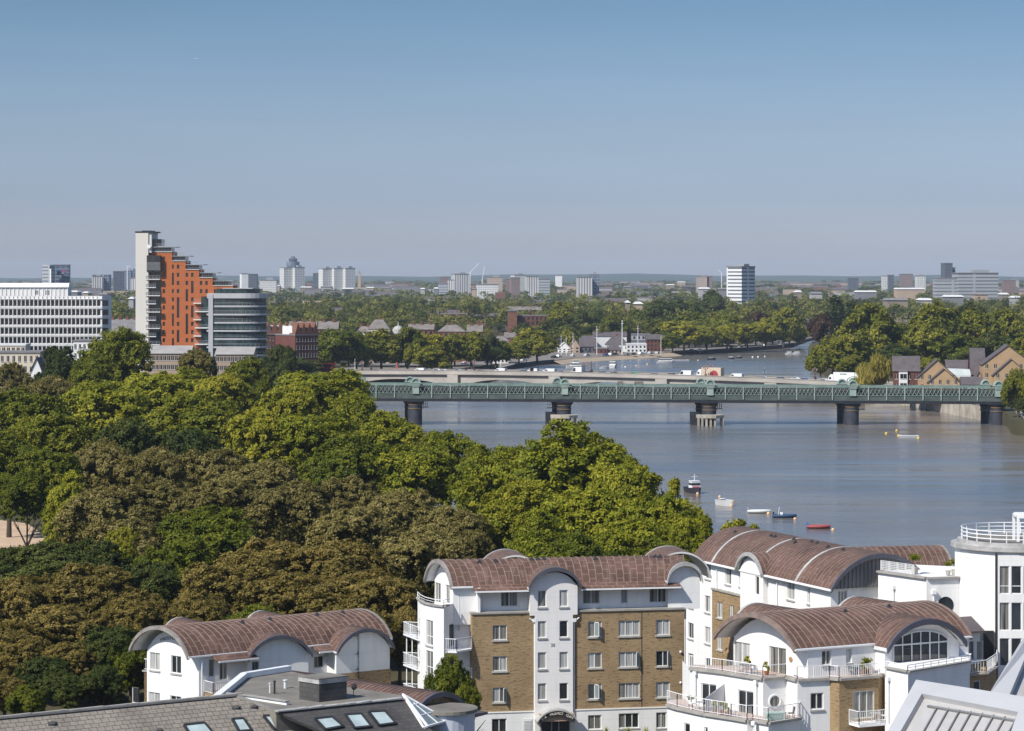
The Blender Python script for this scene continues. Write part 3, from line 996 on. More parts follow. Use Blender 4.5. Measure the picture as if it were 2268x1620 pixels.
# embankment walls: dark river walls left of the slipway and along the towpath
def wall_run(name, pts, z0, z1, th, mat, label, cat='wall', cap=None, post=None):
    root = thing(name, label, cat, (pts[0][0], pts[0][1], 0))
    b = MB()
    c = MB()
    for p, q in zip(pts[:-1], pts[1:]):
        a, d = Vector((p[0], p[1], 0)), Vector((q[0], q[1], 0))
        t = (d - a).normalized()
        nn = Vector((t.y, -t.x, 0)) * th / 2
        for mbx, za, zb, k in ((b, z0, z1, 1.0), (c, z1, z1 + 0.22, 1.25)):
            o = [a - nn * k, d - nn * k, d + nn * k, a + nn * k]
            mbx.hexa([v + Vector((0, 0, za)) for v in o[::-1]] + [v + Vector((0, 0, zb)) for v in o[::-1]])
        if post:
            L = (d - a).length
            for i in range(int(L / post)):
                u = a + t * (i * post)
                b.box((u.x + nn.x * 1.15, u.y + nn.y * 1.15, z0), (0.35, 0.35, z1 - z0 - 0.4), 0)
    b.build('wall', mat, root)
    c.build('coping', cap or stone_cap, root)
    return root


dark_wall = plain('dark_river_wall', (0.06, 0.058, 0.06), 0.9, 0.3, 0.2)
wp = [PZ(1105, 826, 0), PZ(1140, 816, 0), PZ(1180, 810, 0), PZ(1225, 806, 0)]
wall_run('river_wall', [(p.x, p.y) for p in wp], -1, 2.0, 1.0, dark_wall, 'dark curved river wall under the large plane tree by the slipway')
wp = [PZ(1492, 786, 0), PZ(1560, 784, 0), PZ(1640, 779, 0), PZ(1720, 773, 0), PZ(1758, 768, 0)]
wall_run('river_wall', [(p.x, p.y) for p in wp], -1, 2.1, 1.0, dark_wall, 'long dark river wall along the towpath trees')
wp = [rb[0], rb[1], rb[2], rb[3], rb[4], rb[5], rb[6]]
wall_run('river_wall', [(p[0] - 0.8, p[1] - 0.4) for p in wp[:1:-1]], -1, 4.6, 1.2, concrete, 'pale stained river wall with vertical timbers by the right bridge pier', post=7.0)
wall_run('river_wall', [(rb[1][0] + 3, rb[1][1] - 1.5), (rb[0][0] + 4, rb[0][1] - 4), (172, 740)], -1, 4.4, 1.2, concrete, 'short pale river wall right of the last bridge pier')

# ------------------------------------------------------------------ railway bridge, seven bays of lattice per span
BY = 803.0                                   # near truss plane
BS = F / BY


def bx_(px): return (px - HX) / F * BY


def btop(x): return 12.15 - (x - bx_(850)) * 0.0051
PIERS = [587, 915, 1245, 1567, 1883, 2205]
X0, X1 = bx_(560), bx_(2240)
TW = 9.6                                     # between trusses
rail = thing('railway_bridge', 'pale green lattice girder railway bridge on dark round piers', 'bridge', (bx_(1400), BY, 0))
top, bot, low = MB(), MB(), MB()
lat, deck, posts = MB(), MB(), MB()
for k, yy in enumerate((BY, BY + TW)):
    n = 24
    for i in range(n):
        xa, xb = X0 + (X1 - X0) * i / n, X0 + (X1 - X0) * (i + 1) / n
        za, zb = btop(xa), btop(xb)
        top.bar((xa, yy, za - 0.22), (xb, yy, zb - 0.22), 0.75, 0.42)
        bot.bar((xa, yy - 0.05, za - 2.72), (xb, yy - 0.05, zb - 2.72), 0.4, 0.18)
        low.hexa([Vector((xa, yy - 0.12, za - 4.25)), Vector((xb, yy - 0.12, zb - 4.25)), Vector((xb, yy + 0.12, zb - 4.25)), Vector((xa, yy + 0.12, za - 4.25)),
                  Vector((xa, yy - 0.12, za - 2.82)), Vector((xb, yy - 0.12, zb - 2.82)), Vector((xb, yy + 0.12, zb - 2.82)), Vector((xa, yy + 0.12, za - 2.82))])
        low.bar((xa, yy - 0.22, za - 4.3), (xb, yy - 0.22, zb - 4.3), 0.55, 0.12)
        # lattice, crossed diagonals
        m_ = 8
        for j in range(m_):
            u0, u1 = xa + (xb - xa) * j / m_, xa + (xb - xa) * (j + 1) / m_
            zt0, zt1 = btop(u0) - 0.42, btop(u1) - 0.42
            lat.bar((u0, yy - 0.1, zt0 - 2.2), (u1, yy - 0.1, zt1), 0.10, 0.19, up=(0, 1, 0))
            lat.bar((u0, yy + 0.1, zt0), (u1, yy + 0.1, zt1 - 2.2), 0.10, 0.19, up=(0, 1, 0))
    for a, c in zip(PIERS[:-1], PIERS[1:]):
        for j in range(8):
            if j == 0: continue
            x = bx_(a + (c - a) * (j - 0.0) / 8)
            posts = MB()
            posts.bar((x, yy - 0.18, btop(x) - 4.1), (x, yy - 0.18, btop(x) - 0.1), 0.26, 0.5)
            posts.build('girder_post', bridge_l, rail)
for i in range(24):
    xa, xb = X0 + (X1 - X0) * i / 24, X0 + (X1 - X0) * (i + 1) / 24
    za, zb = btop(xa) - 4.4, btop(xb) - 4.4
    deck.hexa([Vector((xa, BY - 0.4, za - 0.75)), Vector((xb, BY - 0.4, zb - 0.75)), Vector((xb, BY + TW + 0.4, zb - 0.75)), Vector((xa, BY + TW + 0.4, za - 0.75)),
               Vector((xa, BY - 0.4, za)), Vector((xb, BY - 0.4, zb)), Vector((xb, BY + TW + 0.4, zb)), Vector((xa, BY + TW + 0.4, za))])
top.build('top_chord', bridge_g, rail)
bot.build('bottom_chord', bridge_g, rail)
low.build('plate_girder', bridge_d, rail)
lat.build('lattice', plain('lattice_paint', (0.23, 0.28, 0.24), 0.6, 0.5, 1.3, col2=(0.38, 0.40, 0.35)), rail)
deck.build('deck', iron_d, rail)
tw = MB()
for i in range(24):
    xa, xb = X0 + (X1 - X0) * i / 24, X0 + (X1 - X0) * (i + 1) / 24
    za, zb = btop(xa), btop(xb)
    for yy in (BY + 1.9, BY + TW - 1.9):
        tw.hexa([Vector((xa, yy, za - 4.4)), Vector((xb, yy, zb - 4.4)), Vector((xb, yy + .15, zb - 4.4)), Vector((xa, yy + .15, za - 4.4)), Vector((xa, yy, za - 0.9)), Vector((xb, yy, zb - 0.9)), Vector((xb, yy + .15, zb - 0.9)), Vector((xa, yy + .15, za - 0.9))])
tw.build('track_screen', plain('dark_green_screen', (0.05, 0.065, 0.06), 0.7, 0.4, 0.2), rail)
for pi, ppx in enumerate(PIERS[1:]):
    x = bx_(ppx)
    zt = btop(x) - 5.15
    pb = MB()
    XO = {BY + 0.6: x + 0.7, BY + TW - 0.6: x - 0.9, BY: x + 0.8, BY + TW: x - 1.3}
    for yy in (BY + 0.6, BY + TW - 0.6):
        pb.tube((XO[yy], yy, -2), (XO[yy], yy, zt), 1.95, 1.95, 24)
    pb.hexa([Vector((x - 1.6, BY + 0.6, -2)), Vector((x + 1.6, BY + 0.6, -2)), Vector((x + 1.6, BY + TW, -2)), Vector((x - 1.6, BY + TW, -2)),
             Vector((x - 1.6, BY + 0.6, zt)), Vector((x + 1.6, BY + 0.6, zt)), Vector((x + 1.6, BY + TW, zt)), Vector((x - 1.6, BY + TW, zt))])
    pier = pb.build('pier', iron_p, rail)
    cb = MB()
    for yy in (BY + 0.6, BY + TW - 0.6):
        for (z0, z1, r0, r1) in ((zt - 0.9, zt, 2.1, 2.75),):
            cb.tube((XO[yy], yy, z0), (XO[yy], yy, z1), r0, r1, 24)
    cb.build('capital', iron_d, pier)
    rb_ = MB()
    for yy in (BY + 0.6, BY + TW - 0.6):
        for zz in (zt - 0.98, zt - 2.1):
            rb_ = MB()
            rb_.tube((XO[yy], yy, zz - 0.12), (XO[yy], yy, zz + 0.12), 2.13, 2.13, 24)
            rb_.build('band', MATS.get('ochre_band') or plain('ochre_band', (0.20, 0.13, 0.06), 0.7), pier)
    for side, yy in ((-1, BY), (1, BY + TW)):
        tb = MB()
        zt2 = btop(x)
        xk, x = x, XO[yy]
        tb.box((x, yy + side * -0.1, zt2 - 2.9), (1.9, 1.2, 2.0))
        tb.hexa([Vector((x + sx * w, yy + sy * d, z)) for z, w, d in ((zt2 - 0.9, 0.95, 0.65), (zt2 + 0.25, 1.55, 0.95)) for sx, sy in ((-1, -1), (1, -1), (1, 1), (-1, 1))])
        tb.box((x, yy, zt2 + 0.25), (3.2, 2.0, 0.2))
        nn = 14
        A = [Vector((x + 1.35 * math.cos(math.pi * i / nn), 0, zt2 + 0.45 + 1.35 * math.sin(math.pi * i / nn))) for i in range(nn + 1)]
        Bq = [Vector((x + 1.02 * math.cos(math.pi * i / nn), 0, zt2 + 0.45 + 1.02 * math.sin(math.pi * i / nn))) for i in range(nn + 1)]
        f_, k_ = Vector((0, yy - 0.85, 0)), Vector((0, yy + 0.85, 0))
        for i in range(nn):
            tb.face([A[i] + f_, A[i + 1] + f_, A[i + 1] + k_, A[i] + k_])
            tb.face([A[i + 1] + f_, A[i] + f_, Bq[i] + f_, Bq[i + 1] + f_])
            tb.face([A[i] + k_, A[i + 1] + k_, Bq[i + 1] + k_, Bq[i] + k_])
        pin = tb.build('pier_pinnacle', bridge_l, rail)
        for yq, fl_ in ((yy - 0.55, 1), (yy + 0.6, -1)):
            rc = MB()
            poly = [v + Vector((0, yq, 0)) for v in Bq]
            rc.face(poly if fl_ < 0 else poly[::-1])
            rc.build('recess_panel', bridge_g, pin)
        x = xk
    # hanging inspection cage
    cg = MB()
    cx = x + (3.3 if pi in (0, 2, 3) else -3.3)
    for q in (-0.9, -0.3, 0.3, 0.9):
        for yq in (BY + 0.2, BY + 1.8):
            cg.bar((cx + q, yq, zt - 1.7), (cx + q, yq, zt + 0.5), 0.1)
    cg.box((cx, BY + 1.0, zt - 1.85), (2.4, 2.0, 0.14))
    cg.bar((cx - 1, BY + 0.2, zt - 0.7), (cx + 1, BY + 0.2, zt - 0.7), 0.1)
    cg.build('inspection_cage', iron_d, rail)
    if ppx in (1245, 1567):
        fb_ = MB()
        fx = x + 0.4
        fb_.prism([(fx - 3.9, BY - 6.4), (fx + 1.6, BY - 7.2), (fx + 4.1, BY - 5.0), (fx + 4.1, BY - 1.8), (fx - 3.9, BY - 1.8)], 2.25, 3.15)
        for (ax, ay) in [(fx - 3.5, BY - 6.1)] + [(fx - 2.4 + 1.25 * i, BY - 6.3) for i in range(4)] + [(fx + 3.2, BY - 4.8), (fx + 3.6, BY - 2.4)]:
            fb_.box((ax, ay, -2), (0.62, 0.62, 4.24))
        fb_.box((fx + 3.75, BY - 3.6, -2), (0.4, 3.4, 4.22))
        fd = fb_.build('pier_fender', concrete, rail)
        fb2 = MB()
        fb2.box((x - 3.6, BY + 2.0, -2), (2.6, 6.5, 5.6))
        fb2.build('side_fender', iron_d, rail)
# signal and equipment seen on the far side of the railway deck
sg = thing('railway_signal', 'white railway signal board with two red discs above the green truss', 'signal', PY(802, 860, BY + 5))
s = MB()
p = PY(802, 846, BY + 5)
s.box((p.x, p.y, p.z - 0.8), (1.35, 0.12, 1.05))
s.build('board', white_paint, sg)
s = MB()
for q in (-0.3, 0.3): s.tube((p.x + q, p.y - 0.06, p.z - 0.2), (p.x + q, p.y - 0.10, p.z - 0.2), 0.2, 0.2, 12)
s.build('red_disc', plain('signal_red', (0.6, 0.03, 0.04), 0.5), sg)
s = MB()
s.bar((p.x, p.y + 0.2, 7.2), (p.x, p.y + 0.2, p.z + 1.9), 0.14)
s.build('post', grey_m, sg)
s = MB()
s.box((p.x + 0.1, p.y + 0.4, p.z + 0.5), (1.9, 1.2, 0.9))
s.build('green_box', bridge_g, sg)
for ppx, w, lab in ((1374, 4.0, 'small rusty trackside cabinet with rails on the railway bridge'), (1415, 6.5, 'long low grey trackside cabinet on the railway bridge')):
    cbx = thing('trackside_cabinet', lab, 'cabinet', (bx_(ppx) * (BY + 4) / BY, BY + 4, 7.4))
    s = MB()
    px_ = bx_(ppx) * (BY + 4) / BY
    for q in (-1, 1): s.bar((px_ + q * w * 0.17, BY + 4, 7.3), (px_ + q * w * 0.17, BY + 4, btop(px_) + 0.3), 0.2)
    s.build('post', dark_m, cbx)
    s = MB()
    s.box((px_, BY + 4, btop(px_) + 0.2), (w * 0.42, 1.0, 0.7))
    s.build('housing', plain('cabinet_grey_%d' % ppx, (0.2, 0.17, 0.15), 0.8), cbx)

# ------------------------------------------------------------------ road bridge beyond
RA, RC = Vector((PY(742, 826, 1060).x, 1060)), Vector((PY(1985, 855, 930).x, 930))
rd = (RC - RA)
RL = rd.length
rt = rd.normalized()
rn = Vector((rt.y, -rt.x))                  # towards us


def rz_(u):                                 # parapet top height along the bridge
    k = u / RL
    return 5.9 + 0.9 * k + 2.0 * (1 - (2 * k - 0.86) ** 2 / 1.35)


def rp(u, v, z):
    q = RA + rt * u - rn * v
    return Vector((q.x, q.y, z))


road = thing('road_bridge', 'low pale granite road bridge with flat arches behind the green railway bridge', 'bridge', rp(RL / 2, 0, 0))
par, shade, spn, dk = MB(), MB(), MB(), MB()
N_ = 60
RW = 13.5
ARCH = [0.03, 0.235, 0.425, 0.615, 0.80, 0.98]


def soff(u):
    k = u / RL
    for a, c in zip(ARCH[:-1], ARCH[1:]):
        if a + 0.013 < k < c - 0.013:
            t = (k - (a + c) / 2) / ((c - a) / 2 - 0.013)
            return max(0.0, (rz_((a + c) / 2 * RL) - 3.3) * math.sqrt(max(0, 1 - t * t)) ** 0.9)
    return -2.0


N_ = 150
for i in range(N_):
    u0, u1 = RL * i / N_, RL * (i + 1) / N_
    za, zb = rz_(u0), rz_(u1)
    H = lambda v0, v1, d0, d1: [rp(u0, v0, za - d0), rp(u1, v0, zb - d0), rp(u1, v1, zb - d0), rp(u0, v1, za - d0), rp(u0, v0, za - d1), rp(u1, v0, zb - d1), rp(u1, v1, zb - d1), rp(u0, v1, za - d1)]
    for v in (0, RW):
        par.hexa(H(v, v + 0.5, 1.15, 0.0))
        par.hexa(H(v - 0.16, v + 0.66, 0.0, -0.14))
    par.hexa(H(-0.75, 0.6, 1.5, 1.15))
    dk.hexa(H(0.5, RW, 1.6, 1.05))
    sa, sb = soff(u0 + 1e-6), soff(u1 - 1e-6)
    for v in (0.35,):
        spn.face([rp(u0, v, sa), rp(u1, v, sb), rp(u1, v, zb - 1.5), rp(u0, v, za - 1.5)])
    spn.face([rp(u0, RW, sa), rp(u0, RW, za - 1.5), rp(u1, RW, zb - 1.5), rp(u1, RW, sb)])
    spn.face([rp(u0, 0.35, sa), rp(u0, RW, sa), rp(u1, RW, sb), rp(u1, 0.35, sb)])
par.build('parapet', granite, road)
dk.build('roadway', asphalt, road)
spn.build('spandrel', granite, road)
for k in ARCH[1:-1]:
    pb = MB()
    u = k * RL
    z = rz_(u)
    q = rp(u, 0, 0)
    pb.hexa([rp(u - 2.4, -1.2, -2), rp(u + 2.4, -1.2, -2), rp(u + 2.4, 0.2, -2), rp(u - 2.4, 0.2, -2), rp(u - 2.4, -1.2, z - 1.6), rp(u + 2.4, -1.2, z - 1.6), rp(u + 2.4, 0.2, z - 1.6), rp(u - 2.4, 0.2, z - 1.6)])
    pb.build('pier', granite, road)
ROADZ = lambda u: rz_(u) - 1.05


def ucoord(px):
    k = (px - HX) / F
    # rp(u,v): X = k Y
    # for the lane centre v=5
    o = RA - rn * 5
    return (k * o.y - o.x) / (rt.x - k * rt.y)
# ------------------------------------------------------------------ building helpers
class Fac:
    """a vertical facade line; u runs left to right seen from outside, d is outward"""
    def __init__(s, p0, p1=None, th=None):
        s.p = Vector((p0[0], p0[1]))
        if p1 is not None:
            d = Vector((p1[0], p1[1])) - s.p
            s.L = d.length
            s.t = d.normalized()
        else:
            s.t = Vector((math.cos(th), math.sin(th)))
        s.n = Vector((s.t.y, -s.t.x))

    def off(s, d):
        f = Fac(s.p + s.n * d, th=math.atan2(s.t.y, s.t.x))
        return f

    def u(s, px):
        k = (px - HX) / F
        return (s.p.y * k - s.p.x) / (s.t.x - k * s.t.y)

    def z(s, px, py):
        Y = s.p.y + s.u(px) * s.t.y
        return CH - (py - HY) / F * Y

    def P(s, u, z, d=0.0):
        q = s.p + s.t * u + s.n * d
        return Vector((q.x, q.y, z))

    def rect(s, x0, y0, x1, y1):
        xm, ym = (x0 + x1) / 2, (y0 + y1) / 2
        return (s.u(x0), s.u(x1), s.z(xm, y1), s.z(xm, y0))


def fbox(mb, f, ua, ub, za, zb, d0, d1, mi=0):
    mb.hexa([f.P(ua, za, d1), f.P(ub, za, d1), f.P(ub, za, d0), f.P(ua, za, d0), f.P(ua, zb, d1), f.P(ub, zb, d1), f.P(ub, zb, d0), f.P(ua, zb, d0)], mi)


def wall(mb, f, u0, u1, z0, z1, holes=(), rev=0.16, d=0.0, mi=0):
    us = sorted({u0, u1} | {h[i] for h in holes for i in (0, 1) if u0 < h[i] < u1})
    zs = sorted({z0, z1} | {h[i] for h in holes for i in (2, 3) if z0 < h[i] < z1})
    for a, b in zip(us[:-1], us[1:]):
        for c, e in zip(zs[:-1], zs[1:]):
            um, zm = (a + b) / 2, (c + e) / 2
            if any(h[0] < um < h[1] and h[2] < zm < h[3] for h in holes): continue
            mb.face([f.P(a, c, d), f.P(b, c, d), f.P(b, e, d), f.P(a, e, d)], None, mi)
    for a, b, c, e in [h[:4] for h in holes]:
        r = d - rev
        mb.face([f.P(a, c, d), f.P(a, e, d), f.P(a, e, r), f.P(a, c, r)], None, mi)
        mb.face([f.P(b, c, d), f.P(b, c, r), f.P(b, e, r), f.P(b, e, d)], None, mi)
        mb.face([f.P(a, e, d), f.P(b, e, d), f.P(b, e, r), f.P(a, e, r)], None, mi)
        mb.face([f.P(a, c, d), f.P(a, c, r), f.P(b, c, r), f.P(b, c, d)], None, mi)


WI = [0]


def window(parent, f, r, n=2, glass=None, sill=True, d=-0.12, fr=None, transom=None, bw=0.07, name='window', open_=None):
    ua, ub, za, zb = r
    WI[0] += 1
    b = MB()
    fbox(b, f, ua, ua + bw, za, zb, d - 0.02, d + 0.05)
    fbox(b, f, ub - bw, ub, za, zb, d - 0.02, d + 0.05)
    fbox(b, f, ua + bw, ub - bw, zb - bw, zb, d - 0.02, d + 0.05)
    fbox(b, f, ua + bw, ub - bw, za, za + bw, d - 0.02, d + 0.05)
    for i in range(1, n):
        m_ = ua + (ub - ua) * i / n
        fbox(b, f, m_ - bw / 2, m_ + bw / 2, za + bw, zb - bw, d - 0.02, d + 0.045)
    for t in (transom or ()):
        zt = za + (zb - za) * t
        fbox(b, f, ua + bw, ub - bw, zt - bw / 2, zt + bw / 2, d - 0.02, d + 0.04)
    w = b.build(name, fr or frame_w, parent)
    b = MB()
    gm = glass or GL[(WI[0] * 7 + WI[0] // 3) % 5]
    g2 = gm
    cells = [(ua + (ub - ua) * i / n, ua + (ub - ua) * (i + 1) / n) for i in range(n)]
    for i, (a, c) in enumerate(cells):
        b.face([f.P(a, za, d), f.P(c, za, d), f.P(c, zb, d), f.P(a, zb, d)], None, (1 if (WI[0] + i) % 3 == 0 and n > 1 else 0))
    b.build('pane', [gm, GL[(WI[0] * 3 + 2) % 5]] if glass is None else [gm, gm], w)
    if sill:
        b = MB()
        fbox(b, f, ua - 0.07, ub + 0.07, za - 0.13, za - 0.002, -0.02, 0.10)
        b.build('sill', sill_m, w)
    if open_ is not None:                       # an opened casement, hinged at one side
        b = MB()
        hu, wd = open_
        a0 = f.P(hu, za + bw, d + 0.04)
        e0 = f.P(hu + wd * 0.55, za + bw, d + 0.04 + abs(wd) * 0.83)
        hgt = Vector((0, 0, zb - za - 2 * bw))
        b.bar(a0, e0, 0.05, 0.06)
        b.bar(a0 + hgt, e0 + hgt, 0.05, 0.06)
        b.bar(e0, e0 + hgt, 0.06, 0.05)
        b.bar(a0, a0 + hgt, 0.06, 0.05)
        s_ = b.build('casement', frame_w, w)
        b = MB()
        b.face([a0, e0, e0 + hgt, a0 + hgt])
        b.build('pane', glass_s, w)
    return w


def railing(parent, pts, h=1.05, sp=0.17, mat=None, name='railing', rails=(1.0, 0.12), bal=True, post=1.6):
    b = MB()
    mat = mat or white_paint
    for p, q in zip(pts[:-1], pts[1:]):
        p, q = Vector(p), Vector(q)
        L = (q - p).length
        t = (q - p).normalized()
        for r_ in rails:
            b.bar(p + Vector((0, 0, h * r_)), q + Vector((0, 0, h * r_)), 0.055 if r_ > 0.9 else 0.035)
        n = max(1, int(round(L / post)))
        for i in range(n + 1):
            u = p + t * (L * i / n)
            b.bar(u, u + Vector((0, 0, h)), 0.055)
        if bal:
            n = max(1, int(L / sp))
            for i in range(1, n):
                u = p + t * (L * i / n)
                b.bar(u + Vector((0, 0, 0.1)), u + Vector((0, 0, h * 0.93)), 0.026)
    return b.build(name, mat, parent)


def V2(p, z): return Vector((p[0], p[1], z))


def arc_h(t, hw, rise):
    """circular segment height for t in -1..1"""
    Rr = (hw * hw + rise * rise) / (2 * rise)
    return math.sqrt(max(0, Rr * Rr - (t * hw) ** 2)) - (Rr - rise)


def barrel(parent, a0, b0, a1, b1, ze, rise, th=0.22, seam=0.62, n=18, name='roof', fasc=(None, None), gutter=True, mat=None, lead_every=None, ov=0.0):
    """vaulted roof; a = near eave, b = far eave, 0/1 the two ends (plan points)"""
    a0, b0, a1, b1 = [Vector((p[0], p[1])) for p in (a0, b0, a1, b1)]
    hw = (b0 - a0).length / 2
    ax = (a1 - a0)
    L = ax.length
    m = MB()

    def pt(e, k, dz=0.0):
        t = -1 + 2 * k / n
        A = a0.lerp(a1, e)
        B = b0.lerp(b1, e)
        q = A.lerp(B, k / n)
        return Vector((q.x, q.y, ze + arc_h(t, hw, rise) + dz))
    arc = [0.0]
    for k in range(n): arc.append(arc[-1] + (pt(0, k + 1) - pt(0, k)).length)
    ns = max(1, int(L / 1.5))
    flip = ((b0 - a0).x * ax.y - (b0 - a0).y * ax.x) > 0

    def F4(q, uv=None, mi=0):
        m.face(q[::-1] if flip else q, (uv[::-1] if flip else uv) if uv else None, mi)
    Lq = max(1, int(L / seam)) * 0.62
    for i in range(ns):
        e0, e1 = i / ns, (i + 1) / ns
        for k in range(n):
            F4([pt(e0, k), pt(e0, k + 1), pt(e1, k + 1), pt(e1, k)],
               [(arc[k], e0 * Lq), (arc[k + 1], e0 * Lq), (arc[k + 1], e1 * Lq), (arc[k], e1 * Lq)])
            F4([pt(e0, k, -th), pt(e1, k, -th), pt(e1, k + 1, -th), pt(e0, k + 1, -th)], None, 2)
    for e0 in (0, 1):
        for k in range(n):
            q = [pt(e0, k), pt(e0, k, -th), pt(e0, k + 1, -th), pt(e0, k + 1)]
            F4(q if e0 == 0 else q[::-1], None, 2)
    for k in (0, n):
        q = [pt(0, k), pt(1, k), pt(1, k, -th), pt(0, k, -th)]
        F4(q if k == 0 else q[::-1], None, 2)
    # standing seams
    nn = int(L / seam)
    w = 0.035 / L
    for i in range(nn + 1):
        e = min(max((i + 0.5 * 0) / max(nn, 1), w * 2), 1 - w * 2)
        ld = lead_every and i % lead_every == lead_every // 2
        ww = w * (6 if ld else 1)
        for k in range(n):
            hh = 0.05
            A, B, C_, D = pt(e - ww, k, hh), pt(e - ww, k + 1, hh), pt(e + ww, k + 1, hh), pt(e + ww, k, hh)
            F4([A, B, C_, D], None, 3 if ld else 1)
            F4([pt(e - ww, k), pt(e - ww, k + 1), B, A], None, 1)
            F4([D, C_, pt(e + ww, k + 1), pt(e + ww, k)], None, 1)
    roof = m.build(name, [mat or copper, copper_rib, offwhite, lead], parent)
    # fascia bands at the ends
    for e, fm in zip((0, 1), fasc):
        if fm is None: continue
        b = MB()
        s = -1 if e == 0 else 1
        o = ax.normalized() * 0.09 * s
        o = Vector((o.x, o.y, 0))
        for k in range(n):
            q = [pt(e, k, 0.07) + o, pt(e, k + 1, 0.07) + o, pt(e, k + 1, -th - 0.12) + o, pt(e, k, -th - 0.12) + o]
            i_ = [pt(e, k, 0.07) - o * 1.6, pt(e, k + 1, 0.07) - o * 1.6, pt(e, k + 1, -th - 0.12) - o * 1.6, pt(e, k, -th - 0.12) - o * 1.6]
            b.hexa([q[3], q[2], i_[2], i_[3], q[0], q[1], i_[1], i_[0]])
        b.build('fascia', fm, roof)
    if gutter:
        b = MB()
        for k in (0, n):
            dd = (a0 - b0).normalized() * (0.06 if k == 0 else -0.06)
            dd = Vector((dd.x, dd.y, -th * 0.5))
            b.bar(pt(0, k) + dd, pt(1, k) + dd, 0.13, 0.13)
        b.build('gutter', white_paint, roof)
    return roof


def gable(mb, f, u0, u1, z0, ze, rise, th=0.22, holes=(), n=18, d=0.0, mi=0):
    wall(mb, f, u0, u1, z0, ze, holes, d=d, mi=mi)
    hw = (u1 - u0) / 2
    pts = [f.P(u0, ze, d), f.P(u1, ze, d)]
    for k in range(1, n): pts.append(f.P(u1 - (u1 - u0) * k / n, ze + max(0.01, arc_h(1 - 2 * k / n, hw, rise) - th), d))
    for i in range(1, len(pts) - 1): mb.face([pts[0], pts[i], pts[i + 1]], None, mi)


def dormer(parent, f, uL, uR, ze, rise, d0, depth, fm, th=0.16, ov=0.35, seam=0.55):
    """cross vault running inward from the facade"""
    A0, B0 = f.P(uL, 0, d0 + ov), f.P(uR, 0, d0 + ov)
    A1, B1 = f.P(uL, 0, d0 - depth), f.P(uR, 0, d0 - depth)
    return barrel(parent, (A0.x, A0.y), (B0.x, B0.y), (A1.x, A1.y), (B1.x, B1.y), ze, rise, th, seam, 16, 'dormer_roof', (fm, None), gutter=False, mat=copper_b if parent.name == 'apartment_block' or parent.name == 'apartment_block.001' else None)


def pipe(parent, f, px, y0, y1, d=0.12, hopper=True, kick=None):
    b = MB()
    u = f.u(px)
    za, zb = f.z(px, y1), f.z(px, y0)
    b.tube(f.P(u, za, d), f.P(u, zb, d), 0.055, n=6)
    if hopper: fbox(b, f, u - 0.16, u + 0.16, zb, zb + 0.3, 0.02, 0.3)
    if kick:
        b.tube(f.P(u, zb, d), f.P(u + kick, zb + abs(kick) * 0.8, d), 0.055, n=6)
    b.build('downpipe', white_paint, parent)


def ray_plane(px, py, p0, n):
    dr = Vector(((px - HX) / F, 1.0, -(py - HY) / F))
    o = Vector((0, 0, CH))
    return o + dr * ((p0 - o).dot(n) / dr.dot(n))


def text_obj(s, size, M, mat, name, parent=None, extrude=0.015):
    c = bpy.data.curves.new('txt', 'FONT')
    c.body = s
    c.size = size
    c.extrude = extrude
    c.align_x = 'CENTER'
    o = bpy.data.objects.new('txt', c)
    COL.objects.link(o)
    bpy.context.view_layer.update()
    me = bpy.data.meshes.new_from_object(o.evaluated_get(bpy.context.evaluated_depsgraph_get()))
    bpy.data.objects.remove(o)
    me.name = name
    me.materials.clear()
    me.materials.append(mat)
    inv = ROOTM[parent.name].inverted() if parent and parent.name in ROOTM else Matrix()
    me.transform(inv @ M)
    q = bpy.data.objects.new(name, me)
    COL.objects.link(q)
    if parent: q.parent = parent
    return q


def joined_text(items, mat, name, parent):
    """several letters (string, size, matrix) as one part"""
    obs = [text_obj(s, z, M, mat, name, parent) for s, z, M in items]
    import bmesh
    bm = bmesh.new()
    for o in obs: bm.from_mesh(o.data)
    me = bpy.data.meshes.new(name)
    bm.to_mesh(me)
    bm.free()
    me.materials.append(mat)
    q = bpy.data.objects.new(name, me)
    COL.objects.link(q)
    q.parent = parent
    for o in obs: bpy.data.objects.remove(o)
    return q


def fmat(f, u, z, d, rot=0.0):
    """matrix putting text (x right, y up) on a facade"""
    x = Vector((f.t.x, f.t.y, 0))
    y = Vector((0, 0, 1))
    nn = Vector((f.n.x, f.n.y, 0))
    p = f.P(u, z, d)
    M = Matrix(((x.x, y.x, nn.x, p.x), (x.y, y.y, nn.y, p.y), (x.z, y.z, nn.z, p.z), (0, 0, 0, 1)))
    return M @ Matrix.Rotation(rot, 4, 'Z')


def vents(parent, spots, fn, name='roof_vent'):
    b = MB()
    for (u, v) in spots:
        c = fn(u, v)
        b.hexa([c + Vector(q) for q in ((-.22, -.25, -.05), (.22, -.25, -.05), (.22, .3, 0), (-.22, .3, 0), (-.02, -.2, .28), (.02, -.2, .28), (.02, .3, .2), (-.02, .3, .2))])
    b.build(name, dark_m, parent)


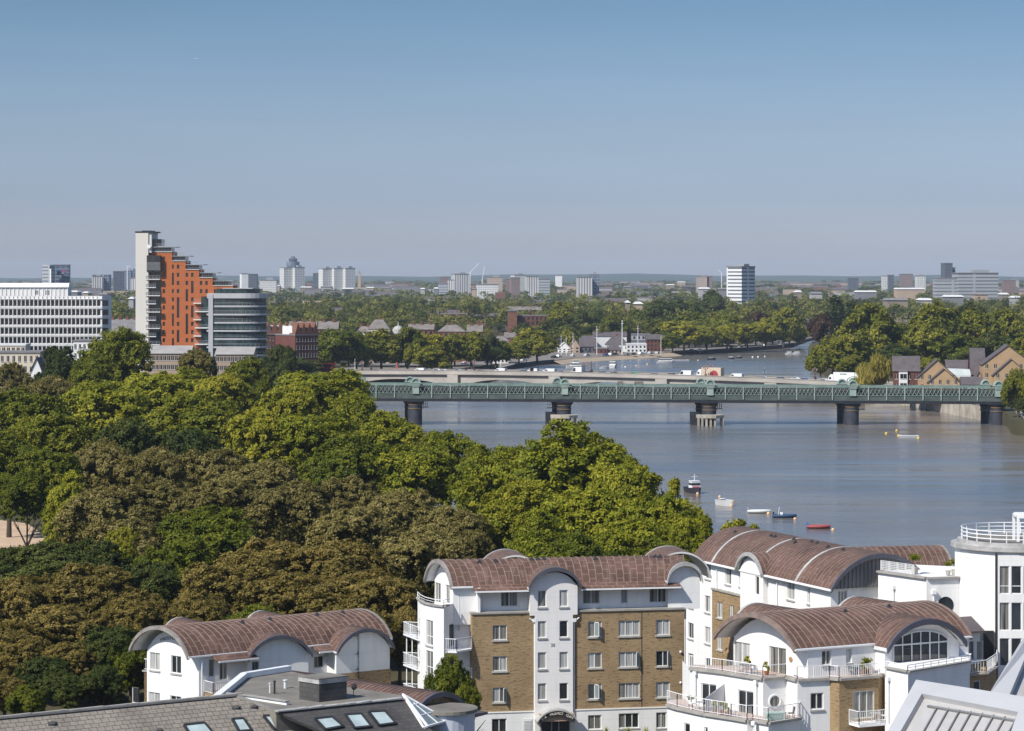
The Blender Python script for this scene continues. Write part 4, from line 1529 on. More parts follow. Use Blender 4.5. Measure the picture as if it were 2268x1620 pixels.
# ------------------------------------------------------------------ six-storey brick block with the number on its stair bay
G0 = LAND
bB = thing('apartment_block', 'six-storey brown brick and white apartment block with long vaulted copper roof', 'apartment block', PY(1270, 1500, 243) * 1)
bB.location.z = G0
ROOTM[bB.name] = Matrix.Translation(Vector((bB.location.x, bB.location.y, G0)))
p0 = PY(1046, 1361, 238)
FB = Fac((p0.x, p0.y), th=R(11))
zBt, zBw = FB.z(1100, 1360), FB.z(1100, 1578)
zBe = 17.4
rows3 = (0, 69, 138)
hl = [FB.rect(1091, 1385 + r, 1123, 1418 + r) for r in rows3]
hr = [FB.rect(x0, y + r, x1, y + 34 + r) for x0, x1, y in ((1302, 1333, 1377), (1370, 1417, 1375), (1453, 1484, 1373)) for r in rows3]
w1 = MB()
wall(w1, FB, FB.u(1046), FB.u(1185), zBw, zBt, hl)
w1b = MB()
wall(w1b, FB, FB.u(1269), FB.u(1516), zBw, zBt, hr)
w1b.build('brick_wall', brick_y, bB)
# lit left return of the brick part
FBl = Fac(FB.P(0, 0, -3.6).xy, FB.P(0, 0, 0).xy)
hside = [FBl.rect(1029, 1378 + r, 1040, 1412 + r) for r in (0, 69)]
wall(w1, FBl, 0, FBl.L, G0, zBt, hside)
w1.build('brick_wall', brick_y, bB)
w2 = MB()
hg = [FB.rect(1089, 1592, 1122, 1625), FB.rect(1302, 1584, 1332, 1616), FB.rect(1370, 1580, 1415, 1613), FB.rect(1453, 1578, 1476, 1613)]
wall(w2, FB, FB.u(1046), FB.u(1185), G0, zBw - 0.02, hg[:1], d=0.05)
wall(w2, FB, FB.u(1269), FB.u(1516), G0, zBw - 0.02, hg[1:], d=0.05)
fbox(w2, FB, FB.u(1046), FB.u(1185), zBw - 0.06, zBw + 0.04, -0.1, 0.11)
fbox(w2, FB, FB.u(1269), FB.u(1516), zBw - 0.06, zBw + 0.04, -0.1, 0.11)
# top floor, set back
FT = FB.off(-0.9)
ht = [FT.rect(1109, 1310, 1147, 1344), FT.rect(1290, 1304, 1329, 1338), FT.rect(1375, 1302, 1391, 1337), FT.rect(1438, 1300, 1476, 1335)]
wall(w2, FT, FT.u(1003), FT.u(1174), zBt - 1.0, zBe - 0.05, ht[:1])
wall(w2, FT, FT.u(1277), FT.u(1520), zBt - 1.0, zBe - 0.05, ht[1:])
fbox(w2, FT, FT.u(1054), FT.u(1060), zBt, zBe - 0.1, 0.0, 0.85)
# body at the back and right end
fbox(w2, FB, FB.u(1010), FB.u(1516) - 0.05, G0, zBe - 0.3, -7.2, -1.2)
w2.build('white_wall', white, bB)
# stair bay
w3 = MB()
FY = FB.off(0.28)
hb = [FY.rect(x0, y, x1, y + 37) for x0, x1, dy in ((1191, 1210, 0), (1239, 1258, -1)) for y in (1308 + dy, 1376 + dy, 1445 + dy, 1514 + dy)]
zD = FY.z(1228, 1300)
wall(w3, FY, FY.u(1185), FY.u(1269), G0, zBt - 0.2, [h for h in hb if h[3] < zBt - 0.2])
gable(w3, FY, FY.u(1174), FY.u(1279), zBt - 0.2, zD, 1.45, 0.16, [h for h in hb if h[3] > zBt - 0.2])
for px in (1185, 1269):
    s = 1 if px == 1269 else -1
    u = FY.u(px)
    q = [FY.P(u, G0, 0), FY.P(u, zBt - 0.2, 0), FY.P(u, zBt - 0.2, -0.28), FY.P(u, G0, -0.28)]
    w3.face(q if s < 0 else q[::-1])
for px in (1174, 1279):
    u = FY.u(px)
    q = [FY.P(u, zBt - 0.2, 0), FY.P(u, zD, 0), FY.P(u, zD, -1.2), FY.P(u, zBt - 0.2, -1.2)]
    w3.face(q if px == 1174 else q[::-1])
w3.build('stair_bay', white_bay, bB)
for i, h in enumerate(hl): window(bB, FB, h, 2, open_=(h[1] - 0.07, -(h[1] - h[0]) * 0.45) if i == 2 else None)
for i, h in enumerate(hr):
    op = None
    if i in (0, 2): op = ((h[0] + h[1]) / 2, -(h[1] - h[0]) * 0.1 + (h[1] - h[0]) * 0.5)
    if i in (4, 7): op = (h[1] - 0.08, -(h[1] - h[0]) * 0.3)
    if i == 1: op = None
    window(bB, FB, h, 3 if i // 3 == 1 else 2, open_=op)
for h in hg: window(bB, FB, h, 3 if h is hg[2] else 2, d=-0.08)
for h in ht: window(bB, FT, h, 1 if h is ht[2] else 2, glass_c if h is not ht[2] else glass_s, sill=False)
for h in hb: window(bB, FY, h, 1, sill=True)
for h in hside: window(bB, FBl, h, 1, sill=True)
b = MB()
fbox(b, FB, FB.u(1046) - 0.1, FB.u(1185), zBt, zBt + 0.16, -0.9, 0.12)
fbox(b, FB, FB.u(1269), FB.u(1516), zBt, zBt + 0.16, -0.9, 0.12)
b.build('coping', stone_cap, bB)
# roofs
a0, b0 = PZ(1000, 1300, zBe).xy, PZ(940, 1284, zBe).xy
a1 = a0 + FB.t * 21.2
b1 = b0 + FB.t * 24.0
rB = barrel(bB, a0, b0, a1, b1, zBe, 2.05, th=.15, mat=copper_b, fasc=(edge_m, None), lead_every=None)
dormer(bB, FY, FY.u(1169), FY.u(1286), zD, 1.7, 0, 4.2, fascia_d, ov=0.5)
dormer(bB, FB, FB.u(1477), FB.u(1556), FB.z(1480, 1287), 1.6, -0.2, 4.0, lead)
b = MB()
fge = Fac(a1 - FB.t * .35, b1 - FB.t * .35)
gable(b, fge, 0.1, fge.L - .1, zBt, zBe, 1.95, .16)
b.build('end_gable', white, bB)
b = MB()
gable(b, FB, FB.u(1481), FB.u(1552), zBt, FB.z(1480, 1287), 1.4, 0.16, d=-0.3)
b.build('dormer_wall', white, bB)
for pxc, hw in ((1118, 2.7), (1478, 2.9)):
    fb = FB.off(-8.6)
    u = fb.u(pxc)
    A0, B0 = fb.P(u + hw, 0), fb.P(u - hw, 0)
    A1, B1 = fb.P(u + hw, 0, 5), fb.P(u - hw, 0, 5)
    barrel(bB, A0.xy, B0.xy, A1.xy, B1.xy, zBe, 2.35, 0.16, 0.55, 16, 'dormer_roof', (lead, None), gutter=False)
b = MB()
for x0, x1 in ((1050, 1170), (1286, 1506)):
    ua, ub = FB.u(x0), FB.u(x1)
    z = zBe
    b.hexa([FB.P(ua, z - 0.42, 0.35), FB.P(ub, z - 0.42, 0.35), FB.P(ub, z - 0.1, -0.8), FB.P(ua, z - 0.1, -0.8), FB.P(ua, z - 0.3, 0.35), FB.P(ub, z - 0.3, 0.35), FB.P(ub, z + 0.14, -0.8), FB.P(ua, z + 0.14, -0.8)])
lip = b.build('eave_roof', copper_b, bB)
b = MB()
for x0, x1 in ((1050, 1170), (1286, 1506)):
    b.bar(FB.P(FB.u(x0), zBe - 0.4, 0.4), FB.P(FB.u(x1), zBe - 0.4, 0.4), 0.12)
b.build('gutter', white_paint, lip)


def onroofB(e, k):
    A, B_ = a0.lerp(a1, e), b0.lerp(b1, e)
    q = A.lerp(B_, k)
    return Vector((q.x, q.y, zBe + arc_h(-1 + 2 * k, 3.1, 2.05)))


vents(bB, [(0.15, 0.33), (0.22, 0.36), (0.37, 0.4), (0.395, 0.4), (0.42, 0.4), (0.63, 0.36), (0.88, 0.4), (0.9, 0.4)], onroofB)
# left gable, rounded bay, balconies
gi = FB.t * 0.8
FGb = Fac(Vector(b0) + gi + (a0 - b0).normalized() * 0.35, Vector(a0) + gi - (a0 - b0).normalized() * 0.25)
w4 = MB()
hgb = [FGb.rect(963, 1291, 976, 1336), FGb.rect(987, 1296, 998, 1338)]
gable(w4, FGb, 0, FGb.L, 13.5, zBe, 1.95, 0.2, hgb)
zq = 15.9
bayp = [PZ(925, 1324, zq), PZ(931, 1330.5, zq), PZ(942, 1336, zq), PZ(960, 1340.5, zq), PZ(983, 1343, zq)]
bay = [(p.x, p.y) for p in bayp]
backp = [FB.P(FB.u(1046), 0, -3.7), FB.P(FB.u(1046), 0, -8.5), Vector((bay[0][0] + 1.5, bay[0][1] + 4, 0))]
facets = [Fac(bay[i], bay[i + 1]) for i in range(4)]
bay_holes = []
for fi, f in enumerate(facets):
    hs = []
    if fi == 0: hs = [f.rect(926.5, y, 930, y + 47) for y in (1369, 1437)]
    if fi == 2: hs = [f.rect(944, y, 959, y + 56) for y in (1374, 1442, 1510)]
    wall(w4, f, 0, f.L, G0, zq, hs)
    bay_holes += [(f, h) for h in hs]
FR = Fac(bay[4], FB.P(FB.u(1046), 0, -3.4).xy)
hrc = [FR.rect(995, 1381, 1010, 1432), FR.rect(995, 1450, 1010, 1501)]
wall(w4, FR, 0, FR.L, G0, zq, hrc)
w4.face([V2(q, zq - 0.9) for q in bay + [FR.P(FR.L, 0).xy, FB.P(FB.u(1046), 0, -8.5).xy, (bay[0][0] + 1.5, bay[0][1] + 4)]])
w4.build('rounded_bay', white, bB)
for f, h in bay_holes: window(bB, f, h, 2 if h[1] - h[0] > 0.8 else 1, transom=(0.36,), sill=True)
for h in hgb: window(bB, FGb, h, 2, glass_c, sill=False)
for h in hrc: window(bB, FR, h, 1, glass_d, sill=False, name='balcony_door')
b = MB()
for i in range(4): b.bar(V2(bay[i], zq), V2(bay[i + 1], zq), 0.35, 0.14)
b.bar(V2(bay[4], zq), FR.P(1.0, zq), 0.35, 0.14)
b.build('coping', stone_cap, bB)
railing(bB, [V2(p, zq + 0.07) for p in bay] + [FR.P(1.2, zq + 0.07)], 0.45, bal=False, rails=(1.0, 0.5))
for z in (12.45, 9.7, 6.9):
    q0, q1 = PZ(893, 1403 + (12.45 - z) * 24.6, z), PZ(924, 1415 + (12.45 - z) * 24.6, z)
    e0, e1 = Vector((bay[0][0] + 0.3, bay[0][1] + 1.2, z)), Vector((bay[1][0] + 0.2, bay[1][1], z))
    b = MB()
    b.hexa([q0 + Vector((0, 0, -0.16)), q1 + Vector((0, 0, -0.16)), e1 + Vector((0, 0, -0.16)), e0 + Vector((0, 0, -0.16)), q0, q1, e1, e0])
    for q in (q0, q0.lerp(q1, 0.4)): b.bar(q + Vector((0.3, 0.2, -2.7)), q + Vector((0.3, 0.2, -0.1)), 0.09)
    bal = b.build('balcony', white_paint, bB)
    railing(bal, [e0, q0, q1, e1], 1.05)
for z, y in ((12.0, 1442), (9.25, 1511)):
    q0, q1, q2 = FR.P(0.15, z, 1.15), FB.P(FB.u(1045), z, 0.0), FB.P(FB.u(1046), z, -3.2)
    b = MB()
    qs = [FR.P(0.15, z, 0.02), q0, q1, q2]
    b.face(qs)
    b.face([q - Vector((0, 0, 0.16)) for q in qs][::-1])
    for i in range(4): b.face([qs[i] - Vector((0, 0, 0.16)), qs[(i + 1) % 4] - Vector((0, 0, 0.16)), qs[(i + 1) % 4], qs[i]])
    bal = b.build('balcony', white_paint, bB)
    railing(bal, [qs[0], q0, q1], 1.05)
for px, y0, y1, k in ((1183, 1378, 1578, -0.45), (1271, 1377, 1578, 0.45)): pipe(bB, FB, px, y0, y1, kick=k)
pipe(bB, FT, 1153, 1302, 1350, hopper=False)
pipe(bB, FT, 1492, 1296, 1345, hopper=False)
b = MB()
u = FB.u(1421)
b.bar(FB.P(u, zBw, 0.02), FB.P(u, zBt, 0.02), 0.035)
b.build('movement_joint', dark_m, bB)
num = plain('grey_lettering', (0.33, 0.32, 0.30), 0.6)
text_obj('38', 0.40, fmat(FY, FY.u(1224), FY.z(1224, 1432), 0.02), num, 'house_number', bB)
# porch
zP = FY.z(1228, 1592)
b = MB()
n = 14
uL, uR = FY.u(1184), FY.u(1273)
for k in range(n):
    def pp(k, d, dz): return FY.P(uL + (uR - uL) * k / n, zP + arc_h(-1 + 2 * k / n, (uR - uL) / 2, 1.0) + dz, d)
    b.hexa([pp(k, 1.2, -0.14), pp(k + 1, 1.2, -0.14), pp(k + 1, 0.01, -0.14), pp(k, 0.01, -0.14), pp(k, 1.2, 0), pp(k + 1, 1.2, 0), pp(k + 1, 0.01, 0), pp(k, 0.01, 0)])
porch = b.build('porch_roof', lead, bB)
b = MB()
for k in range(1, n - 1):
    b.hexa([pp(k, 1.1, -0.62), pp(k + 1, 1.1, -0.62), pp(k + 1, 1.0, -0.62), pp(k, 1.0, -0.62), pp(k, 1.1, -0.13), pp(k + 1, 1.1, -0.13), pp(k + 1, 1.0, -0.13), pp(k, 1.0, -0.13)])
b.build('sign_band', dark_m, porch)
msg = '1-8  PROSPECT  QUAY'
cream = plain('cream_lettering', (0.75, 0.70, 0.60), 0.6)
items = []
for i, ch in enumerate(msg):
    if ch == ' ': continue
    t = -0.72 + 1.44 * i / (len(msg) - 1)
    hw = (uR - uL) / 2
    Rr = (hw * hw + 1.0) / 2.0
    ang = -math.asin(max(-1, min(1, t * hw / Rr)))
    items.append((ch, 0.30, fmat(FY, (uL + uR) / 2 + t * hw, zP + arc_h(t, hw, 1.0) - 0.47, 1.12, ang)))
joined_text(items, cream, 'porch_lettering', porch)
b = MB()
fbox(b, FY, FY.u(1192), FY.u(1268), zP - 0.1, zP + 0.55, 0.3, 0.9)
b.build('tympanum', plain('pinkish_render', (0.42, 0.30, 0.23), 0.8), porch)
b = MB()
fbox(b, FY, FY.u(1196), FY.u(1262), G0, zP - 0.12, 0.02, 0.08)
dr = b.build('entrance_door', dark_m, bB)
b = MB()
for px in (1197, 1221, 1237, 1261): fbox(b, FY, FY.u(px) - 0.05, FY.u(px) + 0.05, G0, zP - 0.13, 0.085, 0.14)
b.build('door_frame', grey_m, dr)
b = MB()
lv = FB.rect(1158, 1592, 1178, 1640)
fbox(b, FB, lv[0], lv[1], G0, lv[3], 0.055, 0.10)
for i in range(9): fbox(b, FB, lv[0] + 0.08, lv[1] - 0.08, lv[3] - 0.2 - i * 0.12, lv[3] - 0.14 - i * 0.12, 0.10, 0.14)
b.build('louvred_door', offwhite, bB)
b = MB()
for px, y in ((1507, 1444), (1507, 1512)): b.ball(FB.P(FB.u(px), FB.z(px, y), 0.1), 0.12, 8)
b.build('wall_lamp', white_paint, bB)

# ------------------------------------------------------------------ low barrel-roofed block at the left
zAe = 11.8
bA = thing('apartment_block', 'low white apartment block with barrel roofs and roof lettering behind the slate roof', 'apartment block', (-22, 243, G0))
a0, b0 = PZ(416, 1455, zAe).xy, PZ(287, 1438, zAe).xy
a1 = PZ(868, 1413, zAe).xy
b1 = b0 + (a1 - a0)
tA = (a1 - a0).normalized()
wA = (b0 - a0).normalized()
rA = barrel(bA, a0, b0, a1, b1, zAe, 2.3, th=.15, mat=copper_b, fasc=(edge_m, edge_m), seam=0.6)
FGa = Fac(b0 + tA * 1.15 - wA * 0.75, a0 + tA * 1.15 + wA * 0.1)
wa = MB()
hA = [FGa.rect(332, 1446, 354, 1485), FGa.rect(379, 1453, 401, 1492), FGa.rect(329, 1534, 354, 1570), FGa.rect(377, 1542, 401, 1575)]
gable(wa, FGa, 0, FGa.L, G0, zAe - 0.1, 2.15, 0.2, hA)
for yy in (1497, 1426):
    pass
FFa = Fac(FGa.P(FGa.L, 0).xy, FGa.P(FGa.L, 0).xy + tA * 19.5)
hF = [FFa.rect(462, 1460, 476, 1500), FFa.rect(486, 1461, 504, 1506), FFa.rect(695, 1453, 717, 1480)]
wall(wa, FFa, 0, 19.5, 8.6, zAe, hF)
wall(wa, FFa, 0, 1.4, G0, 8.6)
fbox(wa, FFa, 0, 19.3, G0, zAe - 0.3, -6.6, -0.6)
wa.build('white_wall', white, bA)
for h in hA: window(bA, FGa, h, 2)
for i, h in enumerate(hF): window(bA, FFa, h, 2 if i == 1 else 1, [glass_c, glass_c, glass_d][i], sill=False, name='balcony_door' if i < 2 else 'window')
wl_ = MB()
wall(wl_, FFa, 1.4, 19.5, G0, 8.6, d=0.04)
zq2 = 9.55
# brick annex at the far left with a roof terrace
fx = FGa.P(0.0, 0)
an = [FGa.P(-1.35, 0, -0.9).xy, FGa.P(0.05, 0, -0.9).xy, FGa.P(0.05, 0, -5.0).xy, FGa.P(-1.35, 0, -5.0).xy]
FAn = Fac(an[0], an[1])
han = [FAn.rect(292, 1523, 306, 1558)]
wall(wl_, FAn, 0, FAn.L, G0, zq2, han)
wl_.prism(an, G0, zq2 - 0.02)
wl_.build('brick_wall', brick_y, bA)
window(bA, FAn, han[0], 1, glass_d)
b = MB()
fbox(b, FAn, -0.15, FAn.L, zq2, zq2 + 0.14, -4, 0.12)
b.build('coping', stone_cap, bA)
railing(bA, [FAn.P(0, zq2 + 0.14, -3.5), FAn.P(0, zq2 + 0.14, 0), FAn.P(FAn.L, zq2 + 0.14, 0)], 1.0)
zR = 11.3
for i, (L_, R_, apx, apy) in enumerate((((548, 1459), (691, 1449), 627, 1408), ((745, 1444), (872, 1432), 811, 1394))):
    pL, pR = PZ(*L_, zR), PZ(*R_, zR)
    fd = Fac(pL.xy, pR.xy)
    d_ = MB()
    hs = [fd.rect(561, 1466, 578, 1500)] if i == 0 else []
    gable(d_, fd, 0.2, fd.L - 0.2, G0 if i == 0 else 9.25, zR, 1.75, 0.16, hs, d=-0.35)
    for u in (0.2, fd.L - 0.2):
        q = [fd.P(u, G0, -0.35), fd.P(u, zR, -0.35), fd.P(u, zR, -2.6), fd.P(u, G0, -2.6)]
        d_.face(q if u < 1 else q[::-1])
    d_.build('dormer_wall', white, bA)
    if i == 1:
        d_ = MB()
        wall(d_, fd, 0.1, fd.L - 0.1, G0, 9.25, d=-0.32)
        d_.build('brick_wall', brick_y, bA)
    for h in hs: window(bA, fd.off(-0.35), h, 1, glass_c, sill=False)
    dormer(bA, fd, 0, fd.L, zR, 1.8, -0.35, 5.0, fascia_d, ov=0.5)
    if i == 1:
        b = MB()
        u = fd.u(798)
        b.tube(fd.P(u, 8.6, -0.25), fd.P(u, 12.9, -0.25), 0.03, n=5)
        for z, w_ in ((12.6, 0.6), (11.0, 0.5), (9.6, 0.6)):
            b.bar(fd.P(u, z, -0.2), fd.P(u - w_, z - 0.1, 0.1), 0.05)
            b.bar(fd.P(u - w_ * 0.5, z - 0.35, 0.0), fd.P(u - w_ * 0.5, z + 0.2, 0.0), 0.04)
        b.build('aerial', dark_m, bA)
for x0, x1, y in ((468, 556, 1452), (690, 748, 1441)):
    b = MB()
    ua, ub = FFa.u(x0), FFa.u(x1)
    b.hexa([FFa.P(ua, 11.25, 1.3), FFa.P(ub, 11.25, 1.3), FFa.P(ub, 11.6, -0.2), FFa.P(ua, 11.6, -0.2), FFa.P(ua, 11.4, 1.3), FFa.P(ub, 11.4, 1.3), FFa.P(ub, 11.85, -0.2), FFa.P(ua, 11.85, -0.2)])
    lipA = b.build('eave_roof', copper_b, bA)
b = MB()
for x0, x1, y in ((468, 556, 1452), (690, 748, 1441)): b.bar(FFa.P(FFa.u(x0), 11.27, 1.36), FFa.P(FFa.u(x1), 11.27, 1.36), 0.13)
b.build('gutter', white_paint, lipA)
for pxc in (398, 578):
    fb = Fac(b0 - wA * 0 + (0, 0), b0 + tA * 5) if False else Fac((b0 + wA * 1.0), (b0 + wA * 1.0 + tA * 5))
    u = fb.u(pxc)
    A0, B0 = fb.P(u + 1.9, 0), fb.P(u - 1.9, 0)
    A1, B1 = fb.P(u + 1.9, 0, 4.5), fb.P(u - 1.9, 0, 4.5)
    barrel(bA, A0.xy, B0.xy, A1.xy, B1.xy, zAe, 2.25, 0.16, 0.55, 14, 'dormer_roof', (lead, None), gutter=False)
zb_ = 8.55
qs = [FFa.P(FFa.u(452), zb_, 0.0), FFa.P(FFa.u(452), zb_, 1.6), FFa.P(FFa.u(520), zb_, 1.6), FFa.P(FFa.u(520), zb_, 0.0)]
b = MB()
b.hexa([q - Vector((0, 0, 0.2)) for q in (qs[1], qs[2], qs[3], qs[0])] + [qs[1], qs[2], qs[3], qs[0]])
fbox(b, FFa, FFa.u(452), FFa.u(530), G0, zb_ - 0.2, 0.05, 1.5)
bal = b.build('balcony', brick_y, bA)
railing(bal, [qs[0], qs[1], qs[2]], 1.05)
pipe(bA, FFa, 446, 1466, 1550, hopper=False)


def onroofA(e, k):
    A, B_ = a0.lerp(a1, e), b0.lerp(b1, e)
    q = A.lerp(B_, k)
    return Vector((q.x, q.y, zAe + arc_h(-1 + 2 * k, 3.8, 2.3)))


vents(bA, [(0.36, 0.36), (0.5, 0.38), (0.74, 0.4), (0.87, 0.4)], onroofA)
msg = 'PROSPECT  QUAY'
items = []
hw = FGa.L / 2
navy = plain('navy_lettering', (0.03, 0.03, 0.05), 0.5)
for i, ch in enumerate(msg):
    if ch == ' ': continue
    t = -0.42 + 1.12 * i / (len(msg) - 1)
    Rr = (hw * hw + 2.15 * 2.15) / (2 * 2.15)
    ang = -math.asin(max(-1, min(1, t * hw / Rr)))
    items.append((ch, 0.40, fmat(FGa, hw + t * hw, zAe - 0.1 + arc_h(t, hw, 2.15) - 0.95, 0.02, ang)))
joined_text(items, navy, 'gable_lettering', bA)

# ------------------------------------------------------------------ roofs in the bottom left foreground
bE = thing('foreground_building', 'grey slate roof with skylights and flat felt deck in the bottom left corner', 'building', PZ(500, 1560, 12).to_tuple())
bE.location.z = G0
ROOTM[bE.name] = Matrix.Translation(Vector((bE.location.x, bE.location.y, G0)))


def plane_poly(mb, pts, p0, n, th=0.25, mi=0, dz=0.0):
    q = [ray_plane(x, y, p0, n) + n * dz for x, y in pts]
    mb.face(q, None, mi)
    k = len(q)
    dn = -n * th
    for i in range(k):
        j = (i + 1) % k
        mb.face([q[j], q[i], q[i] + dn, q[j] + dn], None, mi)
    mb.face([v + dn for v in q][::-1], None, mi)
    return q


zr = 12.9
r0, r1 = PZ(-30, 1594, zr), PZ(521, 1541, zr)
rt_ = (r1 - r0).normalized()
dn_ = Vector((rt_.y, -rt_.x, 0))
slope = (dn_ * math.cos(R(36)) - Vector((0, 0, 1)) * math.sin(R(36)))
nS = rt_.cross(-slope).normalized()
if nS.z < 0: nS = -nS
sl = MB()
q = plane_poly(sl, [(-30, 1760), (830, 1700), (740, 1632), (628, 1583), (565, 1556), (521, 1541), (-30, 1594)], r0, nS)
sl.build('slate_roof', slate, bE)
b = MB()
b.bar(r0 + Vector((0, 0, 0.05)), r1 + Vector((0, 0, 0.05)), 0.42, 0.14)
for i in range(14):
    p = r0.lerp(r1, (i + 0.5) / 14)
    b.bar(p - rt_ * 1.3 + Vector((0, 0, 0.10)), p + rt_ * 1.3 + Vector((0, 0, 0.1 + 0.03 * (i % 2))), 0.3, 0.1)
hp = [ray_plane(x, y, r0, nS) for x, y in ((521, 1541), (565, 1556), (628, 1583), (740, 1632), (830, 1700))]
for i in range(4): b.bar(hp[i], hp[i + 1], 0.3, 0.16)
b.build('ridge_tiles', stone_cap, bE)
# back slope and walls below
b = MB()
b.face([r1, r0, r0 - dn_ * 5 - Vector((0, 0, 3.6)), r1 - dn_ * 5 - Vector((0, 0, 3.6))])
b.build('back_slope', slate, bE)
zf = 12.0
f0, f1 = PZ(612, 1577, zf), PZ(892, 1548, zf)
ft = (f1 - f0).normalized()
fd_ = Vector((ft.y, -ft.x, 0))
sl2 = (fd_ * math.cos(R(34)) - Vector((0, 0, 1)) * math.sin(R(34)))
nD = ft.cross(-sl2).normalized()
if nD.z < 0: nD = -nD
b = MB()
plane_poly(b, [(612, 1577), (628, 1583), (740, 1632), (830, 1700), (1010, 1660), (950, 1612), (892, 1548)], f0, nD)
b.build('dark_slate_roof', slate_d, bE)
b = MB()
dk_pts = [(497, 1541), (541, 1502), (640, 1486), (700, 1501), (771, 1522), (888, 1540), (892, 1547), (612, 1576), (530, 1547)]
b.prism([(PZ(x, y, zf).x, PZ(x, y, zf).y) for x, y in dk_pts][::-1], 9, zf)
b.build('flat_deck', felt, bE)
b = MB()
b.bar(f0 + Vector((0, 0, 0.04)), f1 + Vector((0, 0, 0.04)), 0.55, 0.08)
for i in range(8): b.bar(f0.lerp(f1, i / 8) + Vector((0, 0, 0.07)), f0.lerp(f1, (i + 0.9) / 8) + Vector((0, 0, 0.09 + 0.02 * (i % 3))), 0.5, 0.05)
b.build('lead_flashing', lead, bE)
b = MB()
pr = [PZ(470, 1558, zf + 0.1), PZ(541, 1500, zf + 0.1), PZ(640, 1484, zf + 0.1)]
for i in range(2): b.bar(pr[i] + Vector((0, 0, .15)), pr[i + 1] + Vector((0, 0, .15)), 0.55, 0.42)
pr2 = [PZ(493, 1543, zf), PZ(560, 1550, zf), PZ(637, 1562, zf)]
for i in range(2): b.bar(pr2[i] + Vector((0, 0, .1)), pr2[i + 1] + Vector((0, 0, .1)), 0.25, 0.32)
b.build('parapet_upstand', white_paint, bE)
b = MB()
for i in range(2): b.bar(pr2[i] + Vector((0, -.05, .30)), pr2[i + 1] + Vector((0, -.05, .30)), 0.42, 0.07)
b.build('upstand_capping', stone_cap, bE)
# plant box
c0, c1, c2 = PZ(663, 1549, zf), PZ(707, 1556, zf), PZ(768, 1549, zf)
c3 = c0 + c2 - c1
hB = 1.45
b = MB()
b.hexa([c0, c1, c2, c3] + [v + Vector((0, 0, hB)) for v in (c0, c1, c2, c3)])
pb_ = b.build('plant_housing', slate_d, bE)
cc = (c0 + c1 + c2 + c3) / 4
b = MB()
e_ = [v + (v - cc) * 0.05 for v in (c0, c1, c2, c3)]
b.hexa([v + Vector((0, 0, hB - 0.05)) for v in e_] + [v + Vector((0, 0, hB + 0.3)) for v in e_])
b.build('housing_trim', lead, pb_)
b = MB()
e_ = [v + (v - cc) * 0.08 for v in (c0, c1, c2, c3)]
b.hexa([v + Vector((0, 0, hB + 0.3)) for v in e_] + [v + Vector((0, 0, hB + 0.38)) for v in e_])
b.build('housing_roof', felt, pb_)
for px, py, h, r_, m_ in ((598, 1535, 0.7, 0.07, offwhite), (608, 1537, 0.95, 0.08, dark_m), (632, 1525, 0.6, 0.13, offwhite)):
    p = PZ(px, py, zf)
    b = MB()
    b.tube(p - Vector((0, 0, .1)), p + Vector((0, 0, h)), r_, n=8)
    b.tube(p + Vector((0, 0, h)), p + Vector((0, 0, h + 0.08)), r_ * 1.5, n=8)
    b.build('vent_pipe', m_, bE)
b = MB()
p = PZ(783, 1542, zf)
b.tube(p, p + Vector((0, 0, 1.0)), 0.03, n=5)
b.ball(p + Vector((0.05, -0.1, 0.75)), 0.26, 8, (0.9, 0.35, 1.1))
b.build('satellite_dish', dark_m, bE)


def skylight(parent, c, p0, n, glass):
    q = [ray_plane(x, y, p0, n) for x, y in c]
    m = (q[0] + q[1] + q[2] + q[3]) / 4
    b = MB()
    for i in range(4): b.bar(q[i] + n * 0.08, q[(i + 1) % 4] + n * 0.08, 0.17, 0.17, up=n)
    s = b.build('skylight', dark_m, parent)
    b = MB()
    b.face([(v + (m - v) * 0.06) + n * 0.10 for v in q][::-1])
    b.build('pane', glass, s)


sk_open = glassy('skylight_reflection', (0.42, 0.50, 0.50), 0.08, 0.5, 0.15)
for c in (((697, 1594), (734, 1590), (759, 1611), (720, 1618)), ((764, 1585), (799, 1583), (821, 1611), (785, 1615)), ((816, 1579), (851, 1577), (875, 1604), (839, 1609))):
    skylight(bE, c, f0, nD, sk_open)
for c in (((583, 1588), (604, 1587), (628, 1612), (608, 1618)), ((514, 1595), (538, 1593), (556, 1620), (529, 1622)), ((407, 1608), (452, 1603), (472, 1627), (422, 1632))):
    skylight(bE, c, r0, nS, sk_open)
# replaced slates round the lights and slate vents
b = MB()
for x, y, w_, h_ in ((105, 1600, 22, 9), (512, 1565, 22, 8), (553, 1564, 18, 7), (345, 1617, 14, 5)):
    q = [ray_plane(*p, r0, nS) + nS * 0.02 for p in ((x, y), (x + w_, y - 1), (x + w_ + 2, y + h_ - 1), (x + 2, y + h_))]
    b.face(q[::-1])
    m = (q[0] + q[2]) / 2
    b.hexa([m + Vector(k) for k in ((-.2, -.15, 0), (.2, -.15, 0), (.2, .15, 0), (-.2, .15, 0), (-.12, -.05, .2), (.12, -.05, .2), (.12, .1, .2), (-.12, .1, .2))])
b.build('slate_vents', slate_d, bE)
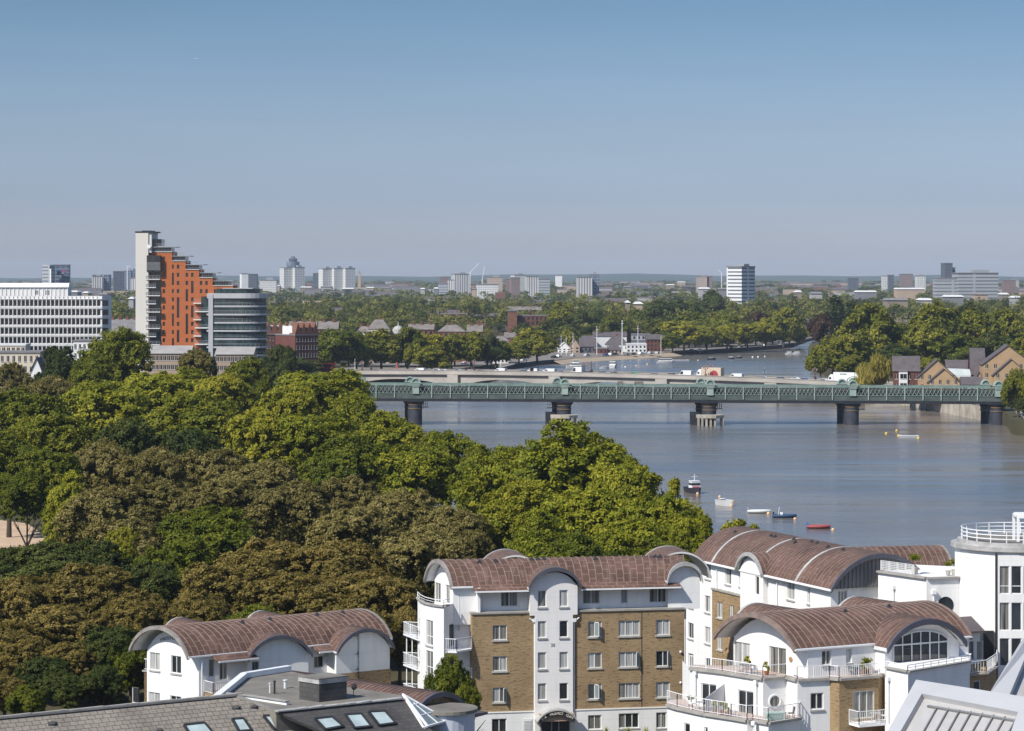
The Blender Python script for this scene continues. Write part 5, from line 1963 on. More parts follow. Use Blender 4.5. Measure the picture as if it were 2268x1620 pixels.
# glazed lantern at the right
ap = ray_plane(892, 1540, f0, nD) + Vector((0, 0, 0.08))
lb = ray_plane(947, 1612, f0, nD) + Vector((0, 0, 0.1))
rb2 = PZ(994, 1596, lb.z)
lb2 = ray_plane(938, 1613, f0, nD) + Vector((0, 0, 0.02))
b = MB()
for p, q in ((ap, lb), (ap, rb2), (lb, rb2), (ap, lb2), (lb2, lb)): b.bar(p, q, 0.16, 0.14)
for t in (0.35, 0.68): b.bar(ap.lerp(lb, t), ap.lerp(rb2, t), 0.09)
b.bar(ap.lerp(lb.lerp(rb2, 0.5), 0.3), lb.lerp(rb2, 0.5), 0.09)
lt = b.build('glazed_lantern', white_paint, bE)
b = MB()
b.face([ap, lb, rb2])
b.build('pane', glass_s, lt)
b = MB()
dc = Vector((rb2.x - 0.2, rb2.y + 1.6, 0))
rad = 2.2
ring = [(dc.x + rad * math.cos(t), dc.y + rad * math.sin(t)) for t in [2 * math.pi * i / 28 for i in range(28)]]
b.prism(ring, G0, 10.7)
b.build('drum_wall', plain('pale_blue_render', (0.52, 0.55, 0.62), 0.7), bE)
b = MB()
ring2 = [(dc.x + (rad + .25) * math.cos(t), dc.y + (rad + .25) * math.sin(t)) for t in [2 * math.pi * i / 28 for i in range(28)]]
b.prism(ring2, 10.7, 10.95)
b.build('drum_roof', felt, bE)
# curved copper roof behind the deck with a brick end
bE2 = thing('low_building', 'low brick building with a curved copper roof in front of the six-storey block', 'building', (-8, 208, G0))
A = PZ(636, 1487, 11.8).xy
Bv = PZ(975, 1535, 11.8).xy
axv = (Bv - A).normalized()
pv = Vector((-axv.y, axv.x))
barrel(bE2, Bv - pv * 3.5, Bv + pv * 3.5, A - pv * 3.5, A + pv * 3.5, 9.7, 2.1, fasc=(fascia_d, None), gutter=False, seam=0.5)
fe = Fac(Bv - pv * 3.3 - axv * 0.5, Bv + pv * 3.3 - axv * 0.5)
b = MB()
gable(b, fe, 0, fe.L, G0, 9.65, 1.95, 0.2)
b.face([fe.P(fe.L, G0), fe.P(fe.L, G0, -14), fe.P(fe.L, 9.65, -14), fe.P(fe.L, 9.65)])
b.build('brick_wall', brick_y, bE2)
b = MB()
e1 = Bv + pv * 3.5
b.hexa([V2(e1 + axv * .2 + pv * -.3, 9.35), V2(e1 + pv * 2.0 + axv * .1, 9.45), V2(e1 + pv * 2.0 - axv * 2.2, 9.45), V2(e1 - axv * 2.2 + pv * -.3, 9.35), V2(e1 + axv * .2 + pv * -.3, 9.7), V2(e1 + pv * 2.0 + axv * .1, 9.65), V2(e1 + pv * 2.0 - axv * 2.2, 9.65), V2(e1 - axv * 2.2 + pv * -.3, 9.7)])
b.build('flat_canopy', fascia_d, bE2)
b = MB()
b.ball(fe.P(fe.u(1031), fe.z(1031, 1591), 0.1), 0.12)
b.build('wall_lamp', white_paint, bE2)
# ------------------------------------------------------------------ tall block behind at the right, with the largest barrel roof
zCe = 17.2
a0, a1 = PZ(1533, 1237, zCe).xy, PZ(1841, 1306, zCe).xy
tC = (a1 - a0).normalized()
wC = Vector((-tC.y, tC.x))                  # towards the right / back
bC = thing('apartment_block', 'tall white apartment block under the largest brown barrel roof by the river', 'apartment block', (27, 250, G0))
HWC = 5.0
rC = barrel(bC, a0, a0 + wC * 2 * HWC, a1, a1 + wC * 2 * HWC, zCe, 2.9, fasc=(None, fascia_d), seam=0.6, lead_every=14)
FC = Fac(a0 - wC * -0.45, a1 + wC * 0.45)
FC0 = Fac(FC.P(FC.u(1518), 0).xy, FC.P(FC.u(1845), 0).xy)
hC = [FC.rect(x0, y0, x1, y1) for x0, y0, x1, y1 in ((1562, 1248, 1574, 1283), (1606, 1260, 1619, 1295), (1637, 1266, 1644, 1300), (1743, 1290, 1760, 1329), (1788, 1302, 1794, 1338),
                                                     (1561, 1320, 1573, 1357), (1561, 1389, 1573, 1426), (1561, 1457, 1573, 1494))]
hC2 = [FC.rect(x0, y0, x1, y1) for x0, y0, x1, y1 in ((1524, 1311, 1536, 1346), (1524, 1380, 1536, 1415), (1524, 1448, 1536, 1483), (1524, 1518, 1534, 1554))]
w1 = MB()
uA, uE = FC.u(1543), FC.u(1840)
wall(w1, FC, uA, uE, G0, zCe - 0.05, hC)
zS = FC.z(1530, 1286)
wall(w1, FC, FC.u(1518), uA, G0, zS, hC2)
fe0 = Fac(FC.P(FC.u(1518), 0, -8).xy, FC.P(FC.u(1518), 0).xy)
wall(w1, fe0, 0, 8, G0, zS)
w1.face([FC.P(FC.u(1518), zS - .3), FC.P(uA, zS - .3), FC.P(uA, zS - .3, -8), FC.P(FC.u(1518), zS - .3, -8)])
fe1 = Fac(FC.P(uA, 0, -9).xy, FC.P(uA, 0).xy)
wall(w1, fe1, 0, 9, zS - 1, zCe - 0.1)
# front end
FCf = Fac(FC.P(uE, 0).xy, FC.P(uE, 0).xy + wC * 9.2)
hf = [FCf.rect(1856, 1309, 1876, 1345)]
wall(w1, FCf, 0, 9.2, G0, zCe - 0.05, hf)
w1.build('white_wall', white, bC)
for h in hC + hC2: window(bC, FC, h, 2 if h[1] - h[0] > 1.0 else 1, d=-0.14, sill=True)
window(bC, FCf, hf[0], 3, glass_c, sill=False)
z1 = MB()
hwz = 4.75
n = 24
base = []
for k in range(n):
    t0, t1 = -1 + 2 * k / n, -1 + 2 * (k + 1) / n
    um = hwz
    z1.face([FCf.P(um + t0 * hwz, zCe - 0.05, 0.35), FCf.P(um + t1 * hwz, zCe - 0.05, 0.35), FCf.P(um + t1 * hwz, zCe + max(0, arc_h(t1, hwz, 2.75) - .1), 0.35), FCf.P(um + t0 * hwz, zCe + max(0, arc_h(t0, hwz, 2.75) - .1), 0.35)])
    if 0 < k: z1.bar(FCf.P(um + t0 * hwz, zCe - 0.03, 0.38), FCf.P(um + t0 * hwz, zCe + arc_h(t0, hwz, 2.75) - .15, 0.38), 0.05)
z1.face([FCf.P(0, zCe - 0.05, 0.35), FCf.P(0, zCe - 0.05, 0), FCf.P(2 * hwz, zCe - 0.05, 0), FCf.P(2 * hwz, zCe - 0.05, 0.35)])
z1.build('zinc_gable', zinc, bC)
bq = MB()
FCb = FC.off(0.32)
hb_ = [FCb.rect(x0, y0, x1, y1) for x0, y0, x1, y1 in ((1588, 1334, 1600, 1369), (1616, 1341, 1625, 1377), (1638, 1348, 1653, 1384), (1588, 1405, 1600, 1440))]
zb0, zb1 = G0, FCb.z(1577, 1306)
wall(bq, FCb, FCb.u(1577), FCb.u(1667), zb0, zb1, hb_)
for px in (1577, 1667):
    u = FCb.u(px)
    q = [FCb.P(u, zb0, 0), FCb.P(u, zb1, 0), FCb.P(u, zb1, -.33), FCb.P(u, zb0, -.33)]
    bq.face(q if px == 1577 else q[::-1])
bq.build('brick_wall', brick_y, bC)
for h in hb_: window(bC, FCb, h, 2)
b = MB()
fbox(b, FCb, FCb.u(1577) - .05, FCb.u(1667) + .05, zb1, zb1 + 0.16, -0.34, 0.12)
b.build('coping', stone_cap, bC)
# dormer with one tall window
uL, uR = FC.u(1650), FC.u(1701)
dw = MB()
hd = [FC.off(0.5).rect(1673, 1277, 1681, 1318)]
zDc = zCe - 0.0
fdc = FC.off(0.5)
gable(dw, fdc, uL, uR, zb1 - 1.5, zDc, 1.55, 0.15, hd)
for u in (uL, uR):
    q = [fdc.P(u, zb1 - 1.5, 0), fdc.P(u, zDc, 0), fdc.P(u, zDc, -.6), fdc.P(u, zb1 - 1.5, -.6)]
    dw.face(q if u == uL else q[::-1])
dw.build('dormer_wall', white, bC)
window(bC, fdc, hd[0], 1, glass_d, sill=False)
dormer(bC, fdc, uL - 0.35, uR + 0.35, zDc, 1.75, 0, 3.6, lead)
railing(bC, [FC.P(uA, zS + .05, -0.1), FC.P(FC.u(1519), zS + .05, -0.1), FC.P(FC.u(1518) + .1, zS + .05, -5)], 1.0)
for px, y0, y1 in ((1589, 1262, 1308), (1723, 1288, 1340)): pipe(bC, FC, px, y0, y1, hopper=False)
pipe(bC, FC, 1519, 1296, 1500, hopper=False)


def onroofC(e, k):
    A, B_ = a0.lerp(a1, e), (a0 + wC * 2 * HWC).lerp(a1 + wC * 2 * HWC, e)
    q = A.lerp(B_, k)
    return Vector((q.x, q.y, zCe + arc_h(-1 + 2 * k, HWC, 2.9)))


vents(bC, [(0.1, 0.33), (0.32, 0.4), (0.35, 0.4), (0.47, 0.42), (0.52, 0.36), (0.58, 0.44), (0.62, 0.44), (0.72, 0.4), (0.82, 0.4)], onroofC)
b = MB()
pl = FC.P(FC.u(1536), zS + 0.1, -0.7)
b.box(pl, (0.6, 0.6, 0.5))
b.build('planter', dark_m, bC)
# terrace block with trellis
zT = 18.6
t1, t2, t3 = PZ(1945, 1268, zT), PZ(2052, 1283, zT), PZ(2124, 1281, zT)
bT = thing('terrace_block', 'plain white block with a planted roof terrace between barrel roof and drum tower', 'building', (34, 240, G0))
b = MB()
b.prism([(t1.x, t1.y), (t2.x, t2.y), (t3.x, t3.y), (t3.x + 2, t3.y + 9), (t1.x + 3, t1.y + 7)], G0, zT - 0.01, bottom=False)
b.build('white_wall', white, bT)
b = MB()
for p, q in ((t1, t2), (t2, t3)): b.bar(p + Vector((0, 0, .08)), q + Vector((0, 0, .08)), 0.5, 0.16)
b.build('coping', stone_cap, bT)
b = MB()
tr0, tr1 = t1 + Vector((0.3, .35, 0.16)), t1.lerp(t2, 0.68) + Vector((0.3, .35, 0.16))
for i in range(25): b.bar(tr0.lerp(tr1, i / 24), tr0.lerp(tr1, i / 24) + Vector((0, 0, 0.85)), 0.05 if i % 6 else 0.11)
for i in range(6): b.bar(tr0 + Vector((0, 0, .1 + .15 * i)), tr1 + Vector((0, 0, .1 + .15 * i)), 0.04)
b.build('trellis', offwhite, bT)
F1, F2 = Fac(t1.xy, t2.xy), Fac(t2.xy, t3.xy)
b = MB()
cw_ = F2.P(F2.u(2094), F2.z(2094, 1341), 0.03)
ring = [cw_ + Vector((F2.t.x * math.cos(a), F2.t.y * math.cos(a), math.sin(a))) * 0.75 for a in [2 * math.pi * i / 24 for i in range(24)]]
b.face(ring)
b.build('porthole', glass_d, bT)
for f, px, y in ((F1, 1981, 1305), (F2, 2067, 1316)):
    b = MB()
    u = f.u(px)
    z = f.z(px, y)
    b.tube(f.P(u, z - 3, .12), f.P(u, z, .12), 0.06, n=6)
    fbox(b, f, u - .18, u + .18, z, z + .35, .02, .3)
    b.build('downpipe', white_paint, bT)
# second barrel behind
e0 = PZ(2112, 1266, zCe - 0.3)
q1 = e0.xy
axb = FB.t
pb2 = Vector((-axb.y, axb.x))
bS = thing('barrel_roof_wing', 'lower brown barrel roof behind the planted terrace', 'building', (38, 262, G0))
barrel(bS, q1 - axb * 9, q1 - axb * 9 + pb2 * 7, q1, q1 + pb2 * 7, zCe - .3, 2.1, seam=0.6, fasc=(None, edge_m))
b = MB()
b.prism([tuple(q1 - axb * 8.8 + pb2 * .3), tuple(q1 - axb * .5 + pb2 * .3), tuple(q1 - axb * .5 + pb2 * 6.7), tuple(q1 - axb * 8.8 + pb2 * 6.7)], G0, zCe - .35)
b.build('white_wall', white, bS)

# ------------------------------------------------------------------ white drum tower at the right edge
zG = 21.3
dcx, dcy, dr_ = PY(2245, 0, 235.5).x, 235.5, 5.05
bG = thing('drum_tower', 'white cylindrical tower with tall dark windows and roof railing at right edge', 'tower', (dcx, dcy, G0))


def cyl(mb, r, z0, z1, n=64, mi=0):
    for i in range(n):
        a, c = 2 * math.pi * i / n, 2 * math.pi * (i + 1) / n
        mb.face([(dcx + r * math.cos(a), dcy + r * math.sin(a), z0), (dcx + r * math.cos(c), dcy + r * math.sin(c), z0), (dcx + r * math.cos(c), dcy + r * math.sin(c), z1), (dcx + r * math.cos(a), dcy + r * math.sin(a), z1)], None, mi)


def disc(mb, r, z, n=64, up=True, r_in=None):
    P = [(dcx + r * math.cos(2 * math.pi * i / n), dcy + r * math.sin(2 * math.pi * i / n), z) for i in range(n)]
    mb.face(P if up else P[::-1])


b = MB()
cyl(b, dr_, G0, zG - 0.02)
b.build('drum_wall', white, bG, smooth=False)
b = MB()
cyl(b, dr_ + 0.35, zG - .05, zG + .3)
disc(b, dr_ + .35, zG + .3)
disc(b, dr_ + .35, zG - .05, up=False)
cyl(b, dr_ - 0.2, zG + .3, zG + .62)
disc(b, dr_ - .2, zG + .62)
b.build('roof_rim', lead, bG)
b = MB()
disc(b, dr_ - 0.9, zG + .64)
b.build('roof_deck', felt, bG)
b = MB()
n = 40
rr_ = dr_ - 0.55
for i in range(n):
    a, c = 2 * math.pi * i / n, 2 * math.pi * (i + 1) / n
    A, B_ = Vector((dcx + rr_ * math.cos(a), dcy + rr_ * math.sin(a), zG + .6)), Vector((dcx + rr_ * math.cos(c), dcy + rr_ * math.sin(c), zG + .6))
    for h in (0.35, 0.68, 1.0): b.bar(A + Vector((0, 0, h)), B_ + Vector((0, 0, h)), 0.07)
    if i % 2 == 0: b.bar(A, A + Vector((0, 0, 1.0)), 0.07)
b.build('railing', white_paint, bG)
FG = Fac((dcx - 6, dcy - dr_ - 0.12), th=0.0)
hG = [FG.rect(x0, y0, x1, y1) for x0, x1 in ((2214, 2236), (2240, 2263), (2267, 2290)) for y0, y1 in ((1254, 1316), (1335, 1397), (1414, 1476), (1494, 1556))]
b = MB()
uA, uB = FG.u(2210), FG.u(2294)
wall(b, FG, uA, uB, 10, zG - .3, hG, rev=0.15)
for u in (uA, uB):
    q = [FG.P(u, 10, 0), FG.P(u, zG - .3, 0), FG.P(u, zG - .3, -.6), FG.P(u, 10, -.6)]
    b.face(q if u == uA else q[::-1])
b.build('window_panel', white, bG)
for i, h in enumerate(hG): window(bG, FG, h, 1, [glass_c, glass_c, glass_d][i % 3] if i < 4 else glass_d, sill=False, transom=(0.28,) if i % 4 == 0 else None)
b = MB()
u = FG.u(2207)
fbox(b, FG, u - .07, u + .05, 10, zG - .1, -.3, .05)  # dark strip stands in for the shade of a vertical groove
b.build('groove_shade', dark_m, bG)
b = MB()
c0 = PY(2262, 1212, 232.5)
zc = zG + .6
for (x0, y0) in ((2255, 0), (2290, 0)):
    p = PY(x0, 1200, 232.5)
    b.bar((p.x, p.y, zc), (p.x, p.y, zc + 2.3), 0.22)
    b.bar((p.x, p.y + 2, zc), (p.x, p.y + 2, zc + 2.3), 0.22)
    b.bar((p.x, p.y, zc + 2.2), (p.x, p.y + 2, zc + 2.2), 0.22)
p, q = PY(2255, 1200, 232.5), PY(2290, 1200, 232.5)
b.bar((p.x, p.y, zc + 2.2), (q.x, q.y, zc + 2.2), 0.3)
b.bar((p.x, p.y + 2, zc + 2.2), (q.x, q.y + 2, zc + 2.2), 0.3)
b.hexa([Vector((p.x, p.y, zc + 2.3)), Vector((q.x, q.y, zc + 2.3)), Vector((q.x, q.y + 2, zc + 2.3)), Vector((p.x, p.y + 2, zc + 2.3)), Vector((p.x, p.y, zc + 2.4)), Vector((q.x, q.y, zc + 2.4)), Vector((q.x, q.y + 2, zc + 2.4)), Vector((p.x, p.y + 2, zc + 2.4))])
b.build('roof_lift_frame', white_paint, bG)
b = MB()
p2 = Vector((dcx + (dr_ + .08) * math.cos(R(197)), dcy + (dr_ + .08) * math.sin(R(197)), 0))
b.tube((p2.x + .5, p2.y - .75, 10), (p2.x + .5, p2.y - .75, zG - .8), 0.06, n=6)
b.box((p2.x + .5, p2.y - .75, zG - .8), (.3, .3, .4))
b.build('downpipe', white_paint, bG)

# ------------------------------------------------------------------ terraced block at the lower right with the big arched window
zDe = 14.8
a0, b0 = PZ(1760, 1438, zDe).xy, PZ(1581, 1408, zDe).xy
a1 = PZ(2152, 1408, zDe).xy
b1 = b0 + (a1 - a0)
tD, wD = (a1 - a0).normalized(), (b0 - a0).normalized()
bD = thing('apartment_block', 'terraced white apartment block with arched glass window and railed balconies', 'apartment block', (30, 222, G0))
rD = barrel(bD, a0, b0, a1, b1, zDe, 2.35, fasc=(copper_rib, copper_rib), seam=0.6)
zt1, zt2 = 12.35, 9.4
FD = Fac(b0 + tD * 1.3 - wD * 0.9, a0 + tD * 1.3 + wD * 0.05)
hD = [FD.rect(1624, 1423, 1661, 1484), FD.rect(1703, 1434, 1741, 1494)]
w1 = MB()
gable(w1, FD, 0, FD.L, zt1 - .05, zDe - .05, 2.2, 0.2, hD)
FDf = Fac(FD.P(FD.L, 0).xy, FD.P(FD.L, 0).xy + tD * 16)
hDf = [FDf.rect(1820, 1441, 1841, 1473), FDf.rect(1874, 1437, 1887, 1469)]
wall(w1, FDf, 0, 16, zt1 - .05, zDe - .05, hDf)
fbox(w1, FDf, 0.3, 15.8, zt1 - .5, zDe - .3, -7.5, -.8)
w1.build('white_wall', white, bD)
for h in hD: window(bD, FD, h, 2, [glass_l, glass_c][hD.index(h)], sill=False, d=-.14, name='balcony_door', bw=.09)
for h in hDf: window(bD, FDf, h, 2 if h is hDf[0] else 1)
b = MB()
for px, y in ((1611, 1441), (1752, 1461)):
    c_ = FD.P(FD.u(px), FD.z(px, y), 0.05)
    ring = [c_ + Vector((FD.t.x * math.cos(a), FD.t.y * math.cos(a), math.sin(a))) * 0.22 for a in [2 * math.pi * i / 16 for i in range(16)]]
    b.face(ring)
b.build('wall_plaque', plain('plaque_clay', (0.38, 0.22, 0.11), 0.8), bD)
# level one terrace
L1 = [PZ(x, y, zt1) for x, y in ((1528, 1482), (1600, 1490.5), (1690, 1505), (1741, 1501), (1766, 1507.5), (1838, 1504), (1859, 1506), (1946, 1499), (1960, 1490))]
back1 = [Vector((L1[-1].x + 1.5, L1[-1].y + 6, zt1)), Vector((b1.x, b1.y - 2, zt1)), Vector((b0.x + 1, b0.y - .5, zt1)), Vector((L1[0].x + .5, L1[0].y + 2.5, zt1))]
b = MB()
b.face([v for v in L1 + back1])
b.build('terrace_floor', deck_m, bD)
L2 = [PZ(x, y, zt2) for x, y in ((1478, 1563), (1500, 1570), (1560, 1583), (1620, 1592), (1655, 1598), (1668, 1597), (1702, 1603), (1772, 1592))]
w1, wb = MB(), MB()
wins1 = []
for i in range(len(L1) - 1):
    f = Fac(L1[i].xy, L1[i + 1].xy)
    hs = []
    if i == 0: hs = [f.rect(1553, 1515, 1587, 1565)]
    if i == 1: hs = [f.rect(1634, 1530, 1669, 1590)]
    if i == 4: hs = [f.rect(1795, 1535, 1824, 1572)]
    if i == 6: hs = [f.rect(1889, 1530, 1937, 1592)]
    wall(wb if i in (5, 6, 7) else w1, f, 0, f.L, G0, zt1 - .02, hs)
    wins1 += [(f, h, i) for h in hs]
f0_ = Fac((L1[0].x - .3, L1[0].y + 5), L1[0].xy)
wall(w1, f0_, 0, f0_.L, G0, zt1 - .02)
for i in range(len(L2) - 1):
    f = Fac(L2[i].xy, L2[i + 1].xy)
    hs = []
    if i == 1: hs = [f.rect(1515, 1602, 1528, 1640)]
    if i == 2: hs = [f.rect(1560, 1611, 1568, 1640)]
    wall(w1, f, 0, f.L, 0, zt2 - .02, hs)
    wins1 += [(f, h, 9) for h in hs]
f0_ = Fac((L2[0].x + .3, L2[0].y + 5), L2[0].xy)
wall(w1, f0_, 0, f0_.L, 0, zt2 - .02)
f0_ = Fac(L2[-1].xy, (L2[-1].x + .5, L2[-1].y + 4))
wall(w1, f0_, 0, f0_.L, 0, zt2 - .02)
w1.build('white_wall', white, bD)
wb.build('brick_wall', brick_y, bD)
for f, h, i in wins1: window(bD, f, h, 1 if i == 9 else 3 if i == 6 else 2, glass_d if i in (0, 1, 4, 9) else glass_c, sill=i == 4, name='balcony_door' if i in (0, 1, 6) else 'window', bw=.09)
b = MB()
b.face([v for v in L2] + [Vector((L2[-1].x + .3, L2[-1].y + 3, zt2)), Vector((L1[0].x, L1[0].y + 3, zt2)), Vector((L2[0].x + .3, L2[0].y + 3, zt2))])
b.build('terrace_floor', deck_m, bD)
for P_ in (L1, L2):
    b = MB()
    for p, q in zip(P_[:-1], P_[1:]): b.bar(p + Vector((0, 0, .02)), q + Vector((0, 0, .02)), 0.42, 0.2)
    b.build('coping', stone_cap, bD)
rl = [v + Vector((0, 0.18, .12)) for v in L1]
railing(bD, rl[:3], 0.95)
railing(bD, rl[2:5], 0.95, bal=False)
railing(bD, rl[4:8], 0.95, sp=0.2)
railing(bD, [v + Vector((0, .18, .12)) for v in L2] + [Vector((L2[-1].x + .2, L2[-1].y + 2.0, zt2 + .12))], 1.1)
# glazed privacy screen and round window
fs = Fac(L1[0].xy, L1[1].xy)
b = MB()
sc0 = fs.P(fs.u(1605), zt2, 0.1)
sc1 = sc0 + Vector((fs.n.x, fs.n.y, 0)) * 2.6
b.hexa([sc0, sc1, sc1 + Vector((.05, .02, 0)), sc0 + Vector((.05, .02, 0)), sc0 + Vector((0, 0, 2.1)), sc1 + Vector((0, 0, 1.2)), sc1 + Vector((.05, .02, 1.2)), sc0 + Vector((.05, .02, 2.1))])
b.build('privacy_screen', plain('frosted_screen', (0.55, 0.56, 0.58), 0.4, 0.05), bD)
fr = Fac(L1[2].xy, L1[3].xy)
b = MB()
c_ = fr.P(fr.u(1715), fr.z(1715, 1554), 0.04)
ring = [c_ + Vector((fr.t.x * math.cos(a), fr.t.y * math.cos(a), math.sin(a))) * 0.52 for a in [2 * math.pi * i / 28 for i in range(28)]]
for i in range(28): b.bar(ring[i], ring[(i + 1) % 28], 0.12)
pw = b.build('round_window', white_paint, bD)
b = MB()
b.face(ring)
b.build('pane', glass_c, pw)
# hanging balcony on the brick part
fbk = Fac(L1[6].xy, L1[7].xy)
zbk = fbk.z(1905, 1598)
ub0, ub1 = fbk.u(1880), fbk.u(1968)
b = MB()
fbox(b, fbk, ub0, ub1, zbk - .2, zbk, 0.02, 1.5)
bal = b.build('balcony', white_paint, bD)
railing(bal, [fbk.P(ub0, zbk, .05), fbk.P(ub0, zbk, 1.45), fbk.P(ub1, zbk, 1.45), fbk.P(ub1, zbk, .05)], 1.05)
for f_, px, y0, y1 in ((Fac(L1[0].xy, L1[1].xy), 1542, 1495, 1560), (Fac(L1[1].xy, L1[2].xy), 1677, 1515, 1592), (Fac(L2[4].xy, L2[6].xy), 1671, 1606, 1640)):
    pipe(bD, f_, px, y0, y1)
# dormer block with the arched window
zDd = 14.6
pL, pR = PZ(1963, 1436, zDd), PZ(2138, 1422, zDd)
fd = Fac(pL.xy, pR.xy)
b = MB()
fw_ = fd.off(-0.55)
gable(b, fw_, 0.25, fd.L - .25, zt1 - .3, zDd, 1.95, 0.2)
for u in (.25, fd.L - .25):
    q = [fw_.P(u, zt1 - .3, 0), fw_.P(u, zDd, 0), fw_.P(u, zDd, -2.2), fw_.P(u, zt1 - .3, -2.2)]
    b.face(q if u < 1 else q[::-1])
b.build('dormer_wall', white, bD)
dormer(bD, fd, 0, fd.L, zDd, 2.1, -0.3, 6.2, fascia_d, ov=0.5, th=.3)
ua, ub = fw_.u(1978), fw_.u(2098)
zw0, zw1, zw2 = fw_.z(2040, 1474), fw_.z(2040, 1425), fw_.z(2040, 1398)
hwA = (ub - ua) / 2
hA_ = lambda t: zw1 - 0.25 + (zw2 - zw1 + .25) * math.sqrt(max(0, 1 - t * t * 0.86))
b = MB()
n = 20
um = (ua + ub) / 2
for k in range(n):
    t0, t1_ = -1 + 2 * k / n, -1 + 2 * (k + 1) / n
    b.bar(fw_.P(um + t0 * hwA, hA_(t0), .06), fw_.P(um + t1_ * hwA, hA_(t1_), .06), 0.1)
for i in range(7):
    t = -1 + 2 * i / 6
    b.bar(fw_.P(um + t * hwA, zw0, .06), fw_.P(um + t * hwA, hA_(t), .06), 0.08 if i % 2 else 0.11)
for z in (zw0, zw1): b.bar(fw_.P(ua, z, .06), fw_.P(ub, z, .06), 0.12)
aw = b.build('arched_window', frame_w, bD)
b = MB()
for k in range(n):
    t0, t1_ = -1 + 2 * k / n, -1 + 2 * (k + 1) / n
    b.face([fw_.P(um + t0 * hwA, zw0, .03), fw_.P(um + t1_ * hwA, zw0, .03), fw_.P(um + t1_ * hwA, hA_(t1_), .03), fw_.P(um + t0 * hwA, hA_(t0), .03)])
b.build('pane', glassy('arch_glass', (0.03, 0.034, 0.038), 0.04, 0.8, 0.7), aw)
zq = 13.3
Q = [PZ(1963, 1479.5, zq), PZ(2011, 1489, zq), PZ(2147, 1466, zq)]
b = MB()
for i in range(2):
    f = Fac(Q[i].xy, Q[i + 1].xy)
    wall(b, f, 0, f.L, G0, zq)
b.face([Q[0], Q[1], Q[2], Q[2] + Vector((1, 5, 0)), Q[0] + Vector((1, 4, 0))])
b.face([V2(Q[2], G0), V2(Q[2] + Vector((1, 5, 0)), G0), Q[2] + Vector((1, 5, 0)), Q[2]])
b.face([V2(Q[0] + Vector((1, 4, 0)), G0), V2(Q[0], G0), Q[0], Q[0] + Vector((1, 4, 0))])
b.build('bay_wall', white, bD)
b = MB()
for i in range(2): b.bar(Q[i] + Vector((0, 0, .04)), Q[i + 1] + Vector((0, 0, .04)), 0.4, 0.12)
b.build('coping', stone_cap, bD)
railing(bD, [v + Vector((0, .15, .1)) for v in Q], 0.42, bal=False, rails=(1.0, .5), post=1.0)
fq = Fac(Q[0].xy, Q[1].xy)
pipe(bD, fq, 1970, 1508, 1600)
pipe(bD, FDf, 1952, 1440, 1500, hopper=False)
# brick wing at the far right with a curved railing
zq = 12.0
Q = [PZ(2143, 1497, zq), PZ(2185, 1493, zq), PZ(2207, 1478, zq)]
b = MB()
hq = []
for i in range(2):
    f = Fac(Q[i].xy, Q[i + 1].xy)
    h = [f.rect(2156, 1508, 2172, 1550)] if i == 0 else []
    wall(b, f, 0, f.L, G0, zq, h)
    hq += [(f, k) for k in h]
b.face([Q[0], Q[1], Q[2], Q[2] + Vector((1, 6, 0)), Q[0] + Vector((1, 6, 0))])
b.build('brick_wall', brick_y, bD)
for f, h in hq: window(bD, f, h, 1, glass_d)
b = MB()
for i in range(2): b.bar(Q[i] + Vector((0, 0, .04)), Q[i + 1] + Vector((0, 0, .04)), 0.4, 0.12)
b.build('coping', stone_cap, bD)
railing(bD, [v + Vector((0, .15, .1)) for v in Q] + [Q[2] + Vector((.5, 2.5, .1))], 1.0, sp=.25)
lp = [PZ(2140, 1404, 14.7), PZ(2182, 1402, 14.7)]
b = MB()
b.hexa([lp[0], lp[1], lp[1] + Vector((0, 4, .1)), lp[0] + Vector((0, 4, .1)), lp[0] + Vector((0, 0, .16)), lp[1] + Vector((0, 0, .16)), lp[1] + Vector((-.5, 4, .9)), lp[0] + Vector((0, 4, .9))])
b.build('eave_roof', slate_p, bD)
b = MB()
fl_ = Fac((lp[0].x, lp[0].y + .8), (lp[1].x - .3, lp[1].y + .8))
hh_ = [fl_.rect(2146, 1420, 2158, 1462), fl_.rect(2163, 1420, 2178, 1462)]
wall(b, fl_, 0, fl_.L, zq, 14.75, hh_)
b.build('white_wall', white, bD)
for h in hh_: window(bD, fl_, h, 1, glass_c, sill=False)
b = MB()
p_ = PZ(2192, 1462, zq + .1)
b.box((p_.x, p_.y + .6, zq + .1), (.9, .2, 2.4))
b.build('dark_shutter', dark_m, bD)


def onroofD(e, k):
    q = a0.lerp(a1, e).lerp(b0.lerp(b1, e), k)
    return Vector((q.x, q.y, zDe + arc_h(-1 + 2 * k, (b0 - a0).length / 2, 2.35)))


vents(bD, [(0.45, 0.36), (0.72, 0.4)], onroofD)
e_ = FB.off(-3)
# rear humps of this roof
for k_, hw in ((0.28, 2.4), (0.86, 2.4)):
    c_ = b0.lerp(b1, k_)
    barrel(bD, c_ + tD * hw + wD * 1.0, c_ - tD * hw + wD * 1.0, c_ + tD * hw - wD * 4, c_ - tD * hw - wD * 4, zDe, 2.3, 0.16, 0.55, 14, 'dormer_roof', (lead, None), gutter=False)

# ------------------------------------------------------------------ pale metal roof in the bottom right corner
bF = thing('metal_roof_building', 'pale grey standing seam metal roof cutting the bottom right corner', 'building', (22, 120, 20))
P0, P1, P2 = PY(2033, 1517, 121), PY(2330, 1562, 113), PY(1950, 1700, 113)
nF = (P1 - P0).cross(P2 - P0).normalized()
if nF.z < 0: nF = -nF
RP = lambda x, y, d=0.0: ray_plane(x, y, P0, nF) + nF * d
b = MB()
inner = [(2050, 1550), (2290, 1590), (2225, 1720), (1975, 1690)]


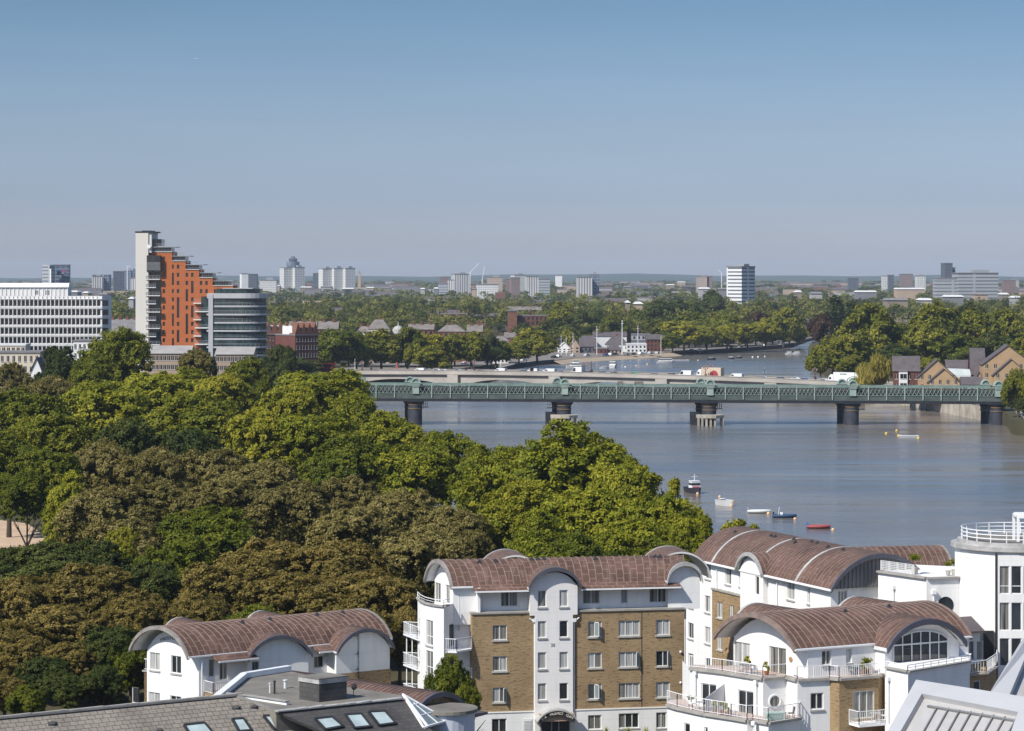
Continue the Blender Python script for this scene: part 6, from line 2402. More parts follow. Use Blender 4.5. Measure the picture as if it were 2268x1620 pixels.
def strip(mb, q0, q1, q2, q3, d0, d1):
    lo = [RP(*q, d0) for q in (q0, q1, q2, q3)]
    hi = [RP(*q, d1) for q in (q0, q1, q2, q3)]
    mb.hexa(lo[::-1] + hi[::-1])


strip(b, (2033, 1517), (2340, 1566), (2335, 1604), (2046, 1548), -.3, .25)
strip(b, (2033, 1517), (2046, 1548), (1960, 1700), (1938, 1690), -.3, .252)
strip(b, (2265, 1572), (2335, 1584), (2270, 1720), (2215, 1712), -.3, .248)
b.build('roof_frame', light_m, bF)
b = MB()
strip(b, (2046, 1548), (2290, 1590), (2225, 1720), (1958, 1702), -.4, 0.0)
b.build('roof_sheet', plain('warm_metal_sheet', (0.46, 0.44, 0.42), 0.5, 0.08, 0.8, metal=0.1, stretch=(3, 1, 1)), bF)
b = MB()
for i in range(8):
    t = (i + 0.6) / 8
    A = (2062 + (2262 - 2062) * t, 1566 + (1596 - 1566) * t)
    B_ = (A[0] - 78, A[1] + 140)
    b.bar(RP(*A, .03), RP(*B_, .03), 0.06, 0.12, up=nF)
b.bar(RP(2056, 1567, .05), RP(2270, 1603, .05), 0.1, 0.1, up=nF)
b.build('roof_seams', MATS.get('seam_grey') or plain('seam_grey', (0.20, 0.20, 0.20), 0.6), bF)
b = MB()
P3 = [PY(2188, 1541, 117), PY(2262, 1420, 123), PY(2330, 1330, 128), PY(2330, 1372, 128), PY(2281, 1432, 123), PY(2232, 1548, 116.5)]
n3 = (P3[1] - P3[0]).cross(P3[5] - P3[0]).normalized()
if n3.z < 0: n3 = -n3
b.face(P3[::-1])
b.face([v - n3 * .4 for v in P3])
for i in range(6): b.face([P3[i], P3[(i + 1) % 6], P3[(i + 1) % 6] - n3 * .4, P3[i] - n3 * .4])
b.build('roof_fin', light_m, bF)
b = MB()
P4 = [PY(2232, 1548, 116.6), PY(2281, 1432, 123.1), PY(2360, 1480, 122), PY(2350, 1575, 116)]
b.face([v - n3 * .3 for v in P4[::-1]])
b.build('roof_sheet', MATS['warm_metal_sheet'], bF)
b = MB()
for t in (0.35, 0.7): b.bar(P4[0].lerp(P4[3], t), P4[1].lerp(P4[2], t), 0.07, 0.1)
b.build('roof_seams', MATS.get('seam_grey') or plain('seam_grey', (0.20, 0.20, 0.20), 0.6), bF)
b = MB()
q = [RP(1950, 1690, -.31), RP(2260, 1712, -.31), RP(2340, 1566, -.31), RP(2033, 1517, -.31)]
b.hexa([V2(v, G0) for v in q] + q)
b.build('building_wall', grey_m, bF)
# ------------------------------------------------------------------ middle distance and skyline buildings
def grid_mat(name, wallc, glassc, bw, bh, ms, rough=0.6):
    g2 = tuple(min(1, x * 1.6 + 0.01) for x in glassc)
    return bricky(name, glassc, g2, wallc, bw, bh, ms, bump=0, offset=0.0, dirt=0.12, rough=rough, dscale=0.02)


gm_white = grid_mat('white_flats', (0.62, 0.61, 0.58), (0.16, 0.17, 0.18), 3.2, 2.9, 0.85)
gm_bands = grid_mat('white_bands', (0.66, 0.65, 0.63), (0.07, 0.08, 0.10), 40.0, 3.4, 1.1)
gm_dark = grid_mat('dark_office', (0.11, 0.12, 0.14), (0.04, 0.05, 0.07), 4.0, 3.6, 0.8)
gm_blue = grid_mat('blue_office', (0.20, 0.23, 0.28), (0.06, 0.08, 0.12), 6.0, 3.8, 0.7)
gm_stripe = grid_mat('striped_flats', (0.60, 0.58, 0.55), (0.12, 0.12, 0.14), 3.4, 60.0, 1.1)
gm_tan = grid_mat('tan_flats', (0.46, 0.36, 0.29), (0.14, 0.12, 0.12), 3.4, 3.1, 0.9)
gm_brown = grid_mat('brown_flats', (0.24, 0.17, 0.15), (0.09, 0.08, 0.09), 3.4, 3.1, 0.9)
gm_grey = grid_mat('grey_offices', (0.36, 0.37, 0.38), (0.10, 0.11, 0.13), 30.0, 3.8, 1.3)
pale_shed = plain('pale_shed_roof', (0.62, 0.61, 0.58), 0.6, 0.15, 0.02)
tan_wall = plain('tan_wall', (0.40, 0.30, 0.22), 0.8, 0.15, 0.05)
white_far = plain('white_far_wall', (0.74, 0.73, 0.71), 0.7, 0.1, 0.1)
grey_roof = plain('grey_roof', (0.20, 0.19, 0.19), 0.8, 0.2, 0.2)
cream_w = plain('cream_wall', (0.62, 0.54, 0.43), 0.8, 0.08, 0.3)


def far_block(name, label, cat, x0, x1, yt, Y, m, depth=None, rz=0.0, plant=0, roofm=None, group=None, cap=None, ws=1.0):
    a, c = PY(x0, yt, Y), PY(x1, yt, Y)
    w = (c.x - a.x) * ws
    d = depth or max(12, min(w, 24))
    t = thing(name, label, cat, ((a.x + c.x) / 2, Y, LAND), rz, group)
    b = MB()
    M = ROOTM[t.name]
    q = [M @ Vector(v) for v in ((-w / 2, 0, 0), (w / 2, 0, 0), (w / 2, d, 0), (-w / 2, d, 0))]
    h = a.z - LAND
    for i in range(4):
        j = (i + 1) % 4
        b.face([q[i], q[j], q[j] + Vector((0, 0, h)), q[i] + Vector((0, 0, h))])
    b.build('wall', m, t)
    b = MB()
    k = 0.4
    q2 = [M @ Vector(v) for v in ((-w / 2 - k, -k, h), (w / 2 + k, -k, h), (w / 2 + k, d + k, h), (-w / 2 - k, d + k, h))]
    b.hexa(q2 + [v + Vector((0, 0, 0.9)) for v in q2])
    b.build('roof', roofm or cap or grey_roof, t)
    if plant:
        b = MB()
        p = M @ Vector((w * 0.1, d * 0.4, h + 0.9))
        b.box(p, (w * 0.4, d * 0.4, plant), rz)
        b.build('roof_plant', cap or grey_m, t)
    return t


SKY = [
    # x0, x1, ytop, Y, mat, depth, rot, plant, label, category
    (628, 650, 594, 4600, gm_white, 18, 0.5, 3, 'left one of the two white tower blocks below the dark round-topped tower', 'tower block'),
    (652, 676, 593, 4600, gm_white, 18, 0.5, 3, 'right one of the two white tower blocks below the dark round-topped tower', 'tower block'),
    (714, 737, 596, 4700, gm_white, 18, 0.5, 3, 'left one of the row of three white tower blocks', 'tower block'),
    (739, 762, 595, 4700, gm_white, 18, 0.5, 3, 'middle one of the row of three white tower blocks', 'tower block'),
    (764, 788, 595, 4700, gm_white, 18, 0.5, 3, 'right one of the row of three white tower blocks beside the brick tower', 'tower block'),
    (693, 711, 606, 5200, gm_dark, 20, 0, 2, 'grey block between the pair and the three white tower blocks', 'office block'),
    (535, 550, 607, 4200, white_far, 14, 0.3, 0, 'white slab end of the block right of the stepped tower', 'office block'),
    (550, 569, 608, 4230, gm_dark, 18, 0, 0, 'dark slab attached to a white slab right of the stepped tower', 'office block'),
    (575, 612, 622, 4300, gm_white, 20, 0, 4, 'low white flats right of the stepped tower', 'flats'),
    (119, 153, 588, 3000, gm_blue, 22, 0.1, 0, 'right wing of the dark office with a large advertisement screen', 'office block'),
    (205, 222, 610, 4400, gm_blue, 20, 0, 0, 'pale blue block at left of the two striped offices', 'office block'),
    (205, 228, 613, 4000, gm_stripe, 20, 0.2, 2, 'striped office block left of the orange tower', 'office block'),
    (229, 242, 610, 4020, gm_blue, 20, 0, 0, 'dark blue office behind the striped office block', 'office block'),
    (252, 275, 602, 4100, gm_dark, 22, 0.2, 0, 'dark office slab with a pale left edge', 'office block'),
    (275, 290, 601, 4300, gm_blue, 22, 0, 3, 'bluish office next to the dark office slab', 'office block'),
    (294, 302, 597, 4200, gm_blue, 18, 0, 0, 'dark block peeking out behind the pale tower wall', 'office block'),
    (288, 302, 617, 4000, gm_stripe, 18, 0, 0, 'low striped block touching the pale tower wall', 'office block'),
    (1007, 1040, 608, 3900, gm_stripe, 24, 0.25, 2, 'dark striped tower block under the left crane', 'tower block'),
    (975, 992, 615, 3950, gm_brown, 18, 0, 0, 'brown block left of the dark striped tower block', 'flats'),
    (990, 1010, 621, 3900, gm_stripe, 18, 0, 0, 'short striped block touching the dark striped tower', 'flats'),
    (970, 992, 628, 3850, gm_grey, 18, 0, 0, 'grey frame building at the foot of the brown block', 'flats'),
    (1078, 1113, 615, 3900, gm_tan, 20, 0, 2, 'wide tan apartment block right of the two cranes', 'flats'),
    (1054, 1104, 631, 3800, gm_white, 18, 0, 0, 'long low pale block in front of the tan apartment block', 'flats'),
    (1119, 1133, 619, 3800, gm_brown, 18, 0, 0, 'narrow brown block left of the pale striped tower', 'flats'),
    (1132, 1152, 616, 3750, gm_brown, 18, 0.1, 0, 'mauve brown block left of the pale striped tower', 'flats'),
    (1139, 1165, 610, 4000, gm_white, 20, 0.3, 2, 'tall pale tower between brown block and striped white tower', 'tower block'),
    (1167, 1193, 613, 3700, gm_stripe, 18, 0.15, 0, 'bold white striped tower block', 'tower block'),
    (1193, 1218, 619, 3700, gm_grey, 18, 0, 0, 'lower grey gridded block right of the bold striped tower', 'flats'),
    (1230, 1245, 611, 5500, white_far, 18, 0, 0, 'tiny pale block on the horizon right of the grey gridded block', 'flats'),
    (1281, 1312, 615, 3400, gm_stripe, 22, 0.1, 0, 'dark hospital-like block with white verticals and wings', 'office block'),
    (1306, 1327, 609, 3420, gm_blue, 22, 0, 3, 'dark blue right wing of the block with white verticals', 'office block'),
    (1543, 1570, 614, 4400, gm_tan, 18, 0, 3, 'brown stepped block left of the lone white tower', 'flats'),
    (1566, 1578, 613, 4400, gm_brown, 18, 0, 0, 'small brown block left of the lone white tower', 'flats'),
    (1626, 1689, 592, 2500, gm_bands, 24, 0.35, 2, 'lone white tower block with dark right face on the skyline', 'tower block'),
    (2092, 2110, 584, 3600, gm_dark, 20, 0.1, 0, 'tall dark grey slab tower at the right', 'tower block'),
    (2106, 2116, 594, 3620, gm_blue, 18, 0, 0, 'lower shoulder of the tall dark slab tower', 'tower block'),
    (2122, 2212, 606, 3000, gm_grey, 30, 0.08, 3, 'wide banded grey office with rooftop dishes at the right', 'office block'),
    (2074, 2120, 618, 2950, gm_grey, 26, 0, 0, 'lower banded grey office left of the wide banded office', 'office block'),
    (1969, 1980, 610, 4600, gm_dark, 18, 0, 0, 'small dark tower between pale roofs at the right', 'tower block'),
    (1955, 1966, 612, 4650, gm_white, 18, 0, 0, 'small pale tower beside the small dark tower', 'tower block'),
    (1995, 2022, 608, 5000, gm_brown, 20, 0, 0, 'brown block on the horizon left of the tall dark slab', 'flats'),
    (1880, 1902, 616, 4600, gm_dark, 18, 0, 0, 'low grey block alone on the wooded horizon', 'office block'),
    (2030, 2050, 612, 4300, gm_white, 18, 0, 2, 'pale block with green roof left of the banded offices', 'flats'),
    (2225, 2250, 622, 3500, gm_brown, 20, 0, 0, 'brown church-like block at the right horizon', 'flats'),
]
for x0, x1, yt, Y, m, d, rz, pl, lab, cat in SKY:
    ws_ = .7 if 'lone white' in lab and x0 == 1626 else 1.0
    if ws_ < 1: d, rz = 18.6, .76
    far_block('tower_block' if cat == 'tower block' else 'office_block' if cat == 'office block' else 'block_of_flats', lab, cat, x0, x1, yt, Y, m, d, rz, pl, ws=ws_)
# dark tower with a round top (glass drum with crown)
t = thing('round_topped_tower', 'dark glass tower with a stacked round top behind two white tower blocks', 'tower block', PY(649, 0, 5600).to_tuple())
t.location.z = LAND
ROOTM[t.name] = Matrix.Translation(Vector((t.location.x, t.location.y, LAND)))
X_ = t.location.x
b = MB()
zt_ = lambda py, Y: CH - (py - HY) / F * Y
b.tube((X_, 5600, LAND), (X_, 5600, zt_(580, 5600)), 14, 13.5, 20)
b.build('wall', gm_blue, t)
b = MB()
b.tube((X_, 5600, zt_(580, 5600)), (X_, 5600, zt_(575, 5600)), 8, 9, 16)
b.tube((X_, 5600, zt_(575, 5600)), (X_, 5600, zt_(571.5, 5600)), 9.5, 6, 16)
b.tube((X_, 5600, zt_(571.5, 5600)), (X_, 5600, zt_(568.5, 5600)), 4.5, 4, 12)
b.build('round_crown', gm_dark, t)
# brick standpipe tower
t = thing('brick_tower', 'slender brown brick water tower right of the three white tower blocks', 'tower', PY(796, 0, 4500).to_tuple())
ROOTM[t.name] = Matrix.Translation(Vector(t.location))
p = t.location
b = MB()
zz = zt_(606, 4500)
b.hexa([Vector((p.x + sx * r_, 4500 + sy * r_, z)) for z, r_ in ((LAND, 3.0), (zz, 2.3)) for sx, sy in ((-1, -1), (1, -1), (1, 1), (-1, 1))])
b.build('shaft', tan_wall, t)
b = MB()
b.tube((p.x, 4500, zz), (p.x, 4500, zt_(601, 4500)), 2.0, 0.8, 8)
b.build('cupola', grey_roof, t)
# office with advertisement screen
t = thing('office_block', 'dark bluish office with pale banded left part and advertisement screen', 'office block', PY(110, 0, 2950).to_tuple())
ROOTM[t.name] = Matrix.Translation(Vector(t.location))
b = MB()
p0, p1, p2, p3 = PY(93, 587, 2950), PY(110, 589, 2935), PY(119, 588, 2950), PY(122, 588, 2990)
b.prism([(p0.x, p0.y), (p1.x, p1.y), (p2.x, p2.y), (p3.x, p3.y), (p0.x, 2990)], LAND, p0.z)
b.build('wall', gm_grey, t)
b = MB()
q0, q1 = PY(110, 596, 2932), PY(113, 596, 2931)
b.prism([(q0.x, q0.y), (q1.x, q1.y), (q1.x, q1.y + 3), (q0.x, q0.y + 3)], LAND, q0.z)
b.build('stair_shaft', white_far, t)
b = MB()
r0_, r1_ = PY(126, 598, 2994.5), PY(146, 610, 2994.5)
b.hexa([Vector((x, y, z)) for z in (r1_.z, r0_.z) for x, y in ((r0_.x, 2994.5), (r1_.x, 2994.5), (r1_.x, 2996), (r0_.x, 2996))])
b.build('screen', plain('advert_blue', (0.06, 0.10, 0.22), 0.4), t)
b = MB()
for i, (u0, u1, v0, v1) in enumerate(((0.55, .95, .5, .95),)):
    b.face([Vector((r0_.x + (r1_.x - r0_.x) * u, 2994.2, r1_.z + (r0_.z - r1_.z) * v)) for u, v in ((u0, v0), (u1, v0), (u1, v1), (u0, v1))])
b.build('red_patch', plain('advert_red', (0.35, 0.08, 0.12), 0.4), t)
b = MB()
b.face([Vector((r0_.x + (r1_.x - r0_.x) * u, 2994.1, r1_.z + (r0_.z - r1_.z) * v)) for u, v in ((.25, .15), (.6, .3), (.85, .45), (.55, .42))])
b.build('white_swoosh', white_far, t)
# cranes
for i, (px, yb, yt, ex, ey, Y, lab) in enumerate(((1041, 640, 604, 1061, 583, 4000, 'slim crane with a long jib leaning right over the skyline'), (1068, 640, 618, 1073, 591, 4050, 'slim pale crane with its jib nearly upright'),
                                                   (1598, 640, 604, 1590, 598, 4300, 'small crane left of the lone white tower'), (282, 620, 590, 290, 590, 4200, 'small crane with level jib beside the pale tower wall'))):
    t = thing('tower_crane', lab, 'crane', PY(px, 0, Y).to_tuple())
    t.location.z = LAND
    ROOTM[t.name] = Matrix.Translation(Vector((t.location.x, Y, LAND)))
    A, B_, C_ = PY(px, yb, Y), PY(px, yt, Y), PY(ex, ey, Y)
    A.z = LAND
    b = MB()
    b.bar(A, B_, 1.3)
    b.build('mast', offwhite, t)
    b = MB()
    b.bar(B_, C_, 0.9)
    b.bar(B_, B_ - (C_ - B_) * 0.15, 1.2)
    b.build('jib', offwhite, t)
# low pale roofs and sheds scattered through the far canopy
SH = [(440, 492, 632, 3300), (590, 628, 628, 4400), (655, 700, 631, 4300), (700, 745, 630, 4350), (745, 795, 634, 4200), (805, 835, 632, 4500), (835, 875, 633, 4400), (927, 945, 634, 3600), (957, 975, 633, 3600), (1040, 1060, 634, 3700),
      (1470, 1500, 626, 4800), (1540, 1582, 633, 3000), (1585, 1622, 634, 2900), (1495, 1525, 620, 5200), (1760, 1780, 640, 2700), (1790, 1830, 643, 2600), (1880, 1960, 640, 2900), (1960, 2075, 634, 3200), (1945, 2030, 657, 2250), (2030, 2075, 657, 2240), (2080, 2150, 650, 2500), (2150, 2200, 645, 2600),
      (2215, 2240, 645, 2700), (2240, 2268, 652, 2500), (1375, 1405, 630, 4200), (1400, 1430, 665, 2050), (1385, 1398, 662, 2040), (2240, 2262, 614, 5000), (150, 178, 640, 2900), (178, 200, 642, 2800), (210, 245, 645, 2500), (280, 300, 654, 2200), (225, 240, 617, 4200), (870, 905, 632, 4600)]
shm = [plain('shed_grey', (0.19, 0.19, 0.2), 0.8), plain('shed_pale', (0.36, 0.35, 0.34), 0.8), plain('shed_tan', (0.25, 0.2, 0.16), 0.8), tan_wall]
for i, (x0, x1, yt, Y) in enumerate(SH):
    xm_, xw_ = (x0 + x1) / 2, (x1 - x0) * .27
    a, c = PY(xm_ - xw_, yt + 4, Y), PY(xm_ + xw_, yt + 4, Y)
    t = thing('low_building', 'low pale roofed building among the trees far across the suburbs', 'building', ((a.x + c.x) / 2, Y, LAND), 0, 'low pale buildings scattered in the far woods')
    b = MB()
    w, d = c.x - a.x, 26
    h = max(6, a.z)
    b.prism([(a.x, Y), (c.x, Y), (c.x, Y + d), (a.x, Y + d)], LAND, h - 1.6, top=False)
    b.build('wall', shm[(i * 7) % 4], t)
    b = MB()
    b.hexa([Vector((a.x - .8, Y - .8, h - 1.6)), Vector((c.x + .8, Y - .8, h - 1.6)), Vector((c.x + .8, Y + d + .8, h - 1.6)), Vector((a.x - .8, Y + d + .8, h - 1.6)), Vector((a.x + 1, Y + 4, h)), Vector((c.x - 1, Y + 4, h)), Vector((c.x - 1, Y + d - 4, h)), Vector((a.x + 1, Y + d - 4, h))])
    b.build('roof', pale_shed if i % 3 else grey_roof, t)


# countless small roofs mixed into the far canopy, one mass
gg = np.random.default_rng(77)
rb_ = MB()
k = 0
while k < 400:
    y = math.sqrt(gg.uniform(1900 ** 2, 7500 ** 2))
    px = gg.uniform(-20, 2290)
    x = (px - HX) / F * y
    if in_river(x, y): continue
    k += 1
    w, d, h = gg.uniform(9, 34) * (1 + y / 9000), 12, gg.uniform(7.5, 13) * (1 + (y > 3500) * .35)
    mi = int(gg.integers(0, 5))
    rb_.prism([(x - w / 2, y), (x + w / 2, y), (x + w / 2, y + d), (x - w / 2, y + d)], LAND, LAND + h, mi, True, False)
    if gg.random() < .6:
        z_ = LAND + h
        rb_.hexa([Vector(q) for q in ((x - w / 2, y, z_), (x + w / 2, y, z_), (x + w / 2, y + d, z_), (x - w / 2, y + d, z_), (x - w / 2, y + 5, z_ + 3), (x + w / 2, y + 5, z_ + 3), (x + w / 2, y + 7, z_ + 3), (x - w / 2, y + 7, z_ + 3))], 4)
tag(rb_.build('far_rooftops', [shm[0], shm[1], tan_wall, brick_r, slate_p]), 'countless small roofs and walls mixed into the far suburban trees', 'rooftops', kind='stuff')


# ------------------------------------------------------------------ general mid-distance house
def house(label, x0, x1, ye, Y, depth, wm, roof='gable', rise=3.0, rm=None, th=0.0, rows=0, cols=0, cat='house', name='house', win=None, chim=0, group=None, z0=LAND, wf=(0.45, 0.5), stuffy=False, zoff=0):
    """x0,x1 photo columns of the front wall, ye photo row of the eave"""
    p = PY(x0, ye, Y)
    f = Fac((p.x, p.y), th=th)
    L = f.u(x1)
    ze = p.z
    t = thing(name, label, cat, tuple(f.P(L / 2, z0)), 0, group)
    ROOTM[t.name] = Matrix.Translation(f.P(L / 2, z0))
    b = MB()
    g = [f.P(0, z0), f.P(L, z0), f.P(L, z0, -depth), f.P(0, z0, -depth)]
    for i in range(4):
        A, C_ = g[i], g[(i + 1) % 4]
        b.face([A, C_, V2(C_, ze), V2(A, ze)])
    if roof == 'front':
        b.face([f.P(0, ze), f.P(L, ze), f.P(L / 2, ze + rise)])
        b.face([f.P(L, ze, -depth), f.P(0, ze, -depth), f.P(L / 2, ze + rise, -depth)])
    if roof == 'gable':
        for u in (0, L):
            q = [f.P(u, ze), f.P(u, ze, -depth), f.P(u, ze + rise, -depth / 2)]
            b.face(q if u > 0 else q[::-1])
    b.build('wall', wm, t)
    b = MB()
    o = 0.35
    rm = rm or grey_roof
    if roof == 'gable':
        for s, d0 in ((1, o), (-1, -depth - o)):
            q = [f.P(-o, ze - .15, d0), f.P(L + o, ze - .15, d0), f.P(L + o, ze + rise, -depth / 2), f.P(-o, ze + rise, -depth / 2)]
            q2 = [v + Vector((0, 0, .18)) for v in q]
            b.hexa((q + q2) if s > 0 else (q[::-1] + q2[::-1]))
    elif roof == 'front':
        for u0 in (-o, L + o):
            q = [f.P(u0, ze - .2, o), f.P(L / 2, ze + rise, o), f.P(L / 2, ze + rise, -depth), f.P(u0, ze - .2, -depth)]
            q2 = [v + Vector((0, 0, .18)) for v in q]
            b.hexa((q + q2) if u0 < 0 else (q[::-1] + q2[::-1]))
    elif roof == 'hip':
        e = [f.P(-o, ze, o), f.P(L + o, ze, o), f.P(L + o, ze, -depth - o), f.P(-o, ze, -depth - o)]
        k = min(L * .3, depth * .45)
        r = [f.P(k, ze + rise, -k), f.P(L - k, ze + rise, -k), f.P(L - k, ze + rise, -depth + k), f.P(k, ze + rise, -depth + k)]
        b.hexa(e + r)
    else:
        e = [f.P(-.2, ze, .2), f.P(L + .2, ze, .2), f.P(L + .2, ze, -depth - .2), f.P(-.2, ze, -depth - .2)]
        b.hexa(e + [v + Vector((0, 0, .5)) for v in e])
    ro = b.build('roof', rm, t)
    for i in range(chim):
        b = MB()
        u = L * (i + .5) / chim
        c_ = f.P(u, ze + rise * .4, -depth * .45)
        b.box(c_, (1.3, .9, rise * .6 + .9))
        b.box(c_ + Vector((0, 0, rise * .6 + .9)), (1.5, 1.1, .2))
        for k in (-.4, 0, .4): b.tube(c_ + Vector((k, 0, rise * .6 + 1.1)), c_ + Vector((k, 0, rise * .6 + 1.5)), .14, n=6)
        b.build('chimney', brick_r, ro)
    H = ze - z0
    if rows and cols:
        sp = min(3.0, H / rows)
        wm_ = MB()
        ww, wh = L / cols * wf[0], sp * wf[1]
        wm_.hexa([Vector(q) for q in ((-ww / 2, -.06, 0), (ww / 2, -.06, 0), (ww / 2, 0, 0), (-ww / 2, 0, 0), (-ww / 2, -.06, wh), (ww / 2, -.06, wh), (ww / 2, 0, wh), (-ww / 2, 0, wh))])
        bars = MB()
        bars.bar((-ww / 2 - .05, -.09, -.06), (ww / 2 + .05, -.09, -.06), .1, .12)
        bars.bar((0, -.09, 0), (0, -.09, wh), .07, .05)
        w0 = wm_.build('window', win or glass_d, None)
        f0 = bars.build('frame', frame_w, None)
        meW, meF = w0.data, f0.data
        bpy.data.objects.remove(w0)
        bpy.data.objects.remove(f0)
        ang = math.atan2(f.t.y, f.t.x)
        for r in range(rows):
            for c in range(cols):
                q = f.P(L * (c + .5) / cols, ze - sp * (r + .78) + zoff, 0.0)
                w = bpy.data.objects.new('window', meW)
                COL.objects.link(w)
                w.parent = t
                w.location = q - f.P(L / 2, z0)
                w.rotation_euler = (0, 0, ang)
                if Y < 1200:
                    k = bpy.data.objects.new('frame', meF)
                    COL.objects.link(k)
                    k.parent = w
    return t, f, L, ze


# ------------------------------------------------------------------ white office block at the left
YO = 1050
tO = thing('office_block', 'long white office block with rows of dark square windows at the left edge', 'office block', PY(100, 780, YO).to_tuple())
ROOTM[tO.name] = Matrix.Translation(Vector(tO.location))
p = PY(-60, 656, YO)
fO = Fac((p.x, p.y), th=R(1.0))
L = fO.u(226)
zt0 = fO.z(100, 656)
holes = []
cols = []
x = -55.0
while x < 222:
    cols.append((x + 1.2, x + 8.2))
    x += 9.28
for r in range(7):
    y0 = 665.5 + r * 20.55
    for c in cols: holes.append((fO.u(c[0]), fO.u(c[1]), fO.z(100, y0 + 12.8), fO.z(100, y0)))
b = MB()
wall(b, fO, 0, L, LAND, zt0, holes, rev=0.55)
fs_ = Fac(fO.P(L, 0).xy, fO.P(L, 0).xy + Vector((1.7, 6.0)))
sh = [(0.0 + .3, fs_.L - .1, fO.z(100, 665.5 + r * 20.55 + 12.8), fO.z(100, 665.5 + r * 20.55)) for r in range(7)]
wall(b, fs_, 0, fs_.L, LAND, zt0, sh, rev=.4)
fr_ = Fac(fs_.P(fs_.L, 0).xy, fs_.P(fs_.L, 0).xy + Vector((-1, 14)))
wall(b, fr_, 0, fr_.L, LAND, zt0)
b.build('wall', white_far, tO)
b = MB()
b.face([fO.P(0, zt0), fO.P(L, zt0), fs_.P(fs_.L, zt0), fr_.P(fr_.L, zt0), fO.P(0, zt0, -20)])
b.build('roof', felt, tO)
b = MB()
for r in range(7):
    za = fO.z(100, 665.5 + r * 20.55 - 3.2)
    zb = fO.z(100, 665.5 + r * 20.55 + 13.2)
    fbox(b, fO, 0, L + .1, za - .18, za + .12, 0.0, 0.42)
    fbox(b, fO, 0, L + .1, zb - .5, zb + .0, 0.0, 0.32)
for c in cols:
    u = fO.u(c[0]) - .2
    fbox(b, fO, u - .12, u + .12, LAND, zt0 - .1, 0.001, 0.36)
b.build('facade_ribs', white_far, tO)
wins = sorted(holes, key=lambda h: (-h[2]))
k = 0
vis = [h for h in wins if h[1] > fO.u(-3)]
for h in vis[:100]:
    b = MB()
    b.face([fO.P(h[0], h[2], -.5), fO.P(h[1], h[2], -.5), fO.P(h[1], h[3], -.5), fO.P(h[0], h[3], -.5)])
    b.build('window', [glass_d, glass_d, glass_g][k % 3], tO)
    k += 1
b = MB()
for h in vis[100:] + [h for h in wins if h[1] <= fO.u(-3)]:
    b.face([fO.P(h[0], h[2], -.5), fO.P(h[1], h[2], -.5), fO.P(h[1], h[3], -.5), fO.P(h[0], h[3], -.5)])
for h in sh: b.face([fs_.P(h[0], h[2], -.35), fs_.P(h[1], h[2], -.35), fs_.P(h[1], h[3], -.35), fs_.P(h[0], h[3], -.35)])
b.build('lower_windows', glass_d, tO)['kind'] = 'stuff'
fp = fO.off(-4)
ua, ub = fp.u(-60), fp.u(150)
zp0, zp1 = zt0, fp.z(100, 637)
b = MB()
hp_ = [fp.rect(78, 644, 87, 653), fp.rect(100, 644, 110, 654)]
wall(b, fp, ua, ub, zp0, zp1, hp_)
fe_ = Fac(fp.P(ub, 0).xy, fp.P(ub, 0, -10).xy)
wall(b, fe_, 0, fe_.L, zp0, zp1)
for i in range(24):
    u = ua + (ub - ua) * i / 23
    fbox(b, fp, u - .12, u + .12, zp0, zp1, 0.001, .2)
b.build('plant_storey', white_far, tO)
b = MB()
for h in hp_: b.face([fp.P(h[0], h[2], -.1), fp.P(h[1], h[2], -.1), fp.P(h[1], h[3], -.1), fp.P(h[0], h[3], -.1)])
b.build('louvre', grey_m, tO)
b = MB()
n = 6
for k in range(n):
    a0_, a1_ = math.pi / 2 * k / n, math.pi / 2 * (k + 1) / n
    hh_ = fp.z(100, 627.5) - zp1
    P_ = lambda u, a: fp.P(u, zp1 + hh_ * math.sin(a), 0.5 - 2.2 * (1 - math.cos(a)))
    b.face([P_(ua, a0_), P_(ub + .5, a0_), P_(ub + .5, a1_), P_(ua, a1_)])
b.face([P_(ua, math.pi / 2), P_(ub + .5, math.pi / 2), fp.P(ub + .5, zp1 + hh_, -10), fp.P(ua, zp1 + hh_, -10)])
b.face([fp.P(ub + .5, zp1, .5), fp.P(ub + .5, zp1, -10), fp.P(ub + .5, zp1 + hh_, -10), fp.P(ub + .5, zp1 + hh_, -1.7)])
b.build('plant_roof', white_far, tO)

# ------------------------------------------------------------------ stepped orange tower
YT = 970
tT = thing('stepped_tower', 'stepped orange brick tower with a pale blank end wall and curved glass wing', 'tower block', PY(420, 790, YT).to_tuple())
ROOTM[tT.name] = Matrix.Translation(Vector(tT.location))
p = PY(330, 600, YT)
fT = Fac((p.x, p.y), th=R(-2.0))
U, Zf = fT.u, fT.z
b = MB()
sx0, sx1 = U(302), U(337)
zs = Zf(320, 516)
fbox(b, fT, sx0, U(330), LAND, zs, -12.5, 1.6)
fbox(b, fT, U(330), sx1, Zf(340, 560), zs, -12.5, 1.2)
b.build('end_wall', plain('pale_cream_render', (0.66, 0.62, 0.555), 0.75, 0.06, 0.03), tT)
b = MB()
fbox(b, fT, sx0 - .2, U(343), zs, zs + .5, -12.5, 1.7)
fbox(b, fT, U(313), U(334), zs + .5, Zf(320, 511), -9, -1)
b.build('roof_cap', dark_m, tT)
steps = [(381, 558), (411, 578), (441, 597), (471, 615), (516, 633)]
edges = [330] + [s[0] for s in steps]
wr = []


def wn_(x, y0, y1, w=5.5): wr.append((U(x - w / 2), U(x + w / 2), Zf(x, y1), Zf(x, y0)))


